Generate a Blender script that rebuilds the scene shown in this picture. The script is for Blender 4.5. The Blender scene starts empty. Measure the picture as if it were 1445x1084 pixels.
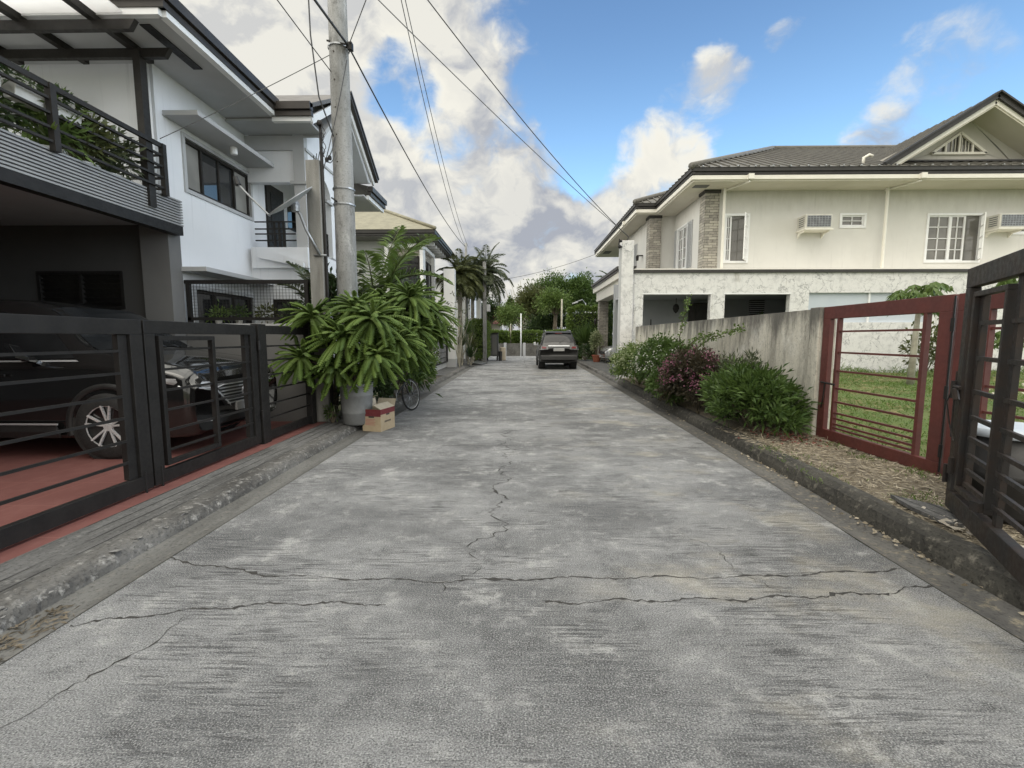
import bpy, math, random
import numpy as np
from mathutils import Vector, Matrix
R = math.radians
random.seed(7); RNG = np.random.default_rng(11)
sc = bpy.context.scene
COL = sc.collection

# ---------------------------------------------------------------- materials
class NT:
    def __init__(s, tree): s.t = tree; s.n = tree.nodes; s.l = tree.links
    def node(s, typ, **kw):
        n = s.n.new(typ)
        for k, v in kw.items(): setattr(n, k, v)
        return n
    def put(s, sock, v):
        if isinstance(v, bpy.types.NodeSocket): s.l.new(v, sock)
        elif v is not None: sock.default_value = v
    def math(s, op, a, b=None, c=None, clamp=False):
        n = s.node('ShaderNodeMath', operation=op, use_clamp=clamp)
        s.put(n.inputs[0], a); s.put(n.inputs[1], b); s.put(n.inputs[2], c)
        return n.outputs[0]
    def vmath(s, op, a, b=None, out=0):
        n = s.node('ShaderNodeVectorMath', operation=op)
        s.put(n.inputs[0], a); s.put(n.inputs[1], b)
        return n.outputs[out]
    def mix(s, f, a, b):
        n = s.node('ShaderNodeMix', data_type='RGBA')
        s.put(n.inputs[0], f); s.put(n.inputs[6], c4(a)); s.put(n.inputs[7], c4(b))
        return n.outputs[2]
    def ss(s, x, lo, hi, a=0.0, b=1.0):
        n = s.node('ShaderNodeMapRange', interpolation_type='SMOOTHSTEP')
        s.put(n.inputs[0], x); s.put(n.inputs[1], lo); s.put(n.inputs[2], hi); s.put(n.inputs[3], a); s.put(n.inputs[4], b)
        return n.outputs[0]
    def noise(s, vec, scale, detail=4, rough=.55, dist=0.0, out=0):
        n = s.node('ShaderNodeTexNoise')
        s.put(n.inputs['Vector'], vec)
        n.inputs['Scale'].default_value = scale; n.inputs['Detail'].default_value = detail
        n.inputs['Roughness'].default_value = rough; n.inputs['Distortion'].default_value = dist
        return n.outputs[out]
    def mapping(s, vec, scale=(1, 1, 1), rot=(0, 0, 0), loc=(0, 0, 0)):
        n = s.node('ShaderNodeMapping')
        s.put(n.inputs[0], vec); n.inputs[1].default_value = loc; n.inputs[2].default_value = rot; n.inputs[3].default_value = scale
        return n.outputs[0]
    def sep(s, vec):
        n = s.node('ShaderNodeSeparateXYZ'); s.put(n.inputs[0], vec); return n.outputs
    def comb(s, x, y, z):
        n = s.node('ShaderNodeCombineXYZ'); s.put(n.inputs[0], x); s.put(n.inputs[1], y); s.put(n.inputs[2], z); return n.outputs[0]
def c4(c):
    return tuple(c) + (1,) if isinstance(c, (tuple, list)) and len(c) == 3 else c

def newmat(name):
    m = bpy.data.materials.new(name); m.use_nodes = True
    k = NT(m.node_tree); b = m.node_tree.nodes['Principled BSDF']
    return m, k, b
def bump(k, b, h, strength=.3, dist=.02):
    n = k.node('ShaderNodeBump'); n.inputs['Strength'].default_value = strength; n.inputs['Distance'].default_value = dist
    k.put(n.inputs['Height'], h); k.l.new(n.outputs[0], b.inputs['Normal'])
def pos(k): return k.node('ShaderNodeNewGeometry').outputs['Position']

def paint(name, col, col2=None, rough=.5, metal=0, scale=3, bmp=.05, coat=0, grime=.0, streak=False, spec=None):
    """paint/metal/plaster: two tones mixed by world-space noise, slight bump"""
    m, k, b = newmat(name)
    p = pos(k)
    col2 = col2 or tuple(c*.8 for c in col)
    v = k.mapping(p, (1, 1, .15)) if streak else p
    f = k.ss(k.noise(v, scale, 6, .62), .35, .68)
    c = k.mix(f, col, col2)
    if grime:
        g = k.ss(k.noise(k.mapping(p, (1.6, 1.6, .22)), 2.3, 7, .65), .52, .8)
        c = k.mix(k.math('MULTIPLY', g, grime), c, (.10, .09, .075))
    k.put(b.inputs['Base Color'], c)
    rn = k.ss(k.noise(p, scale*4, 3), .3, .7, rough*.85, min(1, rough*1.15))
    k.put(b.inputs['Roughness'], rn)
    b.inputs['Metallic'].default_value = metal
    if coat: b.inputs['Coat Weight'].default_value = coat; b.inputs['Coat Roughness'].default_value = .05
    if spec is not None: b.inputs['Specular IOR Level'].default_value = spec
    if bmp: bump(k, b, k.noise(p, scale*18, 4, .6), bmp, .01)
    return m

def leafmat(name, lo, hi, rough=.5, trans=.25):
    m, k, b = newmat(name)
    g = k.node('ShaderNodeNewGeometry')
    r = g.outputs['Random Per Island']
    n = k.noise(g.outputs['Position'], 1.7, 3)
    f = k.math('MULTIPLY_ADD', r, .75, k.math('MULTIPLY', k.ss(n, .35, .65), .25))
    c = k.mix(f, lo, hi)
    k.put(b.inputs['Base Color'], c); b.inputs['Roughness'].default_value = rough
    b.inputs['Specular IOR Level'].default_value = .35
    t = k.node('ShaderNodeBsdfTranslucent'); k.put(t.inputs[0], k.mix(.5, c, hi))
    mx = k.node('ShaderNodeMixShader'); mx.inputs[0].default_value = trans
    k.l.new(b.outputs[0], mx.inputs[1]); k.l.new(t.outputs[0], mx.inputs[2])
    k.l.new(mx.outputs[0], m.node_tree.nodes['Material Output'].inputs[0])
    return m

M = {}
def concrete_road():
    m, k, b = newmat('broomed_concrete')
    p = pos(k)
    x, y = k.sep(p)[0], k.sep(p)[1]
    big = k.noise(k.mapping(p, (.5, .75, 1)), 1.0, 6, .62)
    mid = k.noise(k.mapping(p, (1.7, 1.8, 1)), 1.5, 10, .78)
    sm = k.noise(k.mapping(p, (9, 10, 9)), 1.0, 6, .75)
    grain = k.noise(k.mapping(p, (130, 165, 130)), 1.0, 4, .7)
    # broom marks: short straight strokes across the street, coming and going in patches
    yw = k.math('ADD', y, k.math('MULTIPLY', k.noise(k.mapping(p, (.5, .2, 1)), 1.0, 2), .05))
    l1 = k.noise(k.comb(k.math('MULTIPLY', x, 3.6), k.math('MULTIPLY', yw, 58.0), 0.0), 1.0, 4, .65)
    l2 = k.noise(k.comb(k.math('MULTIPLY', x, 1.6), k.math('MULTIPLY', yw, 6.0), 3.0), 1.0, 6, .7)
    patch = k.ss(k.noise(k.mapping(p, (.8, 1.1, 1)), 1.2, 6, .7), .45, .60)
    lf = k.math('MULTIPLY', k.ss(l1, .37, .47, 1.0, 0.0), k.math('MULTIPLY_ADD', patch, .9, .10))
    ll = k.math('MULTIPLY', k.ss(l1, .54, .66), k.math('MULTIPLY_ADD', patch, .8, .2))
    c = k.mix(k.ss(big, .38, .62), (.255, .257, .259), (.115, .117, .120))
    c = k.mix(k.math('MULTIPLY', k.ss(mid, .51, .66), .80), c, (.46, .458, .445))
    c = k.mix(k.math('MULTIPLY', k.ss(mid, .48, .35), .80), c, (.085, .086, .089))
    c = k.mix(k.math('MULTIPLY', k.ss(l2, .53, .68), .25), c, (.44, .44, .435))
    c = k.mix(k.math('MULTIPLY', k.ss(l2, .45, .32), .30), c, (.09, .09, .092))
    c = k.mix(k.math('MULTIPLY', k.ss(sm, .54, .70), .45), c, (.44, .44, .43))
    c = k.mix(k.math('MULTIPLY', k.ss(sm, .44, .30), .55), c, (.08, .08, .082))
    c = k.mix(k.math('MULTIPLY', k.ss(grain, .50, .64), .70), c, (.55, .55, .54))
    c = k.mix(k.math('MULTIPLY', k.ss(grain, .48, .36), .85), c, (.045, .045, .046))
    c = k.mix(k.math('MULTIPLY', ll, .40), c, (.50, .50, .49))
    c = k.mix(k.math('MULTIPLY', lf, .50), c, (.055, .055, .056))
    # worn, slightly darker wheel tracks and an oily stain or two
    trk = k.math('ABSOLUTE', k.math('SUBTRACT', k.math('ABSOLUTE', k.math('ADD', x, -.1)), .85))
    c = k.mix(k.math('MULTIPLY', k.ss(trk, .45, .05), k.math('MULTIPLY', k.ss(big, .4, .6), .28)), c, (.10, .10, .102))
    # sandy stains towards the right half
    st = k.ss(k.noise(k.mapping(p, (.7, 1.1, 1), loc=(3.1, 1.7, 0)), 1.2, 6, .7), .50, .70)
    sx = k.ss(x, -.2, 1.4)
    c = k.mix(k.math('MULTIPLY', k.math('MULTIPLY', st, sx), .42), c, (.46, .42, .33))
    k.put(b.inputs['Base Color'], c); b.inputs['Roughness'].default_value = .9
    b.inputs['Specular IOR Level'].default_value = .25
    h = k.math('ADD', k.math('MULTIPLY', lf, -1.2), k.math('ADD', k.math('MULTIPLY', grain, 1.6), sm))
    bump(k, b, h, .8, .010)
    return m
M['road'] = concrete_road()

def concrete_rough(name, c1, c2, c3, along=True, groove=False):
    m, k, b = newmat(name); p = pos(k)
    big = k.noise(k.mapping(p, (2.2, .5, 2.2) if along else (1, 1, 1)), 1.7, 6, .68)
    f2 = k.noise(p, 14, 6, .7)
    c = k.mix(k.ss(big, .33, .66), c1, c2)
    c = k.mix(k.ss(f2, .52, .72), c, c3)
    c = k.mix(k.math('MULTIPLY', k.ss(k.noise(p, 45, 4, .7), .5, .34), .55), c, tuple(x*.3 for x in c2))
    h = k.math('ADD', f2, k.math('MULTIPLY', k.noise(p, 70, 4, .7), .4))
    if groove:
        x = k.math('ADD', k.sep(p)[0], k.math('MULTIPLY', k.noise(p, .7, 2), .06))
        ln = k.math('ABSOLUTE', k.math('SUBTRACT', k.math('FRACT', k.math('MULTIPLY', x, 9.0)), .5))
        g = k.math('MULTIPLY', k.ss(ln, .0, .10, 1.0, 0.0), k.ss(k.noise(p, 2.0, 3), .35, .55))
        fn = k.noise(k.mapping(p, (60, .8, 1)), 1.0, 3, .6)
        c = k.mix(k.math('MULTIPLY', k.ss(fn, .5, .7), .4), c, c3)
        c = k.mix(k.math('MULTIPLY', g, .8), c, tuple(x*.25 for x in c2))
        h = k.math('SUBTRACT', h, k.math('MULTIPLY', g, 1.3))
    k.put(b.inputs['Base Color'], c); b.inputs['Roughness'].default_value = .9
    b.inputs['Specular IOR Level'].default_value = .3
    bump(k, b, h, .7, .012)
    return m
M['apron'] = concrete_rough('grooved_concrete', (.15, .147, .143), (.075, .073, .07), (.22, .215, .205), True, True)
M['kerb'] = concrete_rough('worn_kerb', (.15, .145, .137), (.065, .062, .058), (.34, .33, .31))
M['kerbdark'] = concrete_rough('mossy_kerb', (.085, .08, .068), (.04, .038, .034), (.19, .175, .145))
M['gutter'] = concrete_rough('smooth_gutter', (.16, .158, .15), (.10, .098, .092), (.19, .18, .16))
M['gutterR'] = concrete_rough('sandy_gutter', (.13, .125, .115), (.085, .082, .078), (.27, .235, .17))
M['crack'] = paint('crack_dirt', (.03, .028, .026), (.05, .047, .043), .95, 0, 30, .2)
M['chip'] = paint('broken_cement', (.25, .245, .235), (.13, .127, .12), .95, 0, 14, .5)

def fence_concrete():
    m, k, b = newmat('stained_concrete'); p = pos(k)
    s1 = k.noise(k.mapping(p, (2.6, 2.6, .55)), 1.7, 8, .72)
    s2 = k.noise(p, 2.2, 6, .65)
    c = k.mix(k.ss(s1, .42, .66), (.61, .575, .49), (.33, .31, .265))
    c = k.mix(k.ss(s2, .5, .74), c, (.68, .655, .59))
    c = k.mix(k.math('MULTIPLY', k.ss(k.noise(p, 26, 6, .75), .48, .34), .5), c, (.20, .19, .165))
    z = k.sep(p)[2]
    top = k.ss(k.math('ADD', z, k.math('MULTIPLY', k.math('SUBTRACT', s1, .5), 1.5)), 1.45, 1.95)
    c = k.mix(k.math('MULTIPLY', top, .85), c, (.10, .095, .085))
    k.put(b.inputs['Base Color'], c); b.inputs['Roughness'].default_value = .92
    bump(k, b, k.math('ADD', k.noise(p, 22, 5, .7), k.math('MULTIPLY', s1, 1.2)), .5, .015)
    return m
M['fence'] = fence_concrete()

def cracked_white():
    m, k, b = newmat('weathered_whitewash'); p = pos(k)
    n = k.node('ShaderNodeTexVoronoi', feature='DISTANCE_TO_EDGE'); n.inputs['Scale'].default_value = 2.6
    wv = k.node('ShaderNodeVectorMath', operation='SCALE'); k.put(wv.inputs[0], k.noise(p, 2.2, 5, .65, out=1)); wv.inputs['Scale'].default_value = .8
    k.put(n.inputs['Vector'], k.vmath('ADD', p, wv.outputs[0]))
    ve = k.ss(n.outputs[0], 0, .035, 1.0, 0.0)
    br = k.noise(p, 5, 7, .72)
    c = k.mix(k.ss(br, .45, .70), (.70, .69, .67), (.50, .495, .485))
    c = k.mix(k.math('MULTIPLY', k.ss(k.noise(k.mapping(p, (3, 3, 1.6)), 3, 8, .8), .57, .68), .38), c, (.27, .265, .26))
    c = k.mix(k.math('MULTIPLY', ve, k.ss(k.noise(p, 1.7, 3), .35, .6)), c, (.24, .24, .24))
    st = k.ss(k.noise(k.mapping(p, (2.0, 2.0, .28)), 1.1, 6, .65), .60, .74)
    c = k.mix(k.math('MULTIPLY', st, .75), c, (.25, .215, .16))
    k.put(b.inputs['Base Color'], c); b.inputs['Roughness'].default_value = .9
    bump(k, b, k.math('SUBTRACT', br, ve), .35, .01)
    return m
M['crackwhite'] = cracked_white()

def stone():
    m, k, b = newmat('ledge_stone'); p = pos(k)
    x, y, z = k.sep(p)[:3]
    v = k.comb(k.math('ADD', x, y), z, 0.0)
    v = k.vmath('ADD', v, k.vmath('MULTIPLY', k.noise(p, 6, 2, out=1), (.05, .03, 0)))
    n = k.node('ShaderNodeTexBrick'); k.put(n.inputs['Vector'], v)
    n.inputs['Scale'].default_value = 1; n.inputs['Brick Width'].default_value = .30; n.inputs['Row Height'].default_value = .095
    n.inputs['Mortar Size'].default_value = .006; n.inputs['Color1'].default_value = (.42, .39, .33, 1); n.inputs['Color2'].default_value = (.22, .205, .18, 1)
    n.inputs['Mortar'].default_value = (.06, .055, .05, 1)
    c = k.mix(k.math('MULTIPLY', k.ss(k.noise(p, 9, 5, .7), .4, .7), .5), n.outputs[0], (.44, .41, .36))
    k.put(b.inputs['Base Color'], c); b.inputs['Roughness'].default_value = .9
    bump(k, b, k.math('SUBTRACT', k.noise(p, 12, 5, .7), k.math('MULTIPLY', n.outputs[1], 1.5)), .8, .02)
    return m
M['stone'] = stone()

def tileroof(name, c1, c2, rows):
    m, k, b = newmat(name); p = pos(k)
    z = k.sep(p)[2]
    r = k.math('FRACT', k.math('MULTIPLY', z, rows))
    c = k.mix(k.ss(k.noise(p, 3.5, 6, .7), .35, .65), c1, c2)
    c = k.mix(k.math('MULTIPLY', k.ss(r, 0, .15, 1.0, 0.0), .45), c, tuple(x*.4 for x in c2))
    k.put(b.inputs['Base Color'], c); b.inputs['Roughness'].default_value = .6
    bump(k, b, k.math('ADD', r, k.math('MULTIPLY', k.noise(p, 20, 3), .4)), .4, .02)
    return m
M['roofD'] = tileroof('grey_roof_sheet', (.150, .142, .122), (.115, .108, .095), 5)
M['roofB'] = tileroof('olive_roof_tile', (.27, .25, .175), (.20, .185, .13), 7)
M['roofRed'] = tileroof('red_roof_sheet', (.26, .05, .04), (.18, .04, .035), 5)
M['roofdark'] = tileroof('brown_roof_sheet', (.16, .15, .14), (.11, .10, .095), 6)

def tilefloor():
    m, k, b = newmat('red_floor_tile'); p = pos(k)
    n = k.node('ShaderNodeTexBrick', offset=0.0); k.put(n.inputs['Vector'], p)
    n.inputs['Scale'].default_value = 1; n.inputs['Brick Width'].default_value = .6; n.inputs['Row Height'].default_value = .6
    n.inputs['Mortar Size'].default_value = .004; n.inputs['Color1'].default_value = (.185, .070, .060, 1); n.inputs['Color2'].default_value = (.165, .063, .055, 1)
    n.inputs['Mortar'].default_value = (.25, .11, .09, 1)
    c = k.mix(k.math('MULTIPLY', k.ss(k.noise(p, 7, 6, .7), .4, .75), .5), n.outputs[0], (.24, .11, .095))
    k.put(b.inputs['Base Color'], c); b.inputs['Roughness'].default_value = .65
    bump(k, b, k.noise(p, 60, 4), .15, .004)
    return m
M['tile'] = tilefloor()

def soil(name, c1, c2, c3, s=2.0):
    m, k, b = newmat(name); p = pos(k)
    a = k.noise(p, s, 7, .7); f = k.noise(p, 38, 5, .75)
    c = k.mix(k.ss(a, .36, .64), c1, c2); c = k.mix(k.math('MULTIPLY', k.ss(f, .48, .68), .8), c, c3)
    k.put(b.inputs['Base Color'], c); b.inputs['Roughness'].default_value = .95
    bump(k, b, k.math('ADD', f, a), .9, .03)
    return m
M['mulch'] = soil('dry_mulch', (.215, .18, .13), (.13, .108, .08), (.40, .355, .27))
M['soil'] = soil('dark_soil', (.07, .058, .04), (.04, .033, .025), (.12, .10, .07))
M['lawn'] = soil('lawn_soil', (.075, .125, .022), (.13, .145, .045), (.10, .16, .03), 1.1)
M['field'] = soil('field', (.08, .10, .035), (.12, .11, .06), (.06, .09, .03), .3)
M['drive'] = concrete_rough('driveway_concrete', (.13, .13, .128), (.08, .08, .078), (.18, .178, .17), False)

def plaster(name, c, c2, bmp=.12, stain=0.0, band=None):
    m, k, b = newmat(name); p = pos(k)
    n = k.noise(p, .9, 5, .6)
    cc = k.mix(k.ss(n, .35, .65), c, c2)
    if stain:
        s = k.ss(k.noise(k.mapping(p, (1, 1, .3)), 1.3, 7, .66), .55, .78)
        cc = k.mix(k.math('MULTIPLY', s, stain), cc, tuple(x*.72 for x in c2))
        rs = k.ss(k.noise(k.mapping(p, (9, 9, .35)), 1.0, 5, .7), .56, .75)
        cc = k.mix(k.math('MULTIPLY', rs, .28), cc, tuple(x*.55 for x in c2))
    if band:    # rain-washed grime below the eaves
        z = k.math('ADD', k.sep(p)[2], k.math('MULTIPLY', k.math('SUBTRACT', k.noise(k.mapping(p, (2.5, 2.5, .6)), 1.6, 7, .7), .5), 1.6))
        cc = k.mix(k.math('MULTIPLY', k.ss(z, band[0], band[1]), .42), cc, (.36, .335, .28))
    k.put(b.inputs['Base Color'], cc); b.inputs['Roughness'].default_value = .8
    b.inputs['Specular IOR Level'].default_value = .3
    bump(k, b, k.math('ADD', k.noise(p, 60, 4, .6), k.noise(p, 3, 3)), bmp, .008)
    return m
M['white'] = plaster('white_plaster', (.79, .80, .82), (.75, .765, .79), .1, .15)
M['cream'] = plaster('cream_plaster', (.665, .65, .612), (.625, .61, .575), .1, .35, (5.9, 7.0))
M['creamtrim'] = paint('cream_trim', (.78, .75, .67), (.73, .70, .62), .5, 0, 3, .03)
M['soffit'] = plaster('cream_soffit', (.62, .585, .50), (.58, .545, .46))
M['whitetrim'] = paint('white_trim', (.80, .80, .79), (.74, .74, .74), .45, 0, 3, .03)
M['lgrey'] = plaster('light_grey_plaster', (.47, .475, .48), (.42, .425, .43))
M['mgrey'] = plaster('mid_grey_plaster', (.17, .168, .164), (.15, .148, .145))
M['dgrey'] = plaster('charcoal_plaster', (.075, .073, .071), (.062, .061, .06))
M['slat'] = paint('grey_slat_paint', (.30, .30, .30), (.26, .26, .26), .5, 0, 4, .04)
M['dark'] = paint('dark_brown_paint', (.030, .027, .024), (.022, .020, .018), .5, 0, 5, .06, spec=.22)
M['gateblack'] = paint('black_gate_paint', (.020, .0185, .0175), (.014, .013, .0125), .5, 0, 6, .10, spec=.25)
M['gaterust'] = paint('black_rusting_paint', (.028, .0265, .026), (.038, .028, .023), .5, 0, 7, .15, spec=.25)
M['gatered'] = paint('oxide_red_paint', (.115, .030, .024), (.090, .026, .022), .55, 0, 5, .10)
M['gutterbrown'] = paint('brown_gutter_metal', (.055, .048, .042), (.04, .036, .033), .42, 0, 2, .03, spec=.3)
M['darkfascia'] = paint('dark_grey_fascia', (.05, .047, .044), (.04, .038, .036), .45, 0, 2, .03, spec=.25)
M['bluepanel'] = paint('pale_blue_board', (.52, .56, .60), (.48, .53, .58), .6, 0, 1, .03)
def pole_concrete():
    m, k, b = newmat('pole_concrete'); p = pos(k)
    a = k.noise(k.mapping(p, (3.5, 3.5, .6)), 1.0, 6, .65); bl = k.noise(k.mapping(p, (5, 5, 2.2)), 1.3, 8, .75); sp = k.noise(p, 40, 4, .7)
    c = k.mix(k.ss(a, .35, .65), (.33, .33, .323), (.22, .22, .212))
    c = k.mix(k.math('MULTIPLY', k.ss(bl, .50, .66), .75), c, (.115, .112, .105))
    c = k.mix(k.math('MULTIPLY', k.ss(bl, .44, .32), .5), c, (.50, .50, .49))
    c = k.mix(k.math('MULTIPLY', k.ss(sp, .46, .34), .5), c, (.10, .10, .10))
    k.put(b.inputs['Base Color'], c); b.inputs['Roughness'].default_value = .9
    bump(k, b, k.math('ADD', bl, k.math('MULTIPLY', sp, .5)), .6, .012)
    return m
M['polec'] = pole_concrete()
M['postc'] = paint('post_concrete', (.29, .285, .265), (.16, .157, .145), .9, 0, 3.5, .5, streak=True, grime=.7)
M['steel'] = paint('galvanised_steel', (.38, .39, .40), (.28, .285, .29), .4, .7, 6, .05)
M['dish'] = paint('dish_grey', (.42, .43, .44), (.36, .37, .38), .5, .1, 5, .03)
M['rubber'] = paint('black_rubber', (.018, .018, .018), (.028, .027, .026), .8, 0, 12, .15)
M['cable'] = paint('cable_sheath', (.035, .035, .036), (.05, .05, .05), .6, 0, 10, 0)
M['cablegrey'] = paint('grey_cable_sheath', (.13, .13, .13), (.10, .10, .10), .6, 0, 10, 0)
M['carblack'] = paint('black_car_paint', (.010, .010, .010), (.012, .012, .012), .10, 0, 1, 0, coat=.7)
M['cargrey'] = paint('charcoal_car_paint', (.030, .029, .028), (.027, .026, .025), .40, 0, 1, 0, coat=.25)
M['carsilver'] = paint('silver_car_paint', (.55, .56, .57), (.5, .51, .52), .25, .5, 1, 0, coat=.8)
M['chrome'] = paint('chrome', (.62, .63, .64), (.55, .56, .57), .18, .45, 2, 0)
M['rim'] = paint('alloy_rim', (.74, .74, .74), (.64, .64, .64), .3, .35, 2, 0)
M['plastic'] = paint('black_plastic', (.02, .02, .02), (.025, .025, .025), .55, 0, 10, .05)
M['bin'] = paint('dark_bin_plastic', (.022, .021, .021), (.03, .029, .028), .5, 0, 3, .05)
M['lid'] = paint('pale_blue_lid', (.55, .60, .66), (.48, .54, .61), .5, 0, 3, .05)
M['plate'] = paint('number_plate', (.36, .36, .35), (.31, .31, .305), .5, 0, 3, 0)
M['redlens'] = paint('red_lens', (.22, .02, .02), (.16, .02, .02), .15, 0, 3, 0, coat=1)
M['clearlens'] = paint('clear_lens', (.24, .23, .23), (.12, .115, .115), .15, .2, 8, 0, coat=.6)
M['barrel'] = paint('grey_barrel_plastic', (.23, .235, .235), (.165, .167, .165), .6, 0, 3, .12, grime=.35)
M['card'] = paint('cardboard', (.45, .36, .24), (.40, .315, .205), .85, 0, 5, .08)
M['cardin'] = paint('cardboard_inside', (.56, .49, .38), (.50, .43, .33), .85, 0, 5, .05)
M['cardred'] = paint('maroon_print', (.17, .028, .032), (.14, .026, .03), .8, 0, 5, .05)
M['cardpink'] = paint('pink_print', (.42, .17, .14), (.40, .20, .15), .8, 0, 5, 0)
M['ink'] = paint('dark_print', (.05, .04, .035), (.06, .05, .04), .8, 0, 5, 0)
M['acbody'] = paint('aircon_case', (.62, .60, .54), (.52, .50, .44), .5, 0, 4, .05, grime=.25)
M['acgrille'] = paint('aircon_grille', (.16, .165, .17), (.12, .125, .13), .5, .3, 6, .05)
M['bark'] = paint('bark', (.17, .14, .10), (.09, .075, .055), .95, 0, 6, .6, streak=True)
M['palmbark'] = paint('palm_bark', (.30, .28, .235), (.17, .155, .13), .95, 0, 5, .5)
M['papbark'] = paint('papaya_bark', (.38, .36, .29), (.27, .25, .20), .9, 0, 5, .3)
M['potwhite'] = paint('white_pot', (.62, .61, .58), (.5, .49, .46), .5, 0, 4, .05)
M['terracotta'] = paint('terracotta', (.30, .10, .055), (.24, .08, .05), .85, 0, 5, .1)
M['rubble'] = paint('pale_rubble', (.60, .55, .47), (.38, .34, .28), .9, 0, 9, .4)
M['endwall'] = concrete_rough('end_wall_concrete', (.17, .165, .15), (.09, .086, .078), (.23, .22, .20), False)
M['innerwall'] = plaster('inner_wall', (.33, .34, .35), (.29, .30, .31))
M['curtain'] = paint('curtain', (.42, .40, .34), (.30, .285, .25), .9, 0, 3, .1, streak=True)

def glass(name, tint, rough=.04, alpha=.0):
    m, k, b = newmat(name); p = pos(k)
    c = k.mix(k.ss(k.noise(p, 1.1, 3), .35, .65), tint, tuple(x*1.5+.004 for x in tint))
    k.put(b.inputs['Base Color'], c); b.inputs['Roughness'].default_value = rough
    b.inputs['Specular IOR Level'].default_value = .85 if not alpha else .30
    bump(k, b, k.noise(p, 1.6, 2), .03, .02)
    return m
M['glass'] = glass('dark_window_glass', (.022, .023, .024))
M['glasswarm'] = glass('room_window_glass', (.10, .095, .085))
M['carglass'] = glass('car_glass', (.012, .013, .014), .03, 1)
M['glasslight'] = glass('curtained_glass', (.20, .195, .18))
def frosted():
    m, k, b = newmat('frosted_sheet')
    p = pos(k); c = k.mix(k.ss(k.noise(p, 1.3, 4), .3, .7), (.88, .88, .88), (.82, .82, .82))
    k.put(b.inputs['Base Color'], c); b.inputs['Roughness'].default_value = .6
    t = k.node('ShaderNodeBsdfTranslucent'); k.put(t.inputs[0], c)
    mx = k.node('ShaderNodeMixShader'); mx.inputs[0].default_value = .85
    k.l.new(b.outputs[0], mx.inputs[1]); k.l.new(t.outputs[0], mx.inputs[2])
    k.l.new(mx.outputs[0], m.node_tree.nodes['Material Output'].inputs[0])
    return m
M['frosted'] = frosted()

M['leaf'] = leafmat('leaf_mid', (.030, .062, .014), (.095, .150, .035))
M['leafdark'] = leafmat('leaf_dark', (.018, .036, .012), (.055, .088, .028))
M['leaflight'] = leafmat('leaf_light', (.060, .110, .022), (.150, .210, .055))
M['leafolive'] = leafmat('leaf_olive', (.045, .062, .020), (.120, .130, .045))
M['leafgrey'] = leafmat('leaf_greygreen', (.040, .055, .028), (.115, .135, .070))
M['leafcone'] = leafmat('leaf_feather', (.058, .105, .018), (.135, .200, .040), .55)
M['leafpap'] = leafmat('leaf_papaya', (.055, .105, .025), (.130, .180, .050))
M['leafpurple'] = leafmat('leaf_purple', (.022, .020, .013), (.070, .058, .034))
M['hedge'] = leafmat('hedge_leaf', (.060, .110, .020), (.170, .235, .055))
M['petalpink'] = leafmat('petal_magenta', (.17, .05, .09), (.36, .15, .22), .6, .35)
M['petalwhite'] = leafmat('petal_white', (.45, .44, .40), (.75, .74, .68), .6, .3)
M['variegated'] = leafmat('leaf_variegated', (.06, .11, .03), (.36, .38, .22))
M['twigs'] = paint('hedge_twigs', (.030, .042, .016), (.018, .026, .011), .9, 0, 12, .5)
M['straw'] = leafmat('straw', (.20, .165, .115), (.52, .46, .355), .9, .1)
M['dryred'] = leafmat('dry_petal', (.12, .04, .035), (.26, .10, .08), .9, .1)
M['grass'] = leafmat('grass_blade', (.060, .115, .020), (.165, .230, .060), .6, .3)
M['drygrass'] = leafmat('dry_blade', (.22, .19, .09), (.36, .31, .17), .8, .2)

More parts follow.
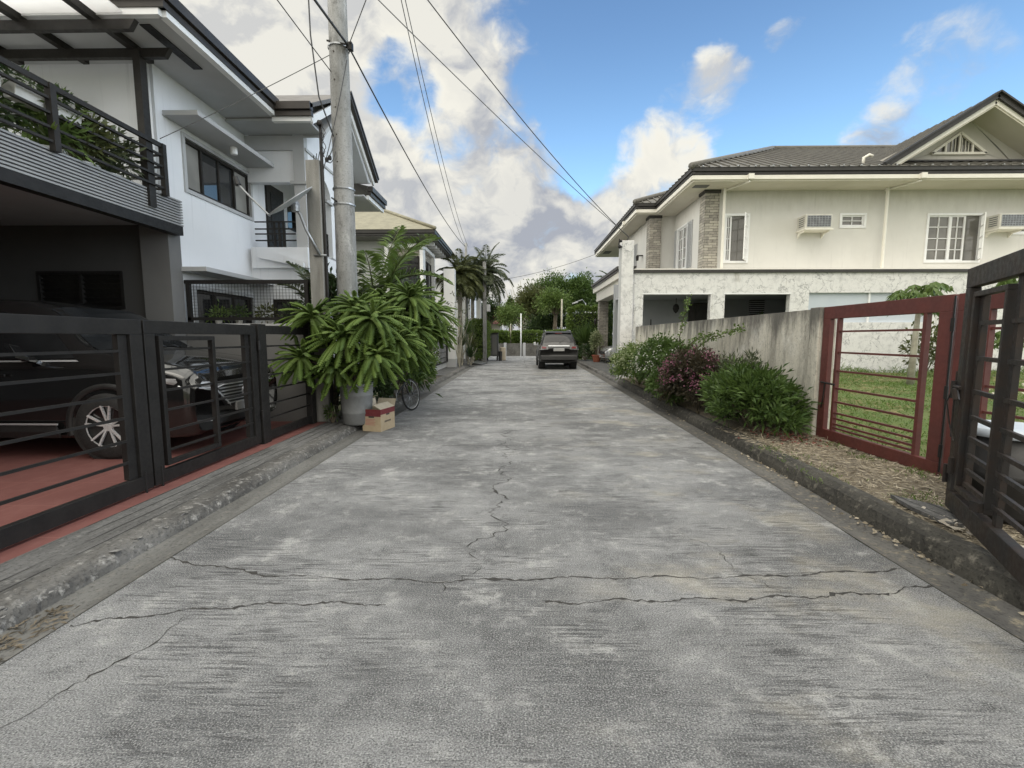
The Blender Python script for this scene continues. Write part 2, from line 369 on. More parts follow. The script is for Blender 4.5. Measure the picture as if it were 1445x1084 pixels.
# ---------------------------------------------------------------- mesh helpers
def wloc(o):
    v = Vector((0, 0, 0))
    while o is not None: v += o.location; o = o.parent
    return v
SPLIT = {'hook': 0, 'step_hole': 0, 'hand_hole': 0, 'opening_trim': 0, 'stile': 0, 'rail': 0, 'downspout': 0, 'pier_cap': 0, 'gutter': 16, 'hinge': 0, 'soffit_vent': 0, 'stone_pilaster': 0, 'barge_board': 0, 'downlight': 0, 'fascia_board': 0, 'pilaster_cap': 0, 'support_tray': 0, 'bracket': 0, 'pier': 0, 'gable_soffit': 0, 'fork': 0, 'stone_strip': 0, 'insulator': 0, 'band_clamp': 0, 'leg': 0, 'door': 0}
class MB:
    def __init__(s): s.v = []; s.f = []
    def add(s, vs, fs):
        n = len(s.v); s.v += [tuple(map(float, v)) for v in vs]; s.f += [tuple(n+i for i in f) for f in fs]; return s
    def box(s, x0, x1, y0, y1, z0, z1):
        x0, x1 = sorted((x0, x1)); y0, y1 = sorted((y0, y1)); z0, z1 = sorted((z0, z1))
        return s.add([(x0,y0,z0),(x1,y0,z0),(x1,y1,z0),(x0,y1,z0),(x0,y0,z1),(x1,y0,z1),(x1,y1,z1),(x0,y1,z1)],
                     [(0,3,2,1),(4,5,6,7),(0,1,5,4),(1,2,6,5),(2,3,7,6),(3,0,4,7)])
    def bar(s, p, q, w, h, up=(0, 0, 1)):
        p, q, up = Vector(p), Vector(q), Vector(up); d = (q-p).normalized()
        a = d.cross(up)
        if a.length < 1e-4: a = d.cross(Vector((1, 0, 0)))
        a.normalize(); b = a.cross(d).normalized(); a *= w/2; b *= h/2
        vs = [p-a-b, p+a-b, p+a+b, p-a+b, q-a-b, q+a-b, q+a+b, q-a+b]
        return s.add(vs, [(0,1,2,3),(7,6,5,4),(0,4,5,1),(1,5,6,2),(2,6,7,3),(3,7,4,0)])
    def tube(s, pts, r, n=8):
        pts = [Vector(p) for p in pts]; rs = r if isinstance(r, (list, tuple)) else [r]*len(pts)
        ring = []; prev = None
        for i, p in enumerate(pts):
            d = (pts[min(i+1, len(pts)-1)]-pts[max(i-1, 0)]).normalized()
            if prev is None:
                a = d.cross(Vector((0, 0, 1)))
                if a.length < .05: a = d.cross(Vector((1, 0, 0)))
            else: a = prev - d*prev.dot(d)
            a.normalize(); prev = a; b = d.cross(a)
            ring.append([p+(a*math.cos(2*math.pi*j/n)+b*math.sin(2*math.pi*j/n))*rs[i] for j in range(n)])
        vs = [v for rg in ring for v in rg]; fs = []
        for i in range(len(pts)-1):
            for j in range(n):
                fs.append((i*n+j, i*n+(j+1) % n, (i+1)*n+(j+1) % n, (i+1)*n+j))
        fs.append(tuple(range(n))[::-1]); fs.append(tuple((len(pts)-1)*n+j for j in range(n)))
        return s.add(vs, fs)
    def prism(s, poly, ext):
        n = len(poly); e = Vector(ext); a = [Vector(p) for p in poly]
        return s.add(a+[p+e for p in a], [tuple(range(n))[::-1], tuple(range(n, 2*n))]+[(i, (i+1) % n, n+(i+1) % n, n+i) for i in range(n)])
    def lathe(s, prof, c=(0, 0, 0), n=24, axis='z'):
        vs = []; fs = []
        for r, h in prof:
            for j in range(n):
                a = 2*math.pi*j/n; x, y = r*math.cos(a), r*math.sin(a)
                vs.append({'z': (c[0]+x, c[1]+y, c[2]+h), 'y': (c[0]+x, c[1]+h, c[2]+y), 'x': (c[0]+h, c[1]+x, c[2]+y)}[axis])
        for i in range(len(prof)-1):
            for j in range(n):
                fs.append((i*n+j, i*n+(j+1) % n, (i+1)*n+(j+1) % n, (i+1)*n+j))
        return s.add(vs, fs)
    def sphere(s, c, r, n=12, sz=1):
        pr = [(max(1e-4, r*math.sin(math.pi*i/n)), -r*sz*math.cos(math.pi*i/n)) for i in range(n+1)]
        return s.lathe(pr, c, n*2)
    def quad(s, *p): return s.add(p, [tuple(range(len(p)))])
    def grid(s, P):
        r, c = len(P), len(P[0])
        return s.add([v for row in P for v in row], [(i*c+j, i*c+j+1, (i+1)*c+j+1, (i+1)*c+j) for i in range(r-1) for j in range(c-1)])
    def pieces(s, per=0):
        """one MB per loose piece, or per chunk of 'per' vertices"""
        if per: gid = [i//per for i in range(len(s.v))]
        else:
            gid = list(range(len(s.v)))
            def root(i):
                while gid[i] != i: gid[i] = gid[gid[i]]; i = gid[i]
                return i
            for f in s.f:
                for q in f[1:]:
                    a, b = root(f[0]), root(q)
                    if a != b: gid[b] = a
            gid = [root(i) for i in range(len(s.v))]
        out = {}
        for i, g in enumerate(gid): out.setdefault(g, []).append(i)
        res = []
        for ids in out.values():
            mp = {i: n for n, i in enumerate(ids)}; m = MB(); m.v = [s.v[i] for i in ids]; m.f = [tuple(mp[i] for i in f) for f in s.f if f[0] in mp]; res.append(m)
        return res
    def build(s, name, mat, parent=None, loc=None, bevel=0, smooth=False):
        if name in SPLIT and parent is not None:
            ps = s.pieces(SPLIT[name])
            if len(ps) > 1: return [m.build1(name, mat, parent, loc, bevel, smooth) for m in ps][0]
        return s.build1(name, mat, parent, loc, bevel, smooth)
    def build1(s, name, mat, parent=None, loc=None, bevel=0, smooth=False):
        me = bpy.data.meshes.new(name)
        off = wloc(parent) if parent is not None else Vector(loc or (0, 0, 0))
        me.from_pydata([tuple(Vector(v)-off) for v in s.v], [], s.f); me.update()
        o = bpy.data.objects.new(name, me); COL.objects.link(o)
        if parent is not None: o.parent = parent
        else: o.location = off
        me.materials.append(M[mat] if isinstance(mat, str) else mat)
        if smooth:
            for p in me.polygons: p.use_smooth = True
        if bevel:
            b = o.modifiers.new('bevel', 'BEVEL'); b.width = bevel; b.segments = 2; b.limit_method = 'ANGLE'; b.angle_limit = R(40)
        return o
def tag(o, label, cat, group=None):
    o['label'] = label; o['category'] = cat
    if group: o['group'] = group
    return o
def T(name, label, cat, loc=(0, 0, 0), group=None):
    o = bpy.data.objects.new(name, None); COL.objects.link(o); o.location = loc; o.empty_display_size = .2
    return tag(o, label, cat, group)
def S(o, kind='structure'): o['kind'] = kind; return o
def copy_tree(o, parent=None):
    c = o.copy(); COL.objects.link(c)
    if parent is not None: c.parent = parent
    for ch in list(o.children): copy_tree(ch, c)
    return c
class Fr:
    """wall frame: u along the wall, z up, n out of the wall"""
    def __init__(s, O, u, n): s.O = Vector(O); s.u = Vector(u); s.n = Vector(n)
    def p(s, u, z, n=0): return s.O+s.u*u+s.n*n+Vector((0, 0, z))
    def box(s, mb, u0, u1, z0, z1, n0, n1):
        return mb.add([s.p(u0,z0,n0), s.p(u1,z0,n0), s.p(u1,z0,n1), s.p(u0,z0,n1), s.p(u0,z1,n0), s.p(u1,z1,n0), s.p(u1,z1,n1), s.p(u0,z1,n1)],
                     [(0,3,2,1),(4,5,6,7),(0,1,5,4),(1,2,6,5),(2,3,7,6),(3,0,4,7)])
    def wall(s, mb, u0, u1, z0, z1, holes=(), n0=-.15, n1=0):
        us = sorted({u0, u1, *[h[0] for h in holes], *[h[1] for h in holes]}); zs = sorted({z0, z1, *[h[2] for h in holes], *[h[3] for h in holes]})
        us = [u for u in us if u0 <= u <= u1]; zs = [z for z in zs if z0 <= z <= z1]
        for a, b in zip(us, us[1:]):
            run = None
            for c, d in zip(zs, zs[1:]):
                cu, cz = (a+b)/2, (c+d)/2
                if any(h[0] < cu < h[1] and h[2] < cz < h[3] for h in holes):
                    if run: s.box(mb, a, b, run[0], run[1], n0, n1); run = None
                else: run = (run[0], d) if run else (c, d)
            if run: s.box(mb, a, b, run[0], run[1], n0, n1)
        return mb
    def ring(s, mb, u0, u1, z0, z1, t, n0, n1):
        s.box(mb, u0, u1, z0, z0+t, n0, n1); s.box(mb, u0, u1, z1-t, z1, n0, n1)
        s.box(mb, u0, u0+t, z0+t, z1-t, n0, n1); s.box(mb, u1-t, u1, z0+t, z1-t, n0, n1); return mb
def sag(p, q, s, n=24):
    p, q = Vector(p), Vector(q)
    return [p.lerp(q, i/n)-Vector((0, 0, 4*s*(i/n)*(1-i/n))) for i in range(n+1)]

# foliage -----------------------------------------------------------------
def nrm(a): return a/np.maximum(np.linalg.norm(a, axis=1, keepdims=True), 1e-6)
def leaves(name, mat, parent, Pt, D, L, W, droop=.15, loc=None):
    N = len(Pt); D = nrm(D); L = np.broadcast_to(np.asarray(L, float), (N,))[:, None]; W = np.broadcast_to(np.asarray(W, float), (N,))[:, None]
    Rn = RNG.normal(size=(N, 3)); Rn[:, 2] += .3
    Sd = nrm(np.cross(D, Rn)); Nn = np.cross(Sd, D)
    md = Pt+D*L*.45
    tip = Pt+D*L; tip[:, 2] -= (L*droop)[:, 0]
    vs = np.stack([Pt, md+Sd*W/2-Nn*W*.12, tip, md-Sd*W/2-Nn*W*.12], 1).reshape(-1, 3)
    off = np.array(wloc(parent)) if parent is not None else np.array(loc or (0, 0, 0))
    me = bpy.data.meshes.new(name); me.vertices.add(4*N); me.vertices.foreach_set('co', (vs-off).astype(np.float32).ravel())
    me.loops.add(4*N); me.loops.foreach_set('vertex_index', np.arange(4*N, dtype=np.int32))
    me.polygons.add(N); me.polygons.foreach_set('loop_start', np.arange(0, 4*N, 4, dtype=np.int32))
    me.update(); me.validate()
    o = bpy.data.objects.new(name, me); COL.objects.link(o); me.materials.append(M[mat])
    if parent is not None: o.parent = parent
    else: o.location = tuple(off)
    return o
def clumps(c, rad, ncl, per, spread, shell=.55, up=.35, zmin=None):
    c = np.array(c, float); rad = np.array(rad, float)
    d = nrm(RNG.normal(size=(ncl, 3))); d[:, 2] = np.where(d[:, 2] < -.35, -d[:, 2], d[:, 2])
    r = shell+(1-shell)*RNG.random((ncl, 1))
    cc = c+d*rad*r
    k = np.repeat(np.arange(ncl), per)
    P = cc[k]+RNG.normal(size=(ncl*per, 3))*spread*(rad/rad.max())*(.6+.8*RNG.random((ncl, 1)))[k]
    if zmin is not None: P[:, 2] = np.maximum(P[:, 2], zmin+.05*RNG.random(len(P)))
    D = nrm(P-cc[k])+.6*nrm((P-c)/rad)+.45*RNG.normal(size=P.shape); D[:, 2] += up
    return P, D, cc
def stems(mb, base, targets, r0, r1, n=5, wig=.04):
    b = Vector(base)
    for t in targets:
        t = Vector(t); m = b.lerp(t, .45)+Vector((random.uniform(-wig, wig), random.uniform(-wig, wig), (t-b).length*.08))
        mb.tube([b, m, t], [r0, (r0+r1)/2, r1], n)
def frond(lv, rach, base, d, length, droop, nl, ll, lw, up=.9, keel=.5):
    """pinnate leaf: arching rachis with leaflets; lv collects (P, D, L, W)"""
    b = np.array(base, float); d = np.array(d, float); d = d/np.linalg.norm(d)
    pts = []; cur = b.copy(); dd = d.copy(); st = length/10
    for i in range(11):
        pts.append(cur.copy()); cur = cur+dd*st; dd = dd+np.array([0, 0, -droop/10]); dd /= np.linalg.norm(dd)
    rach.tube(pts, [.012*length*(1-.85*i/10)+.002 for i in range(11)], 4)
    for i in range(nl):
        t = .12+.88*i/nl; f = t*10; a = min(int(f), 9); p = pts[a]*(1-(f-a))+pts[a+1]*(f-a)
        tg = pts[a+1]-pts[a]; tg = tg/np.linalg.norm(tg)
        sd = np.cross(tg, [0, 0, 1]); sd = sd/max(np.linalg.norm(sd), 1e-3); nn = np.cross(sd, tg)
        s = math.sin(math.pi*min(1, t*.85+.15))**.6
        for q in (-1, 1):
            D = sd*q*up+tg*.55+nn*keel*(.5+random.random()*.4)
            lv.append((p, D, ll*s*random.uniform(.85, 1.1), lw))
def emit(name, mat, parent, lv, droop=.2):
    return leaves(name, mat, parent, np.array([l[0] for l in lv]), np.array([l[1] for l in lv]), [l[2] for l in lv], [l[3] for l in lv], droop)
# ---------------------------------------------------------------- camera, sky, sun
CAMH = 1.5; TH = math.atan(65/640); PS = math.atan(10.5/640)
cam = bpy.data.cameras.new('camera'); co = bpy.data.objects.new('camera', cam); COL.objects.link(co); sc.camera = co
cam.sensor_fit = 'HORIZONTAL'; cam.sensor_width = 36; cam.lens = 640/1445*36; cam.clip_end = 3000; cam.clip_start = .05
co.location = (0, 0, CAMH); co.rotation_euler = (R(90)-TH, 0, PS)
def skydir(px, py):
    x, y, z = (px-722.5)/640, 1.0, (542-py)/640
    y, z = y*math.cos(TH)+z*math.sin(TH), -y*math.sin(TH)+z*math.cos(TH)
    x, y = x*math.cos(PS)-y*math.sin(PS), x*math.sin(PS)+y*math.cos(PS)
    return Vector((x, y, z)).normalized()
SUN_EL, SUN_AZ = 52, 195          # degrees; azimuth clockwise from the street axis (+Y): behind the camera
sund = Vector((math.sin(R(SUN_AZ))*math.cos(R(SUN_EL)), math.cos(R(SUN_AZ))*math.cos(R(SUN_EL)), math.sin(R(SUN_EL))))
sl = bpy.data.lights.new('sun', 'SUN'); so = bpy.data.objects.new('sun', sl); COL.objects.link(so)
sl.energy = 0.6; sl.angle = R(40); sl.color = (1.0, .93, .82); so.location = (-20, -20, 30)
so.rotation_euler = sund.to_track_quat('Z', 'Y').to_euler()
w = bpy.data.worlds.new('World'); sc.world = w; w.use_nodes = True
k = NT(w.node_tree); bg = w.node_tree.nodes['Background']
sky = k.node('ShaderNodeTexSky', sky_type='NISHITA'); sky.sun_disc = False
sky.sun_elevation = R(SUN_EL); sky.sun_rotation = R(SUN_AZ); sky.air_density = 1.0; sky.dust_density = .6; sky.ozone_density = 1.6
d = k.node('ShaderNodeTexCoord').outputs['Generated']
dv = k.vmath('NORMALIZE', d)
warp = k.vmath('SUBTRACT', k.noise(dv, 2.6, 4, .55, out=1), (.5, .5, .5))
wsn = k.node('ShaderNodeVectorMath', operation='SCALE'); k.put(wsn.inputs[0], warp); wsn.inputs['Scale'].default_value = .22
dw = k.vmath('ADD', dv, wsn.outputs[0])
ws2 = k.node('ShaderNodeVectorMath', operation='SCALE'); k.put(ws2.inputs[0], k.vmath('SUBTRACT', k.noise(dv, 7.0, 5, .6, out=1), (.5, .5, .5))); ws2.inputs['Scale'].default_value = .09
dws = k.vmath('NORMALIZE', k.vmath('ADD', dv, ws2.outputs[0]))
def cloudn(off): return k.noise(k.mapping(k.vmath('ADD', dw, off), (1, 1, 1.4)), 6.6, 10, .58)
n1 = cloudn((0, 0, 0))
n2 = cloudn((-.05, -.01, .045))
# broad banks of cloud: direction, radius in degrees, weight
BANKS = [((390, 60), 26, .62), ((430, 250), 22, .42), ((250, -60), 26, .5), ((430, 150), 16, .30), ((590, 170), 25, .225), ((640, 190), 11, .14), ((610, 290), 13, .36), ((720, 310), 14, .34),
         ((660, 60), 12, .22), ((760, 150), 11, .28), ((820, 290), 8, .22), ((740, 410), 17, .46), ((700, 340), 15, .36), ((640, 380), 12, .3), ((600, 330), 14, .4)]
L = None
for (px, py), r, wt in BANKS:
    dt = k.vmath('DOT_PRODUCT', dws, tuple(skydir(px, py)), out=1)
    t = k.ss(dt, math.cos(R(r*1.25)), math.cos(R(r*.25)), 0, wt)
    L = t if L is None else k.math('MAXIMUM', L, t)
# behind the camera: plain broken cloud
back = k.math('MAXIMUM', k.ss(k.sep(dv)[1], .25, -.2, 0, .40), k.ss(k.sep(dv)[2], .68, .85, 0, .36))
L = k.math('MAXIMUM', L, back)
L = k.math('MAXIMUM', L, k.ss(k.math('ABSOLUTE', k.sep(dv)[0]), .74, .88, 0, .42))
SMALL = [((922, 200), 4.4, .29), ((945, 240), 5.6, .31), ((905, 285), 5.6, .32), ((1012, 126), 4.2, .20), ((962, 150), 3.6, .15), ((985, 195), 4.2, .15), ((1100, 45), 2.2, .13), ((1262, 200), 4.5, .19), ((1330, 90), 6, .07), ((870, 320), 6, .34)]
# blue gaps
GAPS = [((565, 110), 4.0, .42), ((610, 175), 5, .36), ((665, 25), 4.5, .20), ((850, 60), 14, .34), ((1150, 120), 22, .45), ((520, 130), 3.2, .34), ((560, 55), 3, .25), ((840, 220), 6, .20)]
for (px, py), r, wt in GAPS:
    dt = k.vmath('DOT_PRODUCT', dws, tuple(skydir(px, py)), out=1)
    t = k.ss(dt, math.cos(R(r*1.2)), math.cos(R(r*.3)), 0, wt*.6)
    L = k.math('SUBTRACT', L, t)
# small separate cumulus over the right roof
for (px, py), r, wt in SMALL:
    dt = k.vmath('DOT_PRODUCT', dws, tuple(skydir(px, py)), out=1)
    L = k.math('MAXIMUM', L, k.ss(dt, math.cos(R(r*1.3)), math.cos(R(r*.2)), -.3, wt))
den = k.math('ADD', n1, L)
alpha = k.ss(den, .56, .84)
thick = k.ss(den, .70, 1.0)
lit = k.math('ADD', k.math('MULTIPLY', k.math('SUBTRACT', n1, n2), 4.6), .42, clamp=True)
dl = k.vmath('DOT_PRODUCT', dv, tuple(skydir(330, 60)), out=1)
glow = k.ss(dl, math.cos(R(30)), math.cos(R(5)))
dr = k.vmath('DOT_PRODUCT', dv, tuple(skydir(960, 190)), out=1)
glow = k.math('MAXIMUM', glow, k.ss(dr, math.cos(R(12)), math.cos(R(4)), 0, .7))
low = k.ss(k.sep(dv)[2], .26, .05, 0, .5)
glow = k.math('MAXIMUM', glow, low)
b1 = k.math('ADD', k.math('MULTIPLY', lit, .85), k.math('MULTIPLY', glow, .62), clamp=True)
b1 = k.math('SUBTRACT', b1, k.math('MULTIPLY', thick, .22), clamp=True)
out = k.math('MAXIMUM', k.ss(k.math('ABSOLUTE', k.sep(dv)[0]), .74, .9), k.math('MAXIMUM', k.ss(k.sep(dv)[2], .66, .85), k.ss(k.sep(dv)[1], .1, -.3)))
b1 = k.math('MAXIMUM', b1, k.math('MULTIPLY', out, .85))
cc = k.mix(b1, (.222, .236, .268), (.515, .500, .445))
# unseen cloud overhead, at both sides and behind, brightened to light walls and road
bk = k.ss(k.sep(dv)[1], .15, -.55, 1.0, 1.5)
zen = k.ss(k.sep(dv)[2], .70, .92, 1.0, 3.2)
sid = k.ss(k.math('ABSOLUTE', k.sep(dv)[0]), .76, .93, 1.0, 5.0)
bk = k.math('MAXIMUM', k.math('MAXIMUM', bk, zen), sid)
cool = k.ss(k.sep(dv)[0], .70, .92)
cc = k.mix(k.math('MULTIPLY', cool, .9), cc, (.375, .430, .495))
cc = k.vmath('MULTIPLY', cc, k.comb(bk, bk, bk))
tint = k.mix(k.ss(k.sep(dv)[2], .25, .62), (.125, .145, .142), (.088, .105, .112))
skc = k.vmath('MULTIPLY', sky.outputs[0], tint)
cc2 = k.mix(alpha, skc, cc)
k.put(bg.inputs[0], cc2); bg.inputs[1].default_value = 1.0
sc.view_settings.view_transform = 'Standard'; sc.view_settings.look = 'None'; sc.view_settings.exposure = 0.92; sc.view_settings.gamma = 1

# ---------------------------------------------------------------- the setting
S(MB().quad((-400,-300,-.12), (400,-300,-.12), (400,900,-.12), (-400,900,-.12)).build('ground', 'field'))
REDGE = [(-6, 2.46), (0, 2.47), (3.3, 2.52), (4.44, 2.60), (6.32, 2.67), (10, 2.78), (14.5, 2.92), (20.2, 3.06), (38, 3.5)]
def rx(y):
    for (a, xa), (b, xb) in zip(REDGE, REDGE[1:]):
        if a <= y <= b: return xa+(xb-xa)*(y-a)/(b-a)
    return REDGE[-1][1]
ys = [y for y, _ in REDGE]
S(MB().grid([[(-2.39, y, 0), (rx(y), y, 0)] for y in ys]).build('road', 'road'))
def sweep(name, mat, fx, prof, y0, y1, step=.12, jit=0.0, jz=0.0):
    n = int((y1-y0)/step); P = []
    for i in range(n+1):
        y = y0+(y1-y0)*i/n; row = []
        for j, (dx, z) in enumerate(prof):
            a = jit*(.5+abs(math.sin(y*1.7+j))) if 0 < j < len(prof)-1 else 0
            row.append((fx(y)+dx+random.uniform(-a, a), y, z+random.uniform(-jz, jz)*(1 if 0 < j < len(prof)-1 else 0)))
        P.append(row)
    return S(MB().grid(P).build(name, mat, smooth=False))
sweep('gutter', 'gutter', lambda y: -2.39, [(0, .004), (-.06, -.004), (-.16, -.004), (-.26, .004)], -6, 38, .5)
sweep('gutter', 'gutterR', rx, [(0, .004), (.07, -.012), (.18, -.010), (.30, .006)], -6, 38, .5)
sweep('kerb', 'kerb', lambda y: -2.63, [(0, 0), (-.02, .045), (-.045, .075), (-.08, .092), (-.12, .099), (-.17, .101), (-.22, .10)], -6, 38, .03, .005, .003)
sweep('kerb', 'kerbdark', lambda y: rx(y)+.27, [(0, 0), (.012, .07), (.035, .13), (.09, .172), (.17, .172), (.22, .14), (.25, .0)], -6, 14.8, .04, .004, .003)
sweep('kerb', 'kerb', lambda y: rx(y)+.27, [(0, 0), (.01, .07), (.03, .11), (.10, .12), (.2, .12)], 14.8, 38, .1, .006, .004)
S(MB().grid([[(-3.20, y, .113), (-2.84, y, .101)] for y in (-6, 0, 4, 8.0)]).build('sidewalk', 'apron'))
S(MB().quad((-11, -6, .108), (-3.19, -6, .108), (-3.19, 7.45, .108), (-11, 7.45, .108)).build('garage_floor', 'tile'))
S(MB().grid([[(-3.55, y, .07), (-2.84, y, .098)] for y in (8.0, 12, 17, 22)]).build('planting_bed', 'soil'))
S(MB().grid([[(-3.9, y, .10), (-2.84, y, .10)] for y in (17, 24, 38)]).build('sidewalk', 'drive'))
def verge_z(x, y): return .145+.02*math.sin(x*5+y*2)+.06*max(0, (x-3)/1)
S(MB().grid([[(rx(y)+.47+(4.1-rx(y)-.47)*i/8, y, verge_z(rx(y)+.47+(4.1-rx(y)-.47)*i/8, y)-(0 if 0 < i else .01)) for i in range(9)] for y in [-6+.4*q for q in range(54)]]).build('verge', 'mulch'))
S(MB().grid([[(x, y, .22+.12*(1-math.exp(-(x-4)/3))+.03*math.sin(x*1.3)*math.cos(y*.9)) for x in [4.05+.9*i for i in range(22)]] for y in [-6+.9*j for j in range(25)]]).build('lawn', 'lawn'))
S(MB().grid([[(rx(y)+.45, y, .13), (12, y, .16)] for y in (15.2, 20, 26, 29.2)]).build('driveway', 'drive'))
S(MB().grid([[(rx(y)+.45, y, .12), (12, y, .15)] for y in (29.2, 33, 38)]).build('lawn', 'lawn'))
S(MB().quad((-14, 38, -.02), (16, 38, -.02), (16, 45, -.02), (-14, 45, -.02)).build('verge', 'soil'))

# cracks and joints in the slab: thin ragged dirt-filled strips 2 mm above it
def crack(pts, wid, n=60, jit=.02, mat='crack', name='road_crack'):
    P = []; acc = [Vector(p) for p in pts]; seg = []
    tot = sum((b-a).length for a, b in zip(acc, acc[1:]))
    for i in range(n+1):
        s = tot*i/n
        for a, b in zip(acc, acc[1:]):
            if s <= (b-a).length+1e-6:
                t = (b-a).normalized(); q = a+t*s; nn = Vector((-t.y, t.x)); break
            s -= (b-a).length
        o = random.uniform(-jit, jit)+jit*1.5*math.sin(i*.37+wid*900); hw = wid*random.choice((.1, .2, .35, .6, 1, 1.5))*(.35+.65*abs(math.sin(i*.13+wid*500)))*(2.6 if random.random() < .05 else 1)*.5+.0009
        P.append([(*(q+nn*(o-hw)), .002), (*(q+nn*(o+hw)), .002)])
    return S(MB().grid(P).build(name, mat))
crack([(-2.40, 2.92), (-1.6, 2.72), (-.6, 2.66), (.4, 2.72), (1.4, 2.74), (2.5, 2.86)], .016, 150, .010)
crack([(-2.35, 2.20), (-1.75, 2.36), (-1.3, 2.42), (-.75, 2.42)], .013, 70, .010)
crack([(.15, 2.44), (.5, 2.47), (1.3, 2.50), (2.1, 2.57), (2.52, 2.66)], .016, 90, .012)
crack([(-2.1, 1.45), (-1.9, 1.8), (-1.78, 2.28)], .010, 30, .015)
crack([(-.42, 2.55), (-.30, 3.05), (-.16, 3.5), (-.22, 4.3), (-.13, 5.6), (-.20, 7.4)], .016, 130, .045)
crack([(1.55, 2.52), (1.45, 2.7), (1.38, 3.1), (1.28, 3.4)], .004, 30, .02)
for y in (6.2, 9.7, 14.1, 19.5): crack([(-2.38, y), (0, y+.03), (rx(y), y-.02)], .010, 60, .006)
crack([(.35, 20.2), (.33, 27), (.33, 37.8)], .02, 60, .008)

# crumbled kerb edge on the left
mb = MB()
for i in range(70):
    y = random.choice([random.gauss(2.1, .35), random.gauss(2.9, .3), random.gauss(3.9, .3), random.uniform(1.6, 6.0)]); s = random.choice((.005, .008, .011, .022))
    c = Vector((-2.645-random.random()*.10, y, .072+random.random()*.02))
    pts = [c+Vector((random.uniform(-s, s)*1.2, random.uniform(-s, s)*1.8, random.uniform(-.3, .5)*s)) for _ in range(6)]
    mb.add(pts, [(0,1,2), (0,2,3), (0,3,4), (0,4,1), (5,2,1), (5,3,2), (5,4,3), (5,1,4)])
o = mb.build('broken_kerb_chips', 'chip'); S(o, 'stuff')
tag(o, 'broken cement chips along the crumbling left kerb edge', 'rubble')
P = np.array([(-2.42-.2*random.random(), random.uniform(1.9, 2.35), .008) for _ in range(120)])
D = RNG.normal(size=(120, 3)); D[:, 2] = .05
S(tag(leaves('leaf_litter', 'bark', None, P, D, .05, .012), 'dark twigs and leaf litter in the left gutter', 'leaf litter'), 'stuff')

# ---------------------------------------------------------------- left: white house over a garage
HA = T('two_storey_house', 'white two-storey house over a dark open garage, nearest on the left', 'house', (-5.55, 7.2, .1))
X = Fr((-5.55, 0, 0), (0, 1, 0), (1, 0, 0))
mb = MB()
X.wall(mb, 7.35, 11.95, 0.1, 5.62, [(7.76, 9.58, 3.97, 4.80), (7.79, 9.45, 1.1, 2.33), (10.15, 10.85, 3.47, 4.86), (11.1, 11.6, 4.1, 4.75)], -.18, 0)
Yf = Fr((0, 7.2, 0), (1, 0, 0), (0, -1, 0))
Yf.box(mb, -11, -5.55, 3.42, 5.62, -.15, 0)
Fr((0, 9.5, 0), (1, 0, 0), (0, -1, 0)).wall(mb, -5.55, -4.35, .1, 3.30, [(-5.15, -4.62, 1.2, 2.30)], -.15, 0)
mb.box(-11, -5.73, 11.8, 11.95, .1, 5.6)
# gable front facing the street, with an arched opening
G = Fr((-4.35, 0, 0), (0, 1, 0), (1, 0, 0))
G.box(mb, 9.65, 11.95, .1, 3.30, -.15, 0)
G.box(mb, 10.95, 11.95, 3.35, 5.55, -.23, 0)
cy, hw_, sz_, rise = 10.2, .55, 4.58, .45
arc = [G.p(cy-hw_*math.cos(math.pi*i/18), sz_+rise*math.sin(math.pi*i/18), -.23) for i in range(19)]
for i in range(18):
    a, b = arc[i], arc[i+1]
    mb.prism([a, b, Vector((b.x, b.y, 5.55)), Vector((a.x, a.y, 5.55))], (.23, 0, 0))
mb.prism([(-4.58, 9.5, 5.55), (-4.58, 11.95, 5.55), (-4.58, 10.7, 6.72)], (.23, 0, 0))
G.box(mb, 10.75, 10.95, 3.35, 5.55, -.23, 0)
mb.build('wall', 'white', HA)
mb = MB(); Yv = Fr((0, 9.5, 0), (1, 0, 0), (0, -1, 0))
Yv.box(mb, -4.58, -4.35, 3.35, 5.55, -.15, .0)
Yv.box(mb, -5.55, -4.58, 5.27, 5.55, -.15, .003)
mb.build('pier', 'lgrey', HA)
mb = MB(); Yv.box(mb, -5.55, -4.58, 4.66, 5.27, -.20, -.04); mb.build('balcony_header', 'white', HA)
mb = MB(); Yv.box(mb, -4.64, -4.30, 4.60, 4.66, -.02, .05); G.box(mb, 10.42, 10.78, 4.52, 4.58, -.02, .05); mb.build('pier_cap', 'lgrey', HA)
mb = MB(); Fr((-4.35,0,0),(0,1,0),(1,0,0)).box(mb, 9.52, 11.95, 5.27, 5.32, 0, .03); mb.build('moulding', 'lgrey', HA)
mb = MB(); Yv.box(mb, -5.48, -4.32, 2.93, 3.34, 0, .10); mb.prism([(-5.30, 9.38, 3.34), (-4.38, 9.38, 3.02), (-4.38, 9.38, 2.93), (-5.30, 9.38, 3.12)], (0, -.07, 0)); mb.build('balcony_slab', 'white', HA)
mb = MB(); mb.box(-5.54, -4.4, 9.52, 11.9, 3.30, 3.36); mb.build('veranda_floor', 'lgrey', HA)
mb = MB()
for z in (3.86, 3.72, 3.62, 3.49): Yv.box(mb, -5.42, -4.58, z-.012, z+.012, .01, .035)
for x in (-5.02, -4.92, -4.83): Yv.box(mb, x-.02, x+.02, 3.34, 3.86, -.02, .03)
for z in (3.86, 3.74, 3.62, 3.5): G.box(mb, 9.75, 10.70, z-.012, z+.012, -.1, -.07)
for y in [9.8+.11*i for i in range(9)]: G.box(mb, y-.012, y+.012, 3.34, 3.86, -.1, -.07)
mb.build('veranda_railing', 'dark', HA)
mb = MB(); mb.box(-5.62, -5.50, 10.15, 10.85, 3.47, 4.86); o = mb.build('door', 'dark', HA)
MB().box(-5.50, -5.49, 10.28, 10.72, 3.6, 4.7).build('panel', 'gateblack', o)
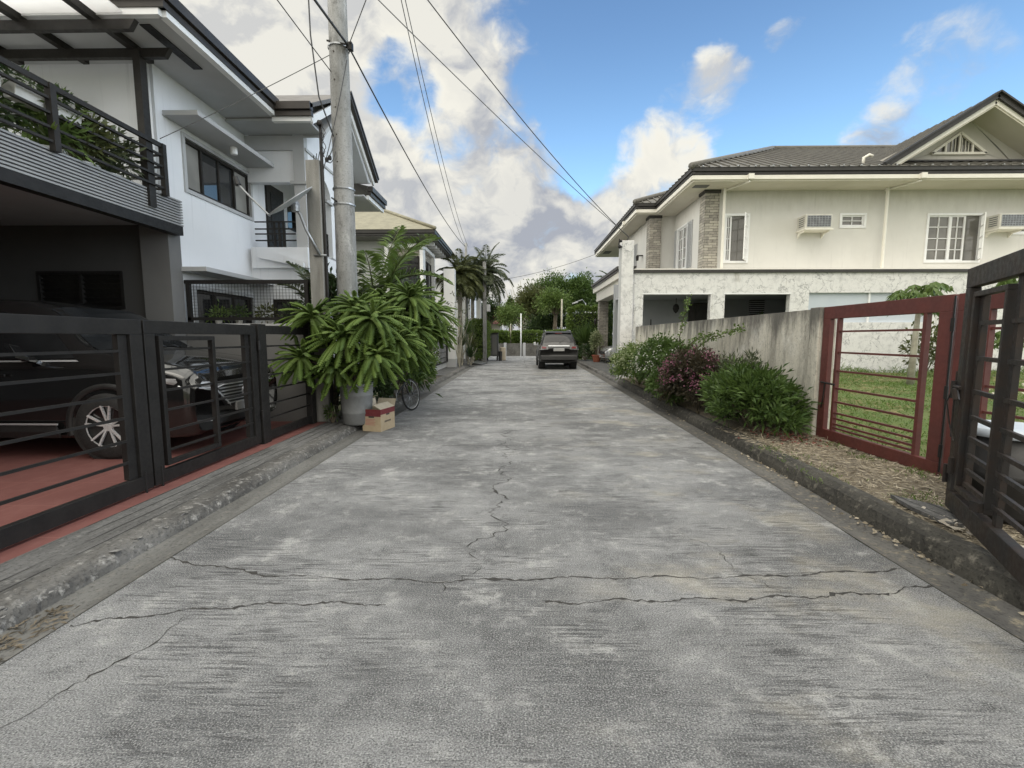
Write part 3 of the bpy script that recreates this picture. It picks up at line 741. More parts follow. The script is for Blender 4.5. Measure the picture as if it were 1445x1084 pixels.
# windows
def sliding_window(par, fr, u0, u1, z0, z1, n, frame='dark', pane='glass', trim=None, tt=.05, depth=.10, lightp=()):
    mb = MB(); fr.ring(mb, u0, u1, z0, z1, tt, -depth, -.02)
    for i in range(1, n):
        u = u0+(u1-u0)*i/n; fr.box(mb, u-tt*.45, u+tt*.45, z0+tt, z1-tt, -depth+.01, -.03)
    o = mb.build('window', frame, par)
    for i in range(n):
        a, b = u0+(u1-u0)*i/n+tt*.5, u0+(u1-u0)*(i+1)/n-tt*.5
        mb = MB(); fr.box(mb, a, b, z0+tt*.9, z1-tt*.9, -depth+.02+.02*(i % 2), -depth+.03+.02*(i % 2)); mb.build('pane', pane if i not in lightp else 'glasslight', o)
    if trim:
        mb = MB(); fr.ring(mb, u0-.06, u1+.06, z0-.06, z1+.06, .06, -.01, .03); mb.build('frame', trim, o)
    return o
sliding_window(HA, X, 7.76, 9.58, 3.97, 4.80, 4, trim='lgrey', lightp=(0, 3))
sliding_window(HA, X, 7.79, 9.45, 1.1, 2.33, 3, trim='lgrey')
sliding_window(HA, X, 11.1, 11.6, 4.1, 4.75, 1)
sliding_window(HA, Yv, -5.15, -4.62, 1.2, 2.30, 2)
for (y0, y1, z, nd, sl) in ((7.33, 9.75, 4.94, .56, .0), (7.44, 9.75, 2.58, .46, .0)):
    mb = MB(); mb.prism([(-5.55, y0, z+.20), (-5.55+nd, y0, z+.05), (-5.55+nd, y0, z-.01), (-5.55, y0, z+.10)] if False else [(-5.548, y0, z+.075), (-5.55+nd, y0, z+.075), (-5.55+nd, y0, z), (-5.548, y0, z)], (0, y1-y0, 0))
    mb.build('window_hood', 'lgrey', HA, bevel=.006)
mb = MB(); mb.lathe([(.001, -.12), (.055, -.12), (.06, -.10), (.06, -.0), (.001, 0)], (-5.2, 8.55, 4.94), 16); mb.build('downlight', 'whitetrim', HA, smooth=False)
# garage: column, side wall, ceiling, back, slatted fascia
mb = MB(); mb.box(-5.95, -5.50, 7.2, 7.46, .1, 3.27); mb.build('garage_column', 'mgrey', HA)
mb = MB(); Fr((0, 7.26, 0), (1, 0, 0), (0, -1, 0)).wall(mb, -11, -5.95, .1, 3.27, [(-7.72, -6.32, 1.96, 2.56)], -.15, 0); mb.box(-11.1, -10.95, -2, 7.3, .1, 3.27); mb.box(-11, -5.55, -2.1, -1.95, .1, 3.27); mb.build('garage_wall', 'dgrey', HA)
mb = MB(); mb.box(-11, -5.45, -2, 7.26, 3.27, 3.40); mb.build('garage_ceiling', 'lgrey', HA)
mb = MB(); mb.box(-5.50, -5.36, -2, 7.35, 3.12, 3.26); mb.build('garage_beam', 'gateblack', HA)
mb = MB(); mb.box(-5.46, -5.40, -2, 7.30, 3.26, 3.66)
for i in range(10): mb.box(-5.42, -5.355, -2, 7.36, 3.262+.041*i, 3.285+.041*i)
for i in range(10): mb.box(-5.9, -5.42, 7.30, 7.36, 3.262+.041*i, 3.285+.041*i)
mb.build('slatted_fascia', 'slat', HA)
Lv = Fr((0, 7.26, 0), (1, 0, 0), (0, -1, 0))
mb = MB(); Lv.ring(mb, -7.72, -6.32, 1.96, 2.56, .05, -.1, .01); Lv.box(mb, -7.04, -6.99, 2, 2.52, -.1, .012); o = mb.build('louvre_window', 'gateblack', HA)
mb = MB()
for i in range(7):
    z = 2.01+.073*i; mb.prism([(-7.68, 7.27, z+.066), (-7.68, 7.33, z), (-7.68, 7.325, z-.007), (-7.68, 7.265, z+.059)], (1.32, 0, 0))
mb.build('louvre_blade', 'gateblack', o)
# roofs, eaves
mb = MB()
mb.box(-11, -4.62, 6.25, 7.2, 5.62, 5.66); mb.box(-5.55, -4.62, 7.2, 8.9, 5.62, 5.66); mb.box(-5.55, -3.98, 8.9, 9.5, 5.56, 5.60)
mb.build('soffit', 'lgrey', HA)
mb = MB(); mb.box(-5.02, -4.88, 6.35, 7.35, 5.605, 5.618); mb.build('soffit_vent', 'gateblack', HA)
mb = MB()
def eave(mb, p, q, out, z):     # stacked gutter along p-q, outwards 'out'
    p, q, out = Vector(p), Vector(q), Vector(out)
    for a, b, c, e in ((.0, .13, .10, .0), (-.10, -.015, .055, .0)):
        mb.bar(p+out*(c/2)+Vector((0, 0, z+(a+b)/2)), q+out*(c/2)+Vector((0, 0, z+(a+b)/2)), c+.04, b-a)
eave(mb, (-4.6, 6.15, 0), (-4.6, 8.86, 0), (1, 0, 0), 5.78)
eave(mb, (-11, 6.2, 0), (-4.52, 6.2, 0), (0, -1, 0), 5.78)
eave(mb, (-4.62, 8.86, 0), (-3.86, 8.86, 0), (0, -1, 0), 5.70)
eave(mb, (-3.95, 12.2, 0), (-3.95, 13.5, 0), (1, 0, 0), 5.30)
mb.build('gutter', 'gutterbrown', HA)
mb = MB(); mb.box(-4.64, -4.54, 6.2, 8.84, 5.60, 5.69); mb.box(-4.62, -3.90, 8.83, 8.92, 5.52, 5.60); mb.box(-11, -4.6, 6.14, 6.22, 5.60, 5.69); mb.box(-4.0, -3.93, 12.2, 13.5, 5.10, 5.2)
# barge boards of the gable
for (a, b) in (((-3.90, 8.86, 5.55), (-3.90, 10.7, 6.78)), ((-3.90, 10.7, 6.78), (-3.90, 12.52, 5.58))): mb.bar(a, b, .05, .13)
mb.build('fascia_board', 'whitetrim', HA)
mb = MB()
for (a, b) in (((-3.84, 10.7, 6.92), (-3.84, 12.58, 5.66)),): mb.bar(a, b, .10, .09); mb.bar(Vector(a)+Vector((.02, 0, .07)), Vector(b)+Vector((.02, .03, .07)), .1, .05)
mb.build('barge_gutter', 'gutterbrown', HA)
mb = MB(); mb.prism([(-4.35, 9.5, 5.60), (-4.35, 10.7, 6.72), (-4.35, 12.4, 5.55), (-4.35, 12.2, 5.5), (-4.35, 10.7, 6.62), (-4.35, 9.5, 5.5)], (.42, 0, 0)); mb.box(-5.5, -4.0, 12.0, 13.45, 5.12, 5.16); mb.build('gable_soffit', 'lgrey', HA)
mb = MB()
mb.quad((-4.5, 6.1, 5.86), (-4.5, 8.86, 5.86), (-7.5, 8.86, 7.0), (-7.5, 9.1, 7.0)); mb.quad((-4.5, 6.1, 5.86), (-7.5, 9.1, 7.0), (-11, 9.1, 7.0), (-11, 6.1, 5.86))
mb.prism([(-3.86, 8.76, 5.80), (-3.86, 10.7, 6.92), (-3.86, 12.6, 5.72), (-3.86, 12.6, 5.66), (-3.86, 10.7, 6.84), (-3.86, 8.76, 5.72)], (-5, 0, 0))
mb.quad((-3.9, 12.2, 5.42), (-3.9, 13.55, 5.42), (-7, 13.55, 6.2), (-7, 12.2, 6.2))
mb.build('roof', 'roofdark', HA)
mb = MB(); mb.tube([(-5.68, 7.14, 5.6), (-5.68, 7.14, 3.42)], .05, 10); mb.tube([(-5.58, 7.14, 5.6), (-5.58, 7.14, 3.42)], .022, 8); mb.build('downspout', 'whitetrim', HA, smooth=True)
mb = MB(); mb.box(-8.2, -6.45, 6.75, 7.2, 4.86, 4.93); mb.build('window_hood', 'lgrey', HA, bevel=.005)
# balcony over the garage
mb = MB()
for z in (4.33, 4.19, 4.03, 3.87, 3.72): mb.box(-5.33, -5.29, .5, 7.0, z-(.03 if z > 4.3 else .014), z+(.03 if z > 4.3 else .014))
for y in (1.9, 3.6, 5.35, 6.97): mb.box(-5.345, -5.275, y-.035, y+.035, 3.62, 4.36)
for z in (4.2, 4.03, 3.87, 3.72): mb.box(-6.0, -5.34, 6.95, 6.98, z-.014, z+.014)
mb.build('balcony_railing', 'dark', HA)
mb = MB(); mb.box(-11, -5.45, -2, 7.2, 3.405, 3.44); mb.build('balcony_floor', 'lgrey', HA)
mb = MB()
mb.box(-5.42, -5.32, 6.68, 6.80, 3.40, 5.50)
for y in (6.74, 6.16, 5.58): mb.box(-11, -4.98, y-.035, y+.035, 5.42, 5.54); mb.prism([(-4.98, y-.035, 5.42), (-4.98, y-.035, 5.54), (-4.90, y-.035, 5.54)], (0, .07, 0))
for x in (-5.45, -6.42, -7.4, -8.4): mb.box(x-.045, x+.045, 5.2, 7.06, 5.53, 5.62)
pg = mb.build('pergola', 'dark', HA)
MB().box(-11, -5.06, 5.25, 7.12, 5.625, 5.637).build('roof_sheet', 'frosted', pg)

# plants on the balcony
def strappy(name, label, cat, c, n, ln, w, mat, group=None, up=.8, pot=None, seg=4, r0=.03, droop=1.5, parent=None):
    t = T(name, label, cat, c, group); mb = MB()
    for i in range(n):
        a = random.uniform(0, 2*math.pi); el = random.uniform(.15, 1)**.8*up
        d = np.array([math.cos(a)*math.cos(el*1.5), math.sin(a)*math.cos(el*1.5), math.sin(el*1.5)+.05]); L_ = ln*random.uniform(.65, 1.1)
        p = np.array(c, float)+np.array([math.cos(a)*r0, math.sin(a)*r0, 0]); s = np.cross(d, [0, 0, 1]); s /= max(np.linalg.norm(s), 1e-3)
        row = []; dd = d/np.linalg.norm(d)
        for j in range(seg+1):
            ww = w*(1-(j/seg)**2*.96)/2
            row.append([tuple(p-s*ww), tuple(p+s*ww)]); p = p+dd*L_/seg; dd = dd+np.array([0, 0, -droop/seg*(1-el*.7)*.6]); dd /= np.linalg.norm(dd)
        mb.grid(row)
    mb.build('foliage', mat, t)
    return t
def pot(t, c, r, h, mat):
    return MB().lathe([(.001, 0), (r*.72, 0), (r, h*.9), (r*1.06, h*.9), (r*1.06, h), (r*.9, h), (r*.85, h*.85), (.001, h*.85)], c, 18).build('pot', mat, t)
BP = [(5.05, -5.75, 'leafdark', 'spiky dark plant in a white pot at the near end of the balcony', .5),
      (5.55, -5.6, 'leaflight', 'bright green strap-leaved plant behind the middle of the balcony rail', .62),
      (6.0, -5.62, 'leafolive', 'drooping olive-green plant beside the bright one on the balcony', .6),
      (6.4, -5.65, 'leafgrey', 'small grey-green plant at the corner end of the balcony', .42)]
for y, x, m_, lb, ln in BP:
    t = strappy('balcony_plant', lb, 'potted plant', (x, y, 3.72), 46, ln, .05, m_, 'potted plants on the balcony', 1.0)
    pot(t, (x, y, 3.445), .16, .28, 'potwhite')
    P, D, _ = clumps((x+.02, y, 3.95), (.22, .3, .3), 26, 16, .07); leaves('leaves', m_, t, P, D, .16, .045)
for y, lb in ((4.75, 'white hanging planter nearest the left end of the balcony rail'), (5.2, 'white planter second along the balcony rail'), (5.62, 'small white planter third along the balcony rail')):
    t = T('rail_planter', lb, 'planter', (-5.47, y, 4.06), 'white planters hung on the balcony rail')
    mb = MB(); mb.prism([(-5.55, y-.16, 4.24), (-5.36, y-.16, 4.24), (-5.39, y-.16, 4.06), (-5.52, y-.16, 4.06)], (0, .32, 0)); mb.build('box', 'potwhite', t, bevel=.01)
    P, D, _ = clumps((-5.46, y, 4.30), (.1, .2, .1), 8, 14, .05); leaves('foliage', 'leafdark', t, P, D, .11, .03)

# ---------------------------------------------------------------- left gates
def gate_bars(fr, u0, u1, zs, h=.022, t=.02):
    mb = MB()
    for z in zs: fr.box(mb, u0, u1, z-h/2, z+h/2, -t/2, t/2)
    return mb
GL = Fr((-3.40, 0, 0), (0, 1, 0), (1, 0, 0)); BZ = (1.39, 1.20, 1.0, .81, .61, .42)
t = T('metal_gate', 'black barred gate leaf on the far left with a broad frame', 'gate', (-3.4, 2.4, .12), 'black gate leaves of the garage')
mb = MB(); GL.ring(mb, .8, 4.02, .13, 1.66, .13, -.03, .03); mb.build('frame', 'gateblack', t, bevel=.004)
mb = MB(); GL.box(mb, 3.80, 3.89, .26, 1.53, -.05, .0); mb.build('stile', 'gateblack', t, bevel=.003)
for z in BZ: gate_bars(GL, .93, 3.80, (z,)).build('bar', 'gateblack', t)
mb = MB(); mb.tube([(-3.37, 3.93, .3), (-3.37, 3.93, .06)], .010, 8); mb.build('drop_bolt', 'gateblack', t)
t = T('metal_gate', 'black barred gate leaf with a small wicket door, in front of the car grille', 'gate', (-3.4, 4.9, .12), 'black gate leaves of the garage')
mb = MB(); GL.ring(mb, 4.04, 5.78, .13, 1.66, .12, -.03, .03); mb.build('frame', 'gateblack', t, bevel=.004)
mb = MB(); GL.ring(mb, 4.20, 4.98, .28, 1.52, .045, -.02, .035); w_ = mb.build('wicket_door', 'gateblack', t, bevel=.003)
for z in BZ: gate_bars(GL, 4.245, 4.935, (z,)).build('bar', 'gateblack', w_)
for z in BZ: gate_bars(GL, 4.98, 5.66, (z,)).build('bar', 'gateblack', t)
mb = MB(); GL.box(mb, 5.58, 5.66, .25, 1.54, -.05, 0); mb.build('stile', 'gateblack', t)
mb = MB(); mb.tube([(-3.37, 4.12, .3), (-3.37, 4.12, .06)], .010, 8); mb.build('drop_bolt', 'gateblack', t)
t = T('fence_panel', 'fixed black barred panel between gate and concrete post', 'fence', (-3.4, 6.6, .12))
mb = MB(); GL.box(mb, 5.80, 5.98, .10, 1.68, -.05, .05); mb.build('post', 'gateblack', t, bevel=.004)
mb = MB(); GL.box(mb, 7.22, 7.36, .10, 1.74, -.05, .05); GL.box(mb, 7.18, 7.40, 1.74, 1.76, -.07, .07); mb.build('post', 'gateblack', t, bevel=.004)
mb = MB(); GL.box(mb, 5.98, 7.22, 1.55, 1.66, -.03, .03); GL.box(mb, 5.98, 7.22, .13, .24, -.03, .03); mb.build('rail', 'gateblack', t, bevel=.003)
for z in BZ: gate_bars(GL, 5.98, 7.22, (z,)).build('bar', 'gateblack', t)
mb = MB()
for z in (.5, 1.4): mb.tube([(-3.345, 5.79, z-.06), (-3.345, 5.79, z+.06)], .018, 10)
mb.build('hinge', 'gateblack', t)

# low wall with mesh fence at right angles to the street
t = T('boundary_wall', 'plain grey wall between the garage and the front garden', 'wall', (-4.5, 7.5, .1))
MB().box(-5.49, -3.45, 7.44, 7.76, .1, 1.70).build('wall', 'mgrey', t)
MB().box(-5.49, -3.45, 7.42, 7.78, 1.70, 1.735).build('coping', 'lgrey', t)
t = T('mesh_fence', 'black framed wire mesh panel above the grey garden wall', 'fence', (-4.5, 7.5, 1.735))
Mf = Fr((0, 7.5, 0), (1, 0, 0), (0, -1, 0))
mb = MB(); Mf.box(mb, -5.50, -3.45, 2.385, 2.445, -.03, .03); Mf.box(mb, -5.48, -3.45, 1.79, 1.84, -.03, .03); Mf.box(mb, -5.48, -5.42, 1.735, 2.385, -.03, .03); Mf.box(mb, -3.52, -3.46, 1.735, 2.385, -.03, .03); mb.build('frame', 'gateblack', t)
mb = MB()
for i in range(36): x = -5.42+1.9*i/36; Mf.box(mb, x-.0022, x+.0022, 1.84, 2.385, -.002, .002)
for i in range(11): z = 1.84+.545*i/11; Mf.box(mb, -5.42, -3.52, z-.0022, z+.0022, -.005, -.001)
mb.build('wire_mesh', 'gateblack', t)
for i, (x, lb, m_) in enumerate(((-5.1, 'little succulent with pale leaf tips on the wall, left under the mesh', 'leaflight'), (-4.75, 'low leafy pot plant on the wall below the mesh middle', 'leaf'), (-4.25, 'thin-leaved pot plant on the wall right of the middle', 'leafolive'), (-3.85, 'tiny pot plant on the wall next to the concrete post', 'leafdark'))):
    t = T('wall_plant', lb, 'potted plant', (x, 7.68, 1.735), 'small pot plants along the garden wall')
    pot(t, (x, 7.68, 1.735), .06, .10, 'potwhite'); P, D, _ = clumps((x, 7.68, 1.88), (.13, .1, .12), 14, 10, .04); leaves('foliage', m_, t, P, D, .09, .03)
# ---------------------------------------------------------------- posts, pole, dish, wires
t = T('concrete_post', 'short square concrete post beside the gate, bearing the dish', 'post', (-3.28, 7.52, .1))
MB().prism([(-3.39, 7.42, .1), (-3.17, 7.42, .1), (-3.17, 7.62, .1), (-3.39, 7.62, .1)], (0, 0, 4.2)).build('shaft', 'postc', t, bevel=.012)
mb = MB()
for i in range(3): mb.tube([(-3.28+.03*i, 7.5, 4.3), (-3.27+.05*i, 7.47, 4.38+.03*i)], .006, 5)
mb.build('rebar', 'gateblack', t)
MB().box(-3.33, -3.24, 7.40, 7.42, 1.78, 1.98).build('switch_box', 'whitetrim', t, bevel=.008)
t = T('service_mast', 'thin dark conduit pipe rising beside the square concrete post', 'pipe', (-3.14, 7.50, .1))
MB().tube([(-3.14, 7.48, .1), (-3.14, 7.48, 2.5), (-3.15, 7.48, 4.85)], .024, 10).build('pipe', 'gateblack', t, smooth=True)
MB().lathe([(.001, 0), (.045, 0), (.05, .03), (.035, .07), (.001, .08)], (-3.15, 7.47, 4.83), 12).build('weather_head', 'gateblack', t)
mb = MB()
for j in range(3):
    pts = [(-3.12+.02*j+.025*math.sin(i*1.3+j*2), 7.44+.02*math.cos(i*1.3+j*2), 4.84-.045*i) for i in range(12)]
    mb.tube(pts, .006, 5)
mb.build('twisted_wire', 'cable', t)
mb = MB()
for (x, z) in ((-3.05, 4.30), (-3.0, 4.33)): mb.lathe([(.001, -.03), (.025, -.03), (.03, 0), (.025, .03), (.001, .03)], (x, 7.44, z), 10)
mb.build('insulator', 'gateblack', t)
t = T('satellite_dish', 'grey satellite dish seen edge-on with a silver feed arm', 'satellite dish', (-3.5, 7.3, 3.0))
n = Vector((-.475, -.41, .78)).normalized(); c = Vector((-3.56, 7.22, 3.62)); u = n.cross(Vector((0, 1, 0))).normalized(); v = n.cross(u)
P = [[c+(u*math.cos(a)+v*math.sin(a))*r+n*(.28*r*r-.05) for a in [2*math.pi*j/40 for j in range(41)]] for r in [.02, .1, .2, .3, .38, .40]]
mb = MB().grid(P); mb.grid([[p-n*.012 for p in row] for row in P]); mb.grid([P[-1], [p-n*.012 for p in P[-1]]]); mb.build('reflector', 'dish', t, smooth=True)
lo = c-u*.40 if (c-u*.40).z < (c+u*.40).z else c+u*.40
ft = Vector((-4.33, 7.15, 3.86))
MB().tube([lo-n*.03, lo.lerp(ft, .5)+Vector((0, 0, -.015)), ft], .014, 8).build('feed_arm', 'steel', t)
MB().tube([ft+Vector((-.02, 0, .09)), ft+Vector((.02, 0, -.03))], [.034, .045], 12).build('feed_horn', 'plastic', t)
mb = MB(); mb.tube([c-n*.09, c-n*.17+Vector((.03, .02, -.06)), (-3.38, 7.34, 3.2), (-3.2, 7.40, 2.82)], .022, 10); mb.tube([(-3.3, 7.40, 2.82), (-3.1, 7.40, 2.82)], .015, 8); mb.build('mount_arm', 'steel', t, smooth=True)
MB().lathe([(.001, -.06), (.06, -.06), (.07, .02), (.05, .09), (.001, .1)], tuple(c-n*.12), 12).build('bracket', 'steel', t)

PX, PY = -2.93, 7.8
t = T('utility_pole', 'tall round weathered concrete utility pole in front of the white house', 'utility pole', (PX, PY, .1))
MB().tube([(PX, PY, 0.0), (PX, PY, 3), (PX, PY, 6), (PX, PY, 9.6)], [.178, .165, .15, .132], 28).build('shaft', 'polec', t, smooth=True)
mb = MB()
for z in (2.2, 3.7, 3.95, 6.15): mb.lathe([(.172-.0045*z*.8+.012, -.016), (.172-.0045*z*.8+.02, -.012), (.172-.0045*z*.8+.02, .012), (.172-.0045*z*.8+.012, .016)], (PX, PY, z), 24)
mb.build('band_clamp', 'steel', t)
mb = MB()
for z in [4.35+.42*i for i in range(9)]: mb.tube([(PX-.03, PY-.10, z), (PX-.03, PY-.158, z)], .012, 8)
mb.build('step_hole', 'ink', t)
mb = MB(); mb.tube([(PX+.14, PY-.06, 6.15), (PX+.26, PY-.12, 6.12)], .018, 8); mb.tube([(PX-.15, PY-.1, 6.22), (PX+.2, PY-.16, 6.12)], .014, 6); mb.box(PX+.2, PY and PX+.27, PY-.17, PY-.09, 6.05, 6.16); mb.tube([(PX-.17, PY-.1, 3.80), (PX-.06, PY-.17, 3.72)], .012, 6); mb.build('hook', 'gateblack', t)
CL = (PX+.2, PY-.12, 6.12); FP = (-3.25, 28, 6.95); WP = (3.62, 15.55, 4.86)
def wire(label, pts, r=.012, mat='cable', group='overhead wires'):
    o = MB().tube(pts, r, 5).build('overhead_wire', mat, None, pts[0], smooth=True); return tag(o, label, 'wire', group)
def ext(a, b, kk): a, b = Vector(a), Vector(b); return tuple(a+(b-a)*kk)
wire('thick pair of cables from pole clamp over the left roof towards the viewer', sag(CL, (-4.1, -5.0, 7.3), .25), .02)
wire('thin line beside the thick cable pair, left of the pole', sag((PX-.1, PY-.1, 5.75), (-4.4, -4, 7.7), .15), .008)
wire('cable from the pole clamp running down the lane to the palms', sag(CL, FP, .35), .014)
wire('left of two close wires falling steeply from above the pole to the palms', sag((PX+.5, PY, 9.45), FP, 1.0), .010, 'cablegrey')
wire('right of two close wires falling steeply from above the pole to the palms', sag((PX+.54, PY, 9.5), (-3.1, 28, 6.95), .75), .010, 'cablegrey')
wire('lower long wire crossing the sky from the pole to the white pillar', sag((PX+.1, PY, 7.42), WP, .12), .009, 'cablegrey')
wire('upper long wire crossing the blue sky to the white pillar on the right', sag((PX+.1, PY, 8.6), (WP[0], WP[1], WP[2]-.03), .30), .011, 'cable')
wire('short thin wire slanting up and right from the pole clamp', [CL, ext(CL, (.1, 4, 7.3), 1.5), ext(CL, (.1, 4, 7.3), 4)], .007, 'cablegrey')
wire('thin drop wire from the pole to the corner of the white house', sag((PX-.12, PY-.1, 6.0), (-5.36, 7.0, 4.45), .02), .006, 'cablegrey')
wire('black service cable hanging down just left of the pole', [(PX-.33, PY-.3, 9.2), (PX-.34, PY-.3, 7.6), (PX-.33, PY-.28, 6.2), (PX-.25, PY-.25, 5.3), (PX-.06, PY-.2, 4.72)], .012)
wire('cable looping from the pole to the insulators on the conduit', sag((PX-.05, PY-.17, 4.72), (-3.05, 7.44, 4.33), .08, 10), .009)
wire('second slack loop from the pole below the first to the conduit', sag((PX-.05, PY-.17, 4.5), (-3.05, 7.44, 4.30), .10, 10), .007)
wire('thin black wire slanting across the pole down to the square post', sag((PX+.18, PY-.15, 5.9), (-3.2, 7.45, 3.9), .10), .007)
wire('faint distant wire between the far pole and the roof on the right', sag((-2.0, 26.5, 4.7), (4.9, 27.2, 6.55), .25), .012, 'cablegrey')
wire('wire from white pillar sloping up to the long roof eave', sag((3.5, 15.5, 4.5), (3.62, 15.6, 4.85), .04, 8), .008)

# ---------------------------------------------------------------- barrel, box, bicycle
bx, by = -2.66, 7.32
t = T('plastic_barrel', 'worn grey plastic drum used as a planter at the pole foot', 'barrel', (bx, by, .1))
MB().lathe([(.001, 0), (.205, 0), (.225, .03), (.235, .18), (.242, .19), (.242, .21), (.237, .22), (.25, .46), (.257, .47), (.257, .49), (.252, .5), (.262, .63), (.275, .64), (.275, .67), (.25, .67), (.24, .62), (.001, .60)], (bx, by, .1), 40).build('drum', 'barrel', t, smooth=True)
MB().lathe([(.262, .0), (.285, .0), (.285, .03), (.262, .03)], (bx, by, .735), 40).build('rim', 'barrel', t)
MB().lathe([(.001, 0), (.24, 0)], (bx, by, .73), 24).build('soil', 'soil', t)
MB().box(bx-.30, bx-.24, by-.12, by-.02, .69, .73).build('handle', 'barrel', t, bevel=.01)

def cone_plant(t, crowns):
    """rosettes of long ridged arms with toothed edges"""
    mb = MB(); ra = MB()
    for (c, r, nn, tilt) in crowns:
        c = np.array(c, float)
        nn = int(nn*2.1)
        for i in range(nn):
            a = 2.399*i+random.uniform(-.25, .25); el = 1.15-1.85*(i/nn)+random.uniform(-.15, .15)
            d = np.array([math.cos(a)*math.cos(el), math.sin(a)*math.cos(el), math.sin(el)])+np.array(tilt)*.5
            L_ = r*random.uniform(.9, 1.2)*(.62+.58*min(1, i/nn*1.8)); ns = 40; kk = np.array([random.uniform(-.5, .5), random.uniform(-.5, .5), 0])
            cur = c+d*.02; dd = d/np.linalg.norm(d); st = L_/ns; rows = []; w0 = random.uniform(.029, .040); tw = random.uniform(-.3, .3)
            for j in range(ns+1):
                f = j/ns; sd = np.cross(dd, [0, 0, 1]); sd /= max(np.linalg.norm(sd), .1); up = np.cross(sd, dd)
                sd2 = sd*math.cos(tw)+up*math.sin(tw); up2 = np.cross(sd2, dd)
                w = w0*min(1, .45+f*3)*(1 if f < .9 else (1-(f-.9)*5.5))
                e = w*(1.45 if j % 2 else .42)*random.uniform(.85, 1.1); h = .009*(1.0 if j % 2 else -.2)
                rows.append([tuple(cur-sd2*e-up2*w*.55), tuple(cur-sd2*w*.5+up2*(h-.006)), tuple(cur+up2*(h*.5+.004)), tuple(cur+sd2*w*.5+up2*(h-.006)), tuple(cur+sd2*e-up2*w*.55)])
                cur = cur+dd*st; dd = dd+np.array([0, 0, -.95/ns])+kk/ns; dd /= np.linalg.norm(dd)
            mb.grid(rows)
    mb.build('foliage', 'leafcone', t)
t = T('feathery_shrub', 'bright green rosette plant with long ridged arms, rooted in the drum', 'shrub', (bx, by, .75))
cone_plant(t, [((-2.30, 7.10, 1.78), .56, 40, (0, -.2, 0)), ((-2.72, 7.00, 1.50), .50, 34, (0, -.3, -.1)), ((-3.22, 7.10, 1.83), .44, 26, (-.3, -.1, .1)), ((-3.36, 6.95, 1.20), .46, 24, (-.3, -.4, -.25)),
               ((-2.25, 7.0, 1.22), .48, 28, (.1, -.3, -.3)), ((-2.62, 7.3, 1.98), .46, 28, (0, 0, .2)), ((-1.98, 7.35, 1.45), .46, 26, (.3, -.1, -.1)), ((-2.85, 7.0, 1.05), .40, 20, (-.1, -.4, -.4))])
mb = MB(); stems(mb, (bx, by, .74), [(-2.30, 7.1, 1.75), (-2.72, 7.0, 1.48), (-3.22, 7.1, 1.8), (-3.36, 6.95, 1.18), (-2.25, 7.0, 1.2), (-2.62, 7.3, 1.95), (-1.98, 7.35, 1.42), (-2.85, 7.0, 1.03)], .028, .014); mb.build('branch', 'bark', t)
t = T('feathery_shrub', 'taller light green rosette plant reaching out behind the drum over the bicycle', 'shrub', (-2.75, 9.5, .1))
cone_plant(t, [((-2.05, 8.5, 1.25), .40, 22, (.2, -.3, -.3)), ((-2.02, 8.4, 2.22), .55, 40, (.1, -.2, .1)), ((-1.72, 8.9, 2.0), .48, 30, (.4, 0, -.1)), ((-2.3, 8.5, 1.9), .48, 28, (0, -.2, 0)), ((-1.9, 8.4, 1.66), .44, 26, (.2, -.3, -.3)), ((-2.55, 8.7, 2.2), .42, 24, (-.1, 0, .2)), ((-1.6, 9.0, 1.66), .36, 20, (.4, 0, -.3))])
mb = MB(); stems(mb, (-2.75, 9.5, .1), [(-2.05, 8.5, 1.22), (-2.02, 8.4, 2.2), (-1.72, 8.9, 1.98), (-2.3, 8.5, 1.87), (-1.9, 8.4, 1.63), (-2.55, 8.7, 2.17), (-1.6, 9.0, 1.63)], .024, .012); mb.build('branch', 'bark', t)

# areca palms
def areca(label, base, fr, group='feather palms in the left front gardens', stemr=.04, mat='leaflight', lw=.046, stemmat='papbark'):
    t = T('palm', label, 'palm', base, group); lv = []; ra = MB(); st = MB()
    for (dx, dy, dz, az, el, L_, dr) in fr:
        b = (base[0]+dx, base[1]+dy, base[2]+dz)
        st.tube([(base[0]+dx*.2, base[1]+dy*.2, base[2]), b], [stemr, stemr*.6], 6)
        frond(lv, ra, b, (math.cos(az)*math.cos(el), math.sin(az)*math.cos(el), math.sin(el)), L_, dr, int(26+10*L_), .46*min(1.2, .5+L_*.35), lw, .85, .45)
    st.build('trunk', stemmat, t); ra.build('rachis', 'leafolive', t); emit('frond', mat, t, lv, .25)
    return t
areca('yellow-green feather palm arching out right behind the utility pole', (-2.9, 9.5, .1),
      [(-.1, 0, 2.0, R(75), R(70), 2.3, .9), (0, 0, 2.3, R(-8), R(42), 1.7, 1.5), (.05, 0, 2.2, R(-30), R(62), 1.9, 1.3), (.0, 0, 2.2, R(20), R(65), 1.9, 1.2), (-.1, 0, 2.0, R(-80), R(62), 1.6, 1.3), (-.1, .1, 1.7, R(160), R(60), 1.7, 1.2), (0, .1, 1.6, R(50), R(55), 1.8, 1.3), (.1, -.1, 1.3, R(-60), R(45), 1.5, 1.4), (0, -.1, 1.5, R(-100), R(60), 1.6, 1.2), (.1, .1, 1.2, R(15), R(30), 1.5, 1.3), (-.1, 0, 1.6, R(200), R(45), 1.4, 1.4)])
areca('dark feather palm between the square post and the utility pole', (-3.75, 8.7, .1),
      [(0, 0, 1.8, R(-70), R(60), 1.3, 1.4), (0, 0, 1.7, R(-20), R(65), 1.4, 1.3), (0, 0, 1.8, R(-120), R(55), 1.2, 1.3), (.1, 0, 1.6, R(30), R(60), 1.4, 1.2), (0, 0, 1.9, R(170), R(70), 1.2, 1.2)], mat='leafgrey')
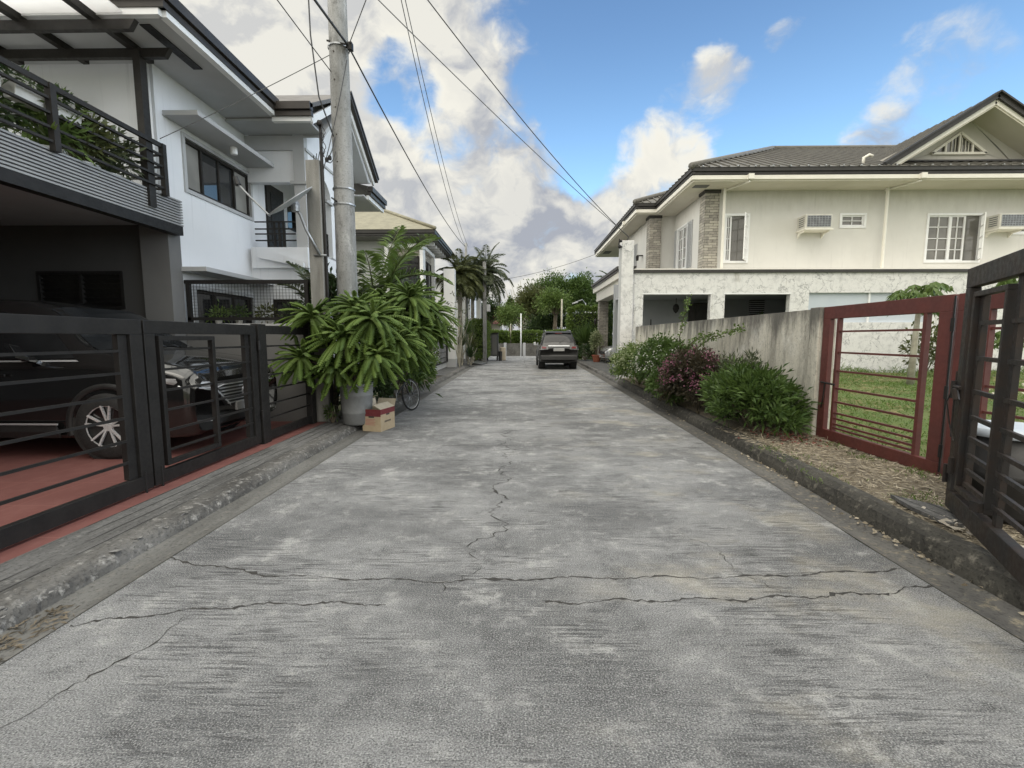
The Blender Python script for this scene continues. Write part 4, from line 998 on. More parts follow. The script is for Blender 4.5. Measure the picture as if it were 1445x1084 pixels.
def bush(name, label, c, rad, ncl, per, spread, ll, lw, mat, base, cat='shrub', group=None, trunkmat='bark', extra=None, up=.35, shell=.5, droop=.2, zmin=None, nst=12):
    t = T(name, label, cat, base, group)
    P, D, cc = clumps(c, rad, ncl, per, spread, shell, up, zmin)
    leaves('foliage', mat, t, P, D, ll*(.7+.6*RNG.random(len(P))), lw, droop)
    mb = MB(); stems(mb, base, [tuple(x) for x in cc[:nst]], .02, .006); mb.build('stem', trunkmat, t)
    return t, cc
bush('leafy_shrub', 'dark broad-leaved shrub behind the bicycle', (-2.72, 9.9, .95), (.62, 1.1, .95), 130, 34, .15, .17, .055, 'leaf', (-2.85, 9.9, .1))
bush('leafy_shrub', 'deep green undergrowth between the drum and the bicycle', (-2.85, 8.5, .6), (.40, .7, .62), 80, 30, .12, .15, .05, 'leafdark', (-2.9, 8.5, .1))
bush('leafy_shrub', 'light green low shrub spilling over the kerb beyond the bicycle', (-2.62, 11.6, .62), (.50, 1.1, .62), 120, 36, .10, .12, .045, 'leaflight', (-2.85, 11.6, .1))
bush('leafy_shrub', 'brown-tinged shrub in front of the barred fence', (-3.0, 12.9, .85), (.55, 1.2, .9), 110, 34, .14, .14, .045, 'leafolive', (-3.0, 12.9, .1))
bush('leafy_shrub', 'leafy shrub in the shade between square post and round pole', (-3.45, 8.3, 1.9), (.42, .42, .85), 46, 20, .12, .13, .05, 'leafdark', (-3.4, 8.3, .1))
t, cc = bush('leafy_shrub', 'tall loose shrub with dark leaves under the bay window', (-3.4, 14.5, 1.7), (.7, 1.6, 1.7), 80, 22, .2, .17, .05, 'leafdark', (-3.3, 14.5, .1))
t, cc = bush('leafy_shrub', 'small weeds at the foot of the square concrete post', (-3.08, 7.35, .24), (.12, .1, .16), 14, 8, .04, .07, .02, 'leaf', (-3.08, 7.35, .1))
P = np.array([(-3.25+.5*random.random(), random.uniform(13.5, 15.5), random.uniform(2.6, 3.4)) for _ in range(60)])

t = T('cardboard_box', 'open cardboard storage box with maroon band, standing in the gutter', 'box', (-2.32, 7.36, .0)); t.rotation_euler = (0, 0, 0)
ang = R(-14)
def bxp(x, y, z): return (-2.32+x*math.cos(ang)-y*math.sin(ang), 7.36+x*math.sin(ang)+y*math.cos(ang), z)
def bbox(mb, x0, x1, y0, y1, z0, z1): return mb.add([bxp(*p) for p in ((x0,y0,z0),(x1,y0,z0),(x1,y1,z0),(x0,y1,z0),(x0,y0,z1),(x1,y0,z1),(x1,y1,z1),(x0,y1,z1))], [(0,3,2,1),(4,5,6,7),(0,1,5,4),(1,2,6,5),(2,3,7,6),(3,0,4,7)])
w2, d2, h2 = .165, .22, .36
mb = MB(); bbox(mb, -w2, w2, -d2, -d2+.006, .006, h2); bbox(mb, -w2, w2, d2-.006, d2, .006, h2); bbox(mb, -w2, -w2+.006, -d2+.006, d2-.006, .006, h2); bbox(mb, w2-.006, w2, -d2+.006, d2-.006, .006, h2); bbox(mb, -w2, w2, -d2, d2, .002, .006)
mb.build('carton', 'card', t)
mb = MB(); bbox(mb, -w2-.002, w2+.002, -d2-.002, -d2, .245, h2); bbox(mb, w2, w2+.002, -d2, d2, .275, h2); mb.build('print_band', 'cardred', t)
mb = MB(); bbox(mb, -.05, .05, -d2-.004, -d2-.002, .225, .252); bbox(mb, w2+.002, w2+.004, -.05, .05, .25, .275); mb.build('hand_hole', 'ink', t)
mb = MB()
for i in range(5): bbox(mb, -.11, .07-.02*(i % 2), -d2-.002, -d2-.0005, .105+.022*i, .115+.022*i)
mb.build('printed_lines', 'cardpink', t)
mb = MB()
for i in range(9): bbox(mb, w2, w2+.0015, -.10+.022*i, -.10+.022*i+.014, .135+.006*(i % 2), .165)
mb.build('printed_mark', 'ink', t)
def flap(a, b, tip):
    a, b, tip = Vector(a), Vector(b), Vector(tip); nn = (b-a).cross(tip).normalized()*.003
    return MB().prism([a, b, b+tip, a+tip], nn)
flap(bxp(-w2, -d2, h2), bxp(-w2, d2, h2), (-.03, 0, .13)).build('flap', 'cardin', t)
flap(bxp(-w2, d2, h2), bxp(w2, d2, h2), (.02, .05, .12)).build('flap', 'cardin', t)
flap(bxp(w2, -d2, h2), bxp(w2, d2, h2), (-.115, 0, .075)).build('flap', 'cardin', t)
flap(bxp(-w2, -d2, h2), bxp(w2, -d2, h2), (.0, .05, -.12)).build('flap', 'cardin', t)

def bicycle(label, A, B, lean):
    """A, B: ground points of rear and front wheel"""
    A, B = Vector(A), Vector(B); d = (B-A).normalized(); s = Vector((-d.y, d.x, 0)); up = (Vector((0, 0, 1))+s*lean).normalized()
    t = T('bicycle', label, 'bicycle', tuple(A.lerp(B, .5))); r = .33
    def q(a, h, o=0): return A+d*a+up*h+s*o
    Lw = (B-A).length
    for a in (0, Lw):
        c = q(a, r)
        ring = [c+(d*math.cos(2*math.pi*i/40)+up*math.sin(2*math.pi*i/40))*r*.94 for i in range(41)]
        wv = MB().tube(ring, .021, 8).build('wheel', 'rubber', t, smooth=True)
        MB().tube([c+(p-c)*.93 for p in ring], .008, 6).build('rim', 'chrome', wv)
        mb = MB()
        for i in range(18):
            a_ = 2*math.pi*i/18; mb.tube([c+s*.02*(-1)**i, c+(d*math.cos(a_)+up*math.sin(a_))*r*.88], .0018, 4)
        mb.tube([c-s*.04, c+s*.04], .02, 8); mb.build('spokes', 'steel', wv)
    bb = q(.42, .29); st = q(.26, .74); hd = q(Lw-.19, .78); hb = q(Lw-.15, .62)
    mb = MB()
    for a, b in ((bb, st), (st, hd), (bb, hb), (hd, hb)): mb.tube([a, b], .018, 8)
    for o in (-.05, .05): mb.tube([q(0, r, o), bb+s*o*.5], .009, 6); mb.tube([q(0, r, o), st+s*o*.3], .008, 6)
    mb.build('frame', 'plastic', t, smooth=True)
    mb = MB()
    for o in (-.05, .05): mb.tube([hb+s*o*.6, q(Lw, r, o)], .012, 6)
    mb.build('fork', 'plastic', t)
    mb = MB(); mb.tube([hd, q(Lw-.21, .92)], .014, 6); mb.tube([q(Lw-.22, .95, -.30), q(Lw-.19, .93, 0), q(Lw-.22, .95, .30)], .013, 8); mb.build('handlebar', 'plastic', t)
    mb = MB(); mb.tube([st, q(.22, .86)], .012, 6); mb.tube([q(.08, .885), q(.2, .885), q(.36, .88)], [.07, .055, .022], 10); mb.build('saddle', 'plastic', t, smooth=True)
    mb = MB(); mb.tube([bb-s*.06, bb+s*.06], .02, 8); ring = [bb+s*.05+(d*math.cos(2*math.pi*i/20)+up*math.sin(2*math.pi*i/20))*.085 for i in range(21)]; mb.tube(ring, .006, 5); mb.tube([bb+s*.06, bb+s*.06-up*.17], .01, 6); mb.tube([bb-s*.06, bb-s*.06+up*.17], .01, 6); mb.box(*[v for ax in range(3) for v in ((bb-s*.06+up*.17)[ax]-.03, (bb-s*.06+up*.17)[ax]+.03)]); mb.build('crank', 'steel', t)
    return t
bicycle('black bicycle leaning among the plants behind the drum', (-2.55, 8.35, .012), (-2.22, 9.32, 0.0), .12)

# ---------------------------------------------------------------- cars
def pchip(xs, yv, q):
    xs, yv = np.array(xs, float), np.array(yv, float); h = np.diff(xs); dl = np.diff(yv)/h; m = np.zeros(len(xs))
    m[0], m[-1] = dl[0], dl[-1]
    for i in range(1, len(xs)-1):
        if dl[i-1]*dl[i] > 0:
            a, b = 2*h[i]+h[i-1], h[i]+2*h[i-1]; m[i] = (a+b)/(a/dl[i-1]+b/dl[i])
    q = np.clip(np.asarray(q, float), xs[0], xs[-1]); i = np.clip(np.searchsorted(xs, q)-1, 0, len(xs)-2); tt = (q-xs[i])/h[i]
    return (1+2*tt)*(1-tt)**2*yv[i]+tt*(1-tt)**2*h[i]*m[i]+tt*tt*(3-2*tt)*yv[i+1]+tt*tt*(tt-1)*h[i]*m[i+1]
def crm(P, sub):
    out = []; n = len(P)
    for i in range(n-1):
        p0, p1, p2, p3 = P[max(i-1, 0)], P[i], P[i+1], P[min(i+2, n-1)]
        for j in range(sub):
            t = j/sub; out.append(.5*((2*p1)+(-p0+p2)*t+(2*p0-5*p1+4*p2-p3)*t*t+(-p0+3*p1-3*p2+p3)*t**3))
    out.append(P[-1]); return out
class Car:
    def __init__(s, st): s.st = st      # rows: x, ztop, zbelt, hw, hwr, zbot
    def g(s, i, x): return float(pchip([r[0] for r in s.st], [r[i] for r in s.st], x))
    def sec(s, x):
        zt, zb, hw, hr, z0 = (s.g(i, x) for i in range(1, 6)); zb = min(zb, zt-.02)
        P = [np.array(p) for p in ((0, z0), (hw*.84, z0), (hw*.96, z0+.10), (hw, z0+.42*(zb-z0)), (hw*.99, zb-.10*(zb-z0)), (hw*.955, zb), (hw*.955*.55+hr*.45, zb+.5*(zt-zb)), (hr, zb+.88*(zt-zb)), (hr*.84, zt-.012), (hr*.45, zt+.008), (0, zt+.012))]
        return crm(P, 3)
    def body(s, n=90):
        xs = np.linspace(s.st[0][0], s.st[-1][0], n); rows = []
        for x in xs:
            h = s.sec(x); rows.append([(x, -p[0], p[1]) for p in h]+[(x, p[0], p[1]) for p in h[::-1][1:]])
        mb = MB().grid(rows); m = len(rows[0])
        for rw, fl in ((0, 1), (n-1, 0)):
            idx = [rw*m+i for i in range(m)]; mb.f.append(tuple(idx if fl else idx[::-1]))
        return mb
    def yat(s, x, z):
        h = s.sec(x); best = None
        for a, b in zip(h[6:], h[7:]):
            if min(a[1], b[1])-1e-6 <= z <= max(a[1], b[1])+1e-6:
                t = (z-a[1])/(b[1]-a[1]) if abs(b[1]-a[1]) > 1e-6 else 0
                y = a[0]+(b[0]-a[0])*t; best = y if best is None else max(best, y)
        return best if best is not None else h[-6][0]
    def side(s, lo, hi, side, rows=5, off=.008):
        """pane between two (x,z) lines of equal count"""
        P = []
        for i in range(rows):
            t = i/(rows-1); P.append([(a[0]+(b[0]-a[0])*t, side*(s.yat(a[0]+(b[0]-a[0])*t, a[1]+(b[1]-a[1])*t)+off), a[1]+(b[1]-a[1])*t) for a, b in zip(lo, hi)])
        return MB().grid(P)
    def top(s, x0, x1, f0, f1, off=.008, nx=8, ny=9):
        """sheet lying on hood/roof/screens from x0 to x1; f = share of the roof half-width"""
        P = []
        for i in range(nx):
            x = x0+(x1-x0)*i/(nx-1); f = f0+(f1-f0)*i/(nx-1); h = s.sec(x); top = h[-10:]
            row = []
            for j in range(ny):
                y = f*s.g(4, x)*(2*j/(ny-1)-1); ay = abs(y)
                z = max(p[1] for p in top)
                for a, b in zip(top, top[1:]):
                    if b[0]-1e-6 <= ay <= a[0]+1e-6: z = a[1]+(b[1]-a[1])*((a[0]-ay)/max(a[0]-b[0], 1e-6)); break
                row.append((x-off*.6, y, z+off))
            P.append(row)
        return MB().grid(P)
def wheel(par, x, y, r, wd, side, nsp=10, rimmat='rim', arch=None):
    c = (x, y, r)
    wv = MB().lathe([(r*.62, -wd/2), (r*.9, -wd/2), (r*.98, -wd*.40), (r, -wd*.3), (r, wd*.3), (r*.98, wd*.4), (r*.9, wd/2), (r*.68, wd/2), (r*.62, wd*.4)], c, 40, 'y').build('wheel', 'rubber', par, smooth=True)
    o = side*wd/2
    mb = MB(); mb.lathe([(r*.60, o*.92), (r*.69, o*.99), (r*.69, o*.80), (r*.61, o*.2)], c, 40, 'y')
    for i in range(nsp):
        for da in ((-.10, .10) if nsp > 5 else (-.21, .21)):
            a = 2*math.pi*i/nsp+.3+da*(.5 if nsp > 7 else 1)
            p0 = Vector((x+math.cos(a-da*.5)*r*.10, y+o*.75, r+math.sin(a-da*.5)*r*.10)); p1 = Vector((x+math.cos(a)*r*.64, y+o*.93, r+math.sin(a)*r*.64))
            mb.bar(p0, p1, r*.055, .02, (0, 1, 0))
    mb.lathe([(.001, o*.86), (r*.14, o*.84), (r*.16, o*.6)], c, 20, 'y'); mb.build('rim', rimmat, wv)
    MB().lathe([(.001, o*.25), (r*.61, o*.25)], c, 30, 'y').build('brake_disc', 'plastic', wv)
    return wv
def arch(car, par, x, y, r, side, w=.06, clad=True):
    mb = MB(); mb.lathe([(.001, side*.012), (r*1.13, side*.012), (r*1.13, -side*.30), (.001, -side*.30)], (x, y, r), 40, 'y'); mb.build('wheel_well', 'rubber', par)
    if clad:
        P = [[(x+math.cos(a)*rr, y+side*oo, r+math.sin(a)*rr) for rr, oo in ((r*1.10, .012), (r*1.12, .03), (r*1.27, .028), (r*1.30, -.03))] for a in [R(-14)+R(208)*i/30 for i in range(31)]]
        MB().grid(P).build('wheel_arch', 'plastic', par, smooth=True)
def lamp_strip(pts, z0, z1, th=.03):
    mb = MB(); mb.grid([[(x, y, za) for x, y, za, zb in pts], [(x+.012, y, (za+zb)/2) for x, y, za, zb in pts], [(x-.01, y, zb) for x, y, za, zb in pts]])
    return mb
def sides(): return (-1, 1)
# dark crossover in the garage -------------------------------------------
C1 = T('parked_car', 'glossy black crossover car behind the black gate, nose to the street', 'car', (0, 0, 0))
car = Car([(0,.95,.80,.80,.60,.35), (.12,1.15,.98,.87,.66,.28), (.35,1.54,1.06,.90,.64,.24), (.7,1.70,1.08,.915,.63,.22), (1.6,1.75,1.06,.92,.64,.20), (2.4,1.735,1.04,.92,.63,.20), (2.8,1.65,1.03,.92,.63,.20),
           (3.48,1.165,1.03,.92,.75,.20), (3.7,1.12,1.01,.92,.77,.20), (4.15,1.06,.97,.91,.77,.20), (4.40,.99,.92,.88,.74,.21), (4.51,.92,.86,.865,.72,.24), (4.55,.84,.76,.83,.68,.27)])
bd = car.body(); b_ = bd.build('body', 'carblack', C1, smooth=True)
car.top(2.82, 3.46, .93, .97, .010).build('windscreen', 'carglass', C1, smooth=True)
car.top(.16, .60, .92, .92, .010).build('rear_window', 'carglass', C1, smooth=True)
for s in sides():
    car.side([(3.30,1.085),(2.85,1.075),(2.45,1.08),(2.05,1.09)], [(2.88,1.46),(2.64,1.53),(2.37,1.59),(2.05,1.61)], s).build('side_window', 'carglass', C1, smooth=True)
    car.side([(1.95,1.09),(1.6,1.10),(1.2,1.12),(.75,1.15)], [(1.95,1.61),(1.6,1.62),(1.2,1.60),(.85,1.50)], s).build('side_window', 'carglass', C1, smooth=True)
    car.side([(3.36,1.05),(2.5,1.043),(1.6,1.055),(.7,1.115)], [(3.32,1.067),(2.5,1.06),(1.6,1.075),(.72,1.135)], s, 2, .012).build('window_trim', 'chrome', C1)
    mb = MB()
    for x, z0, z1 in ((1.98, .30, 1.02), (3.12, .42, 1.0), (.98, .60, 1.03)): mb.add([(x-.004, s*(car.yat(x, 1.0)+.0), z0) for x in ()], [])
    for x in (3.66, .92): wheel(C1, x, s*.838, .36, .225, s, 5); arch(car, C1, x, s*.902, .36, s)
    mb = MB(); mb.prism([(1.36, s*.90, .22), (3.12, s*.90, .22), (3.12, s*.945, .30), (1.36, s*.945, .30)], (0, 0, .08)); mb.build('sill', 'plastic', C1, bevel=.01)
    mb = MB(); mb.bar((1.30, s*.952, .385), (3.14, s*.952, .385), .012, .018); mb.build('sill_trim', 'chrome', C1)
    mb = MB(); c = Vector((2.88, s*1.02, 1.10)); mb.prism([c+Vector(v) for v in ((-.09, -s*.10, -.05), (.07, -s*.10, -.06), (.10, 0, -.04), (.07, s*.10, 0), (.02, s*.10, .09), (-.08, s*.06, .10), (-.10, -s*.10, .06))], (0, 0, .05)); mb.bar((2.94, s*.86, 1.02), (2.9, s*.97, 1.10), .05, .04)
    mb.build('wing_mirror', 'carblack', C1, bevel=.02)
    for x in (1.55, 2.62):
        MB().bar((x-.22, s*.945, .90), (x, s*.945, .905), .018, .03).build('door_handle', 'carblack', C1, bevel=.006)
    hl = lamp_strip([(4.605, s*.44, .765, .80), (4.60, s*.54, .745, .81), (4.57, s*.68, .75, .825), (4.50, s*.79, .765, .845), (4.40, s*.87, .79, .865), (4.24, s*.915, .83, .875)], 0, 0).build('headlight', 'clearlens', C1, smooth=True)
    mb = MB(); mb.tube([(4.62, s*.44, .765), (4.615, s*.55, .742), (4.58, s*.69, .745), (4.51, s*.80, .76), (4.41, s*.88, .785)], .009, 6); mb.build('light_strip', 'chrome', hl)
    mb = MB(); mb.grid([[(4.60, s*.30, .49), (4.585, s*.52, .70), (4.55, s*.68, .73), (4.485, s*.79, .745)], [(4.595, s*.30, .525), (4.583, s*.52, .73), (4.545, s*.68, .748), (4.48, s*.79, .76)]]); mb.build('grille_wing', 'chrome', C1)
    mb = MB(); mb.grid([[(4.56, s*.58, .36), (4.50, s*.72, .37), (4.40, s*.83, .40)], [(4.565, s*.56, .385), (4.505, s*.72, .395), (4.405, s*.835, .42)]]); mb.build('fog_light_trim', 'chrome', C1)
    MB().grid([[(.02, s*.50, .95), (.03, s*.75, .93), (.20, s*.90, .93)], [(.05, s*.50, 1.05), (.07, s*.74, 1.06), (.22, s*.90, 1.05)]]).build('tail_light', 'redlens', C1)
MB().prism([(4.50, y, z) for y, z in ((-.50, .80), (.50, .80), (.54, .75), (.34, .50), (-.34, .50), (-.54, .75))], (.075, 0, 0)).build('grille_back', 'plastic', C1)
mb = MB()
for i in range(7):
    z = .53+.038*i; hw_ = .31+.19*(z-.5)/.26; mb.box(4.574, 4.592, -hw_, hw_, z-.007, z+.007)
mb.build('grille', 'chrome', C1)
mb = MB(); ring = [(4.615, .085*math.cos(a), .655+.062*math.sin(a)) for a in [2*math.pi*i/28 for i in range(29)]]; mb.tube(ring, .010, 6); mb.tube([(4.618, -.075, .675), (4.618, -.03, .672), (4.618, 0, .635), (4.618, .03, .672), (4.618, .075, .675)], .007, 6); mb.build('emblem', 'chrome', C1)
MB().prism([(4.40, y, z) for y, z in ((-.52, .30), (.52, .30), (.48, .43), (-.48, .43))], (.165, 0, 0)).build('lower_intake', 'plastic', C1, bevel=.015)
MB().box(4.57, 4.600, -.19, .19, .42, .53).build('number_plate', 'plate', C1, bevel=.008)
mb = MB()
for s in (-.35, .25): mb.tube([(3.42, s, 1.125), (3.25, s+.55, 1.235)], .007, 5)
mb.build('wiper', 'plastic', C1)
C1.scale = (1.07, 1.07, 1.07); C1.location = (-3.70-4.60*1.07, 6.03, .108)

# charcoal SUV at the end of the lane ------------------------------------
C2 = T('parked_car', 'dark grey SUV parked on the lane, seen from behind', 'car', (0, 0, 0))
c2 = Car([(0,1.00,.88,.87,.74,.44), (.05,1.13,1.0,.90,.75,.40), (.14,1.27,1.08,.915,.73,.37), (.40,1.69,1.12,.92,.66,.35), (.58,1.775,1.13,.92,.655,.34), (1.5,1.80,1.12,.92,.66,.33), (2.6,1.79,1.10,.92,.66,.33),
          (2.95,1.70,1.09,.92,.66,.33), (3.6,1.22,1.07,.92,.77,.33), (4.2,1.10,1.0,.90,.77,.34), (4.55,.98,.88,.84,.70,.36), (4.70,.82,.72,.74,.6,.42)])
c2.body(80).build('body', 'cargrey', C2, smooth=True)
c2.top(.155, .43, .95, .93, .012).build('rear_window', 'carglass', C2, smooth=True)
c2.top(2.98, 3.56, .93, .95, .012).build('windscreen', 'carglass', C2, smooth=True)
MB().prism([(.36, -.62, 1.72), (.36, .62, 1.72), (.60, .62, 1.79), (.60, -.62, 1.79)], (-.02, 0, .035)).build('spoiler', 'plastic', C2, bevel=.012)
MB().box(.335, .36, -.16, .16, 1.715, 1.735).build('brake_light', 'redlens', C2)
for s in sides():
    c2.side([(3.35,1.12),(2.6,1.13),(2.1,1.14)], [(2.95,1.55),(2.55,1.62),(2.1,1.64)], s).build('side_window', 'carglass', C2, smooth=True)
    c2.side([(2.0,1.14),(1.3,1.15),(.45,1.2)], [(2.0,1.64),(1.3,1.64),(.58,1.58)], s).build('side_window', 'carglass', C2, smooth=True)
    for x in (.98, 3.73): wheel(C2, x, s*.80, .385, .26, s, 6); arch(c2, C2, x, s*.905, .385, s, clad=True)
    tl = MB(); tl.prism([(.03, s*.50, .96), (.03, s*.86, .94), (.10, s*.935, .95), (.30, s*.938, 1.02), (.12, s*.925, 1.13), (.06, s*.84, 1.15), (.05, s*.50, 1.10)], (-.05, 0, 0)); tl = tl.build('tail_light', 'clearlens', C2, bevel=.012)
    MB().prism([(-.025, s*.60, 1.01), (-.02, s*.80, 1.01), (.0, s*.80, 1.10), (-.01, s*.60, 1.09)], (-.012, 0, 0)).build('lens', 'redlens', tl)
    mb = MB(); mb.tube([(.75, s*.60, 1.80), (.85, s*.60, 1.87), (2.5, s*.60, 1.87), (2.62, s*.60, 1.80)], .018, 8); mb.build('roof_rail', 'steel', C2, smooth=True)
    mb = MB(); mb.bar((3.05, s*.88, 1.12), (3.03, s*1.0, 1.16), .06, .05); mb.prism([(2.98, s*.97, 1.10), (2.98, s*1.10, 1.12), (2.98, s*1.10, 1.27), (2.98, s*.98, 1.28)], (.12, 0, 0)); mb.build('wing_mirror', 'chrome', C2, bevel=.015)
    MB().prism([(-.03, s*.62, .53), (-.03, s*.82, .55), (-.03, s*.82, .60), (-.03, s*.62, .58)], (.03, 0, 0)).build('reflector', 'redlens', C2)
    MB().box(.62, .66, s*.68, s*.90, .10, .48).build('mud_flap', 'rubber', C2)
mb = MB(); mb.prism([(-.06, -.86, .46), (-.06, .86, .46), (.20, .93, .46), (.20, -.93, .46)], (0, 0, .22)); mb.build('bumper', 'cargrey', C2, bevel=.03)
MB().prism([(.0, -.5, 1.10), (.0, .5, 1.10), (.02, .5, 1.16), (.02, -.5, 1.16)], (-.03, 0, 0)).build('chrome_strip', 'chrome', C2, bevel=.008)
MB().box(-.03, .02, -.26, .26, .88, 1.02).build('number_plate', 'plate', C2, bevel=.01)
MB().tube([(.12, 0, 1.25), (.2, -.25, 1.40), (.24, -.42, 1.46)], .010, 6).build('wiper', 'plastic', C2)
MB().box(.2, 4.4, -.6, .6, .30, .42).build('underbody', 'rubber', C2)
C2.location = (1.86, 21.45, 0); C2.rotation_euler = (0, 0, R(90))

# silver car under the carport ------------------------------------------
C3 = T('parked_car', 'silver car under the stone-columned carport, only its nose showing', 'car', (0, 0, 0))
c3 = Car([(0,.95,.85,.78,.6,.35), (.3,1.05,.92,.86,.62,.25), (1.0,1.42,.93,.875,.58,.2), (1.8,1.47,.92,.88,.58,.2), (2.4,1.40,.91,.88,.57,.2), (3.15,1.0,.90,.88,.72,.2), (3.9,.88,.82,.86,.7,.2), (4.25,.76,.7,.80,.62,.22), (4.4,.62,.56,.70,.5,.26)])
c3.body(70).build('body', 'carsilver', C3, smooth=True)
c3.top(2.42, 3.12, .93, .96, .012).build('windscreen', 'carglass', C3, smooth=True)
for s in sides():
    c3.side([(2.95,.95),(2.0,.96),(1.1,.98)], [(2.45,1.26),(1.9,1.33),(1.25,1.30)], s).build('side_window', 'carglass', C3, smooth=True)
    for x in (.85, 3.5): wheel(C3, x, s*.775, .31, .2, s, 7); arch(c3, C3, x, s*.86, .31, s, clad=False)
    lamp_strip([(4.44, s*.42, .60, .64), (4.40, s*.58, .58, .70), (4.28, s*.72, .60, .74), (4.08, s*.82, .66, .76)], 0, 0).build('headlight', 'clearlens', C3, smooth=True)
    MB().prism([(2.72, s*.86, .94), (2.72, s*1.02, .97), (2.72, s*1.02, 1.07), (2.72, s*.9, 1.07)], (.1, 0, 0)).build('wing_mirror', 'carsilver', C3, bevel=.015)
MB().prism([(4.3, y, z) for y, z in ((-.38, .58), (.38, .58), (.42, .46), (-.42, .46))], (.13, 0, 0)).build('grille', 'plastic', C3, bevel=.01)
MB().prism([(4.2, y, z) for y, z in ((-.5, .28), (.5, .28), (.46, .40), (-.46, .40))], (.2, 0, 0)).build('lower_intake', 'plastic', C3, bevel=.01)
C3.location = (8.95, 25.6, .15); C3.rotation_euler = (0, 0, R(184))

# ---------------------------------------------------------------- left: grey house with olive roof
HB = T('grey_house', 'house with an olive tiled hip roof and a framed bay window, mid left', 'house', (-5, 20.5, .1))
Yb = Fr((0, 20.9, 0), (1, 0, 0), (0, -1, 0)); Xb = Fr((-4.7, 0, 0), (0, 1, 0), (1, 0, 0))
mb = MB(); Yb.wall(mb, -12, -4.7, .1, 5.9, [(-9.5, -8.2, 3.6, 5.0)], -.2, 0); Xb.wall(mb, 20.9, 25, .1, 5.9, [(21.3, 22.8, 1.0, 2.4)], -.2, -.002); mb.build('wall', 'lgrey', HB)
mb = MB(); mb.box(-12, -3.75, 20.0, 25, 5.84, 5.88); mb.build('soffit', 'mgrey', HB)
mb = MB(); eave(mb, (-12, 20.0, 0), (-3.64, 20.0, 0), (0, -1, 0), 5.98); eave(mb, (-3.75, 19.9, 0), (-3.75, 24.9, 0), (1, 0, 0), 5.98); mb.build('gutter', 'darkfascia', HB)
mb = MB()
for j in range(6): mb.box(-4.6, -3.9, 21.2+.62*j, 21.3+.62*j, 5.70, 5.84)
mb.build('bracket', 'whitetrim', HB)
mb = MB(); z0 = 6.12; e = (-3.6, 19.85); dd = 3.6
A_, B_, C_, D_ = (-3.6, 19.85, z0), (-3.6, 27.05, z0), (-12, 27.05, z0), (-12, 19.85, z0); R1, R2 = (-7.2, 23.45, z0+1.85), (-12, 23.45, z0+1.85)
mb.quad(D_, A_, R1, R2); mb.quad(A_, B_, R1); mb.quad(B_, C_, R2, R1); mb.quad(A_, D_, C_, B_)
mb.build('roof', 'roofB', HB)
MB().tube([Vector(A_)+Vector((0, 0, .05)), Vector(R1)+Vector((0, 0, .05))], .07, 8).build('hip_cap', 'roofB', HB, smooth=True)
Bf = Fr((0, 20.35, 0), (1, 0, 0), (0, -1, 0)); Bs = Fr((-4.25, 0, 0), (0, 1, 0), (1, 0, 0))
mb = MB()
Bf.box(mb, -5.95, -5.80, 2.6, 5.62, -.5, 0); Bf.box(mb, -4.40, -4.25, 2.6, 5.62, -.5, 0); Bf.box(mb, -5.80, -4.40, 5.47, 5.62, -.5, 0); Bf.box(mb, -5.95, -4.25, 2.45, 2.6, -.5, 0)
Bs.box(mb, 20.85, 23.2, 5.47, 5.62, -.5, -.001); Bs.box(mb, 20.85, 23.2, 2.45, 2.6, -.5, -.001); Bs.box(mb, 23.05, 23.2, 2.6, 5.47, -.5, -.001)
fb = mb.build('bay_frame', 'whitetrim', HB)
mb = MB(); mb.box(-5.80, -4.45, 20.55, 20.62, 5.1, 5.47); mb.box(-4.5, -4.43, 20.62, 23.05, 5.1, 5.47); mb.box(-5.8, -4.45, 20.55, 20.62, 2.6, 2.9); mb.build('stone_strip', 'stone', HB)
mb = MB()
for u in (-5.80, -5.36, -4.92, -4.52): mb.box(u, u+.05, 20.50, 20.55, 2.9, 5.1)
for z in (2.9, 3.9, 5.05): mb.box(-5.8, -4.47, 20.505, 20.545, z, z+.05)
for y in (20.85, 21.55, 22.3, 23.0): mb.box(-4.46, -4.41, y, y+.05, 2.6, 5.1)
for z in (2.9, 3.9, 5.05): mb.box(-4.455, -4.415, 20.85, 23.05, z, z+.05)
o = mb.build('bay_window', 'dark', HB); MB().box(-5.8, -4.5, 20.53, 20.54, 2.9, 5.1).build('pane', 'glass', o); MB().box(-4.45, -4.44, 20.6, 23.05, 2.6, 5.1).build('pane', 'glass', o)
mb = MB(); mb.sphere((-5.1, 20.45, 5.44), .035, 8); mb.sphere((-4.35, 21.8, 5.44), .035, 8); mb.build('downlight', 'whitetrim', HB)
sliding_window(HB, Xb, 21.3, 22.8, 1.0, 2.4, 3)
t = T('gate_pillar', 'tall white pillar at the end of the barred fence, mid left', 'pillar', (-3.32, 21.9, .1))
MB().box(-3.60, -3.08, 21.8, 22.25, .1, 4.75).build('shaft', 'whitetrim', t, bevel=.01)
MB().box(-3.62, -3.06, 21.78, 22.27, .1, .5).build('plinth', 'lgrey', t)
MB().box(-3.05, -2.95, 21.95, 22.05, 1.55, 1.85).build('wall_lamp', 'lgrey', t, bevel=.02)
t = T('mesh_fence', 'black square-barred fence with white panels beside the tall white pillar', 'fence', (-3.45, 19.8, .1))
Fb = Fr((-3.45, 0, 0), (0, 1, 0), (1, 0, 0)); mb = MB(); Fb.ring(mb, 16.2, 21.7, .35, 1.85, .06, -.03, .03); mb.build('frame', 'gateblack', t)
mb = MB()
for i in range(1, 17): y = 16.2+5.5*i/17; Fb.box(mb, y-.012, y+.012, .4, 1.8, -.015, .015)
for i in range(1, 6): z = .35+1.5*i/6; Fb.box(mb, 16.2, 21.7, z-.012, z+.012, -.02, .0)
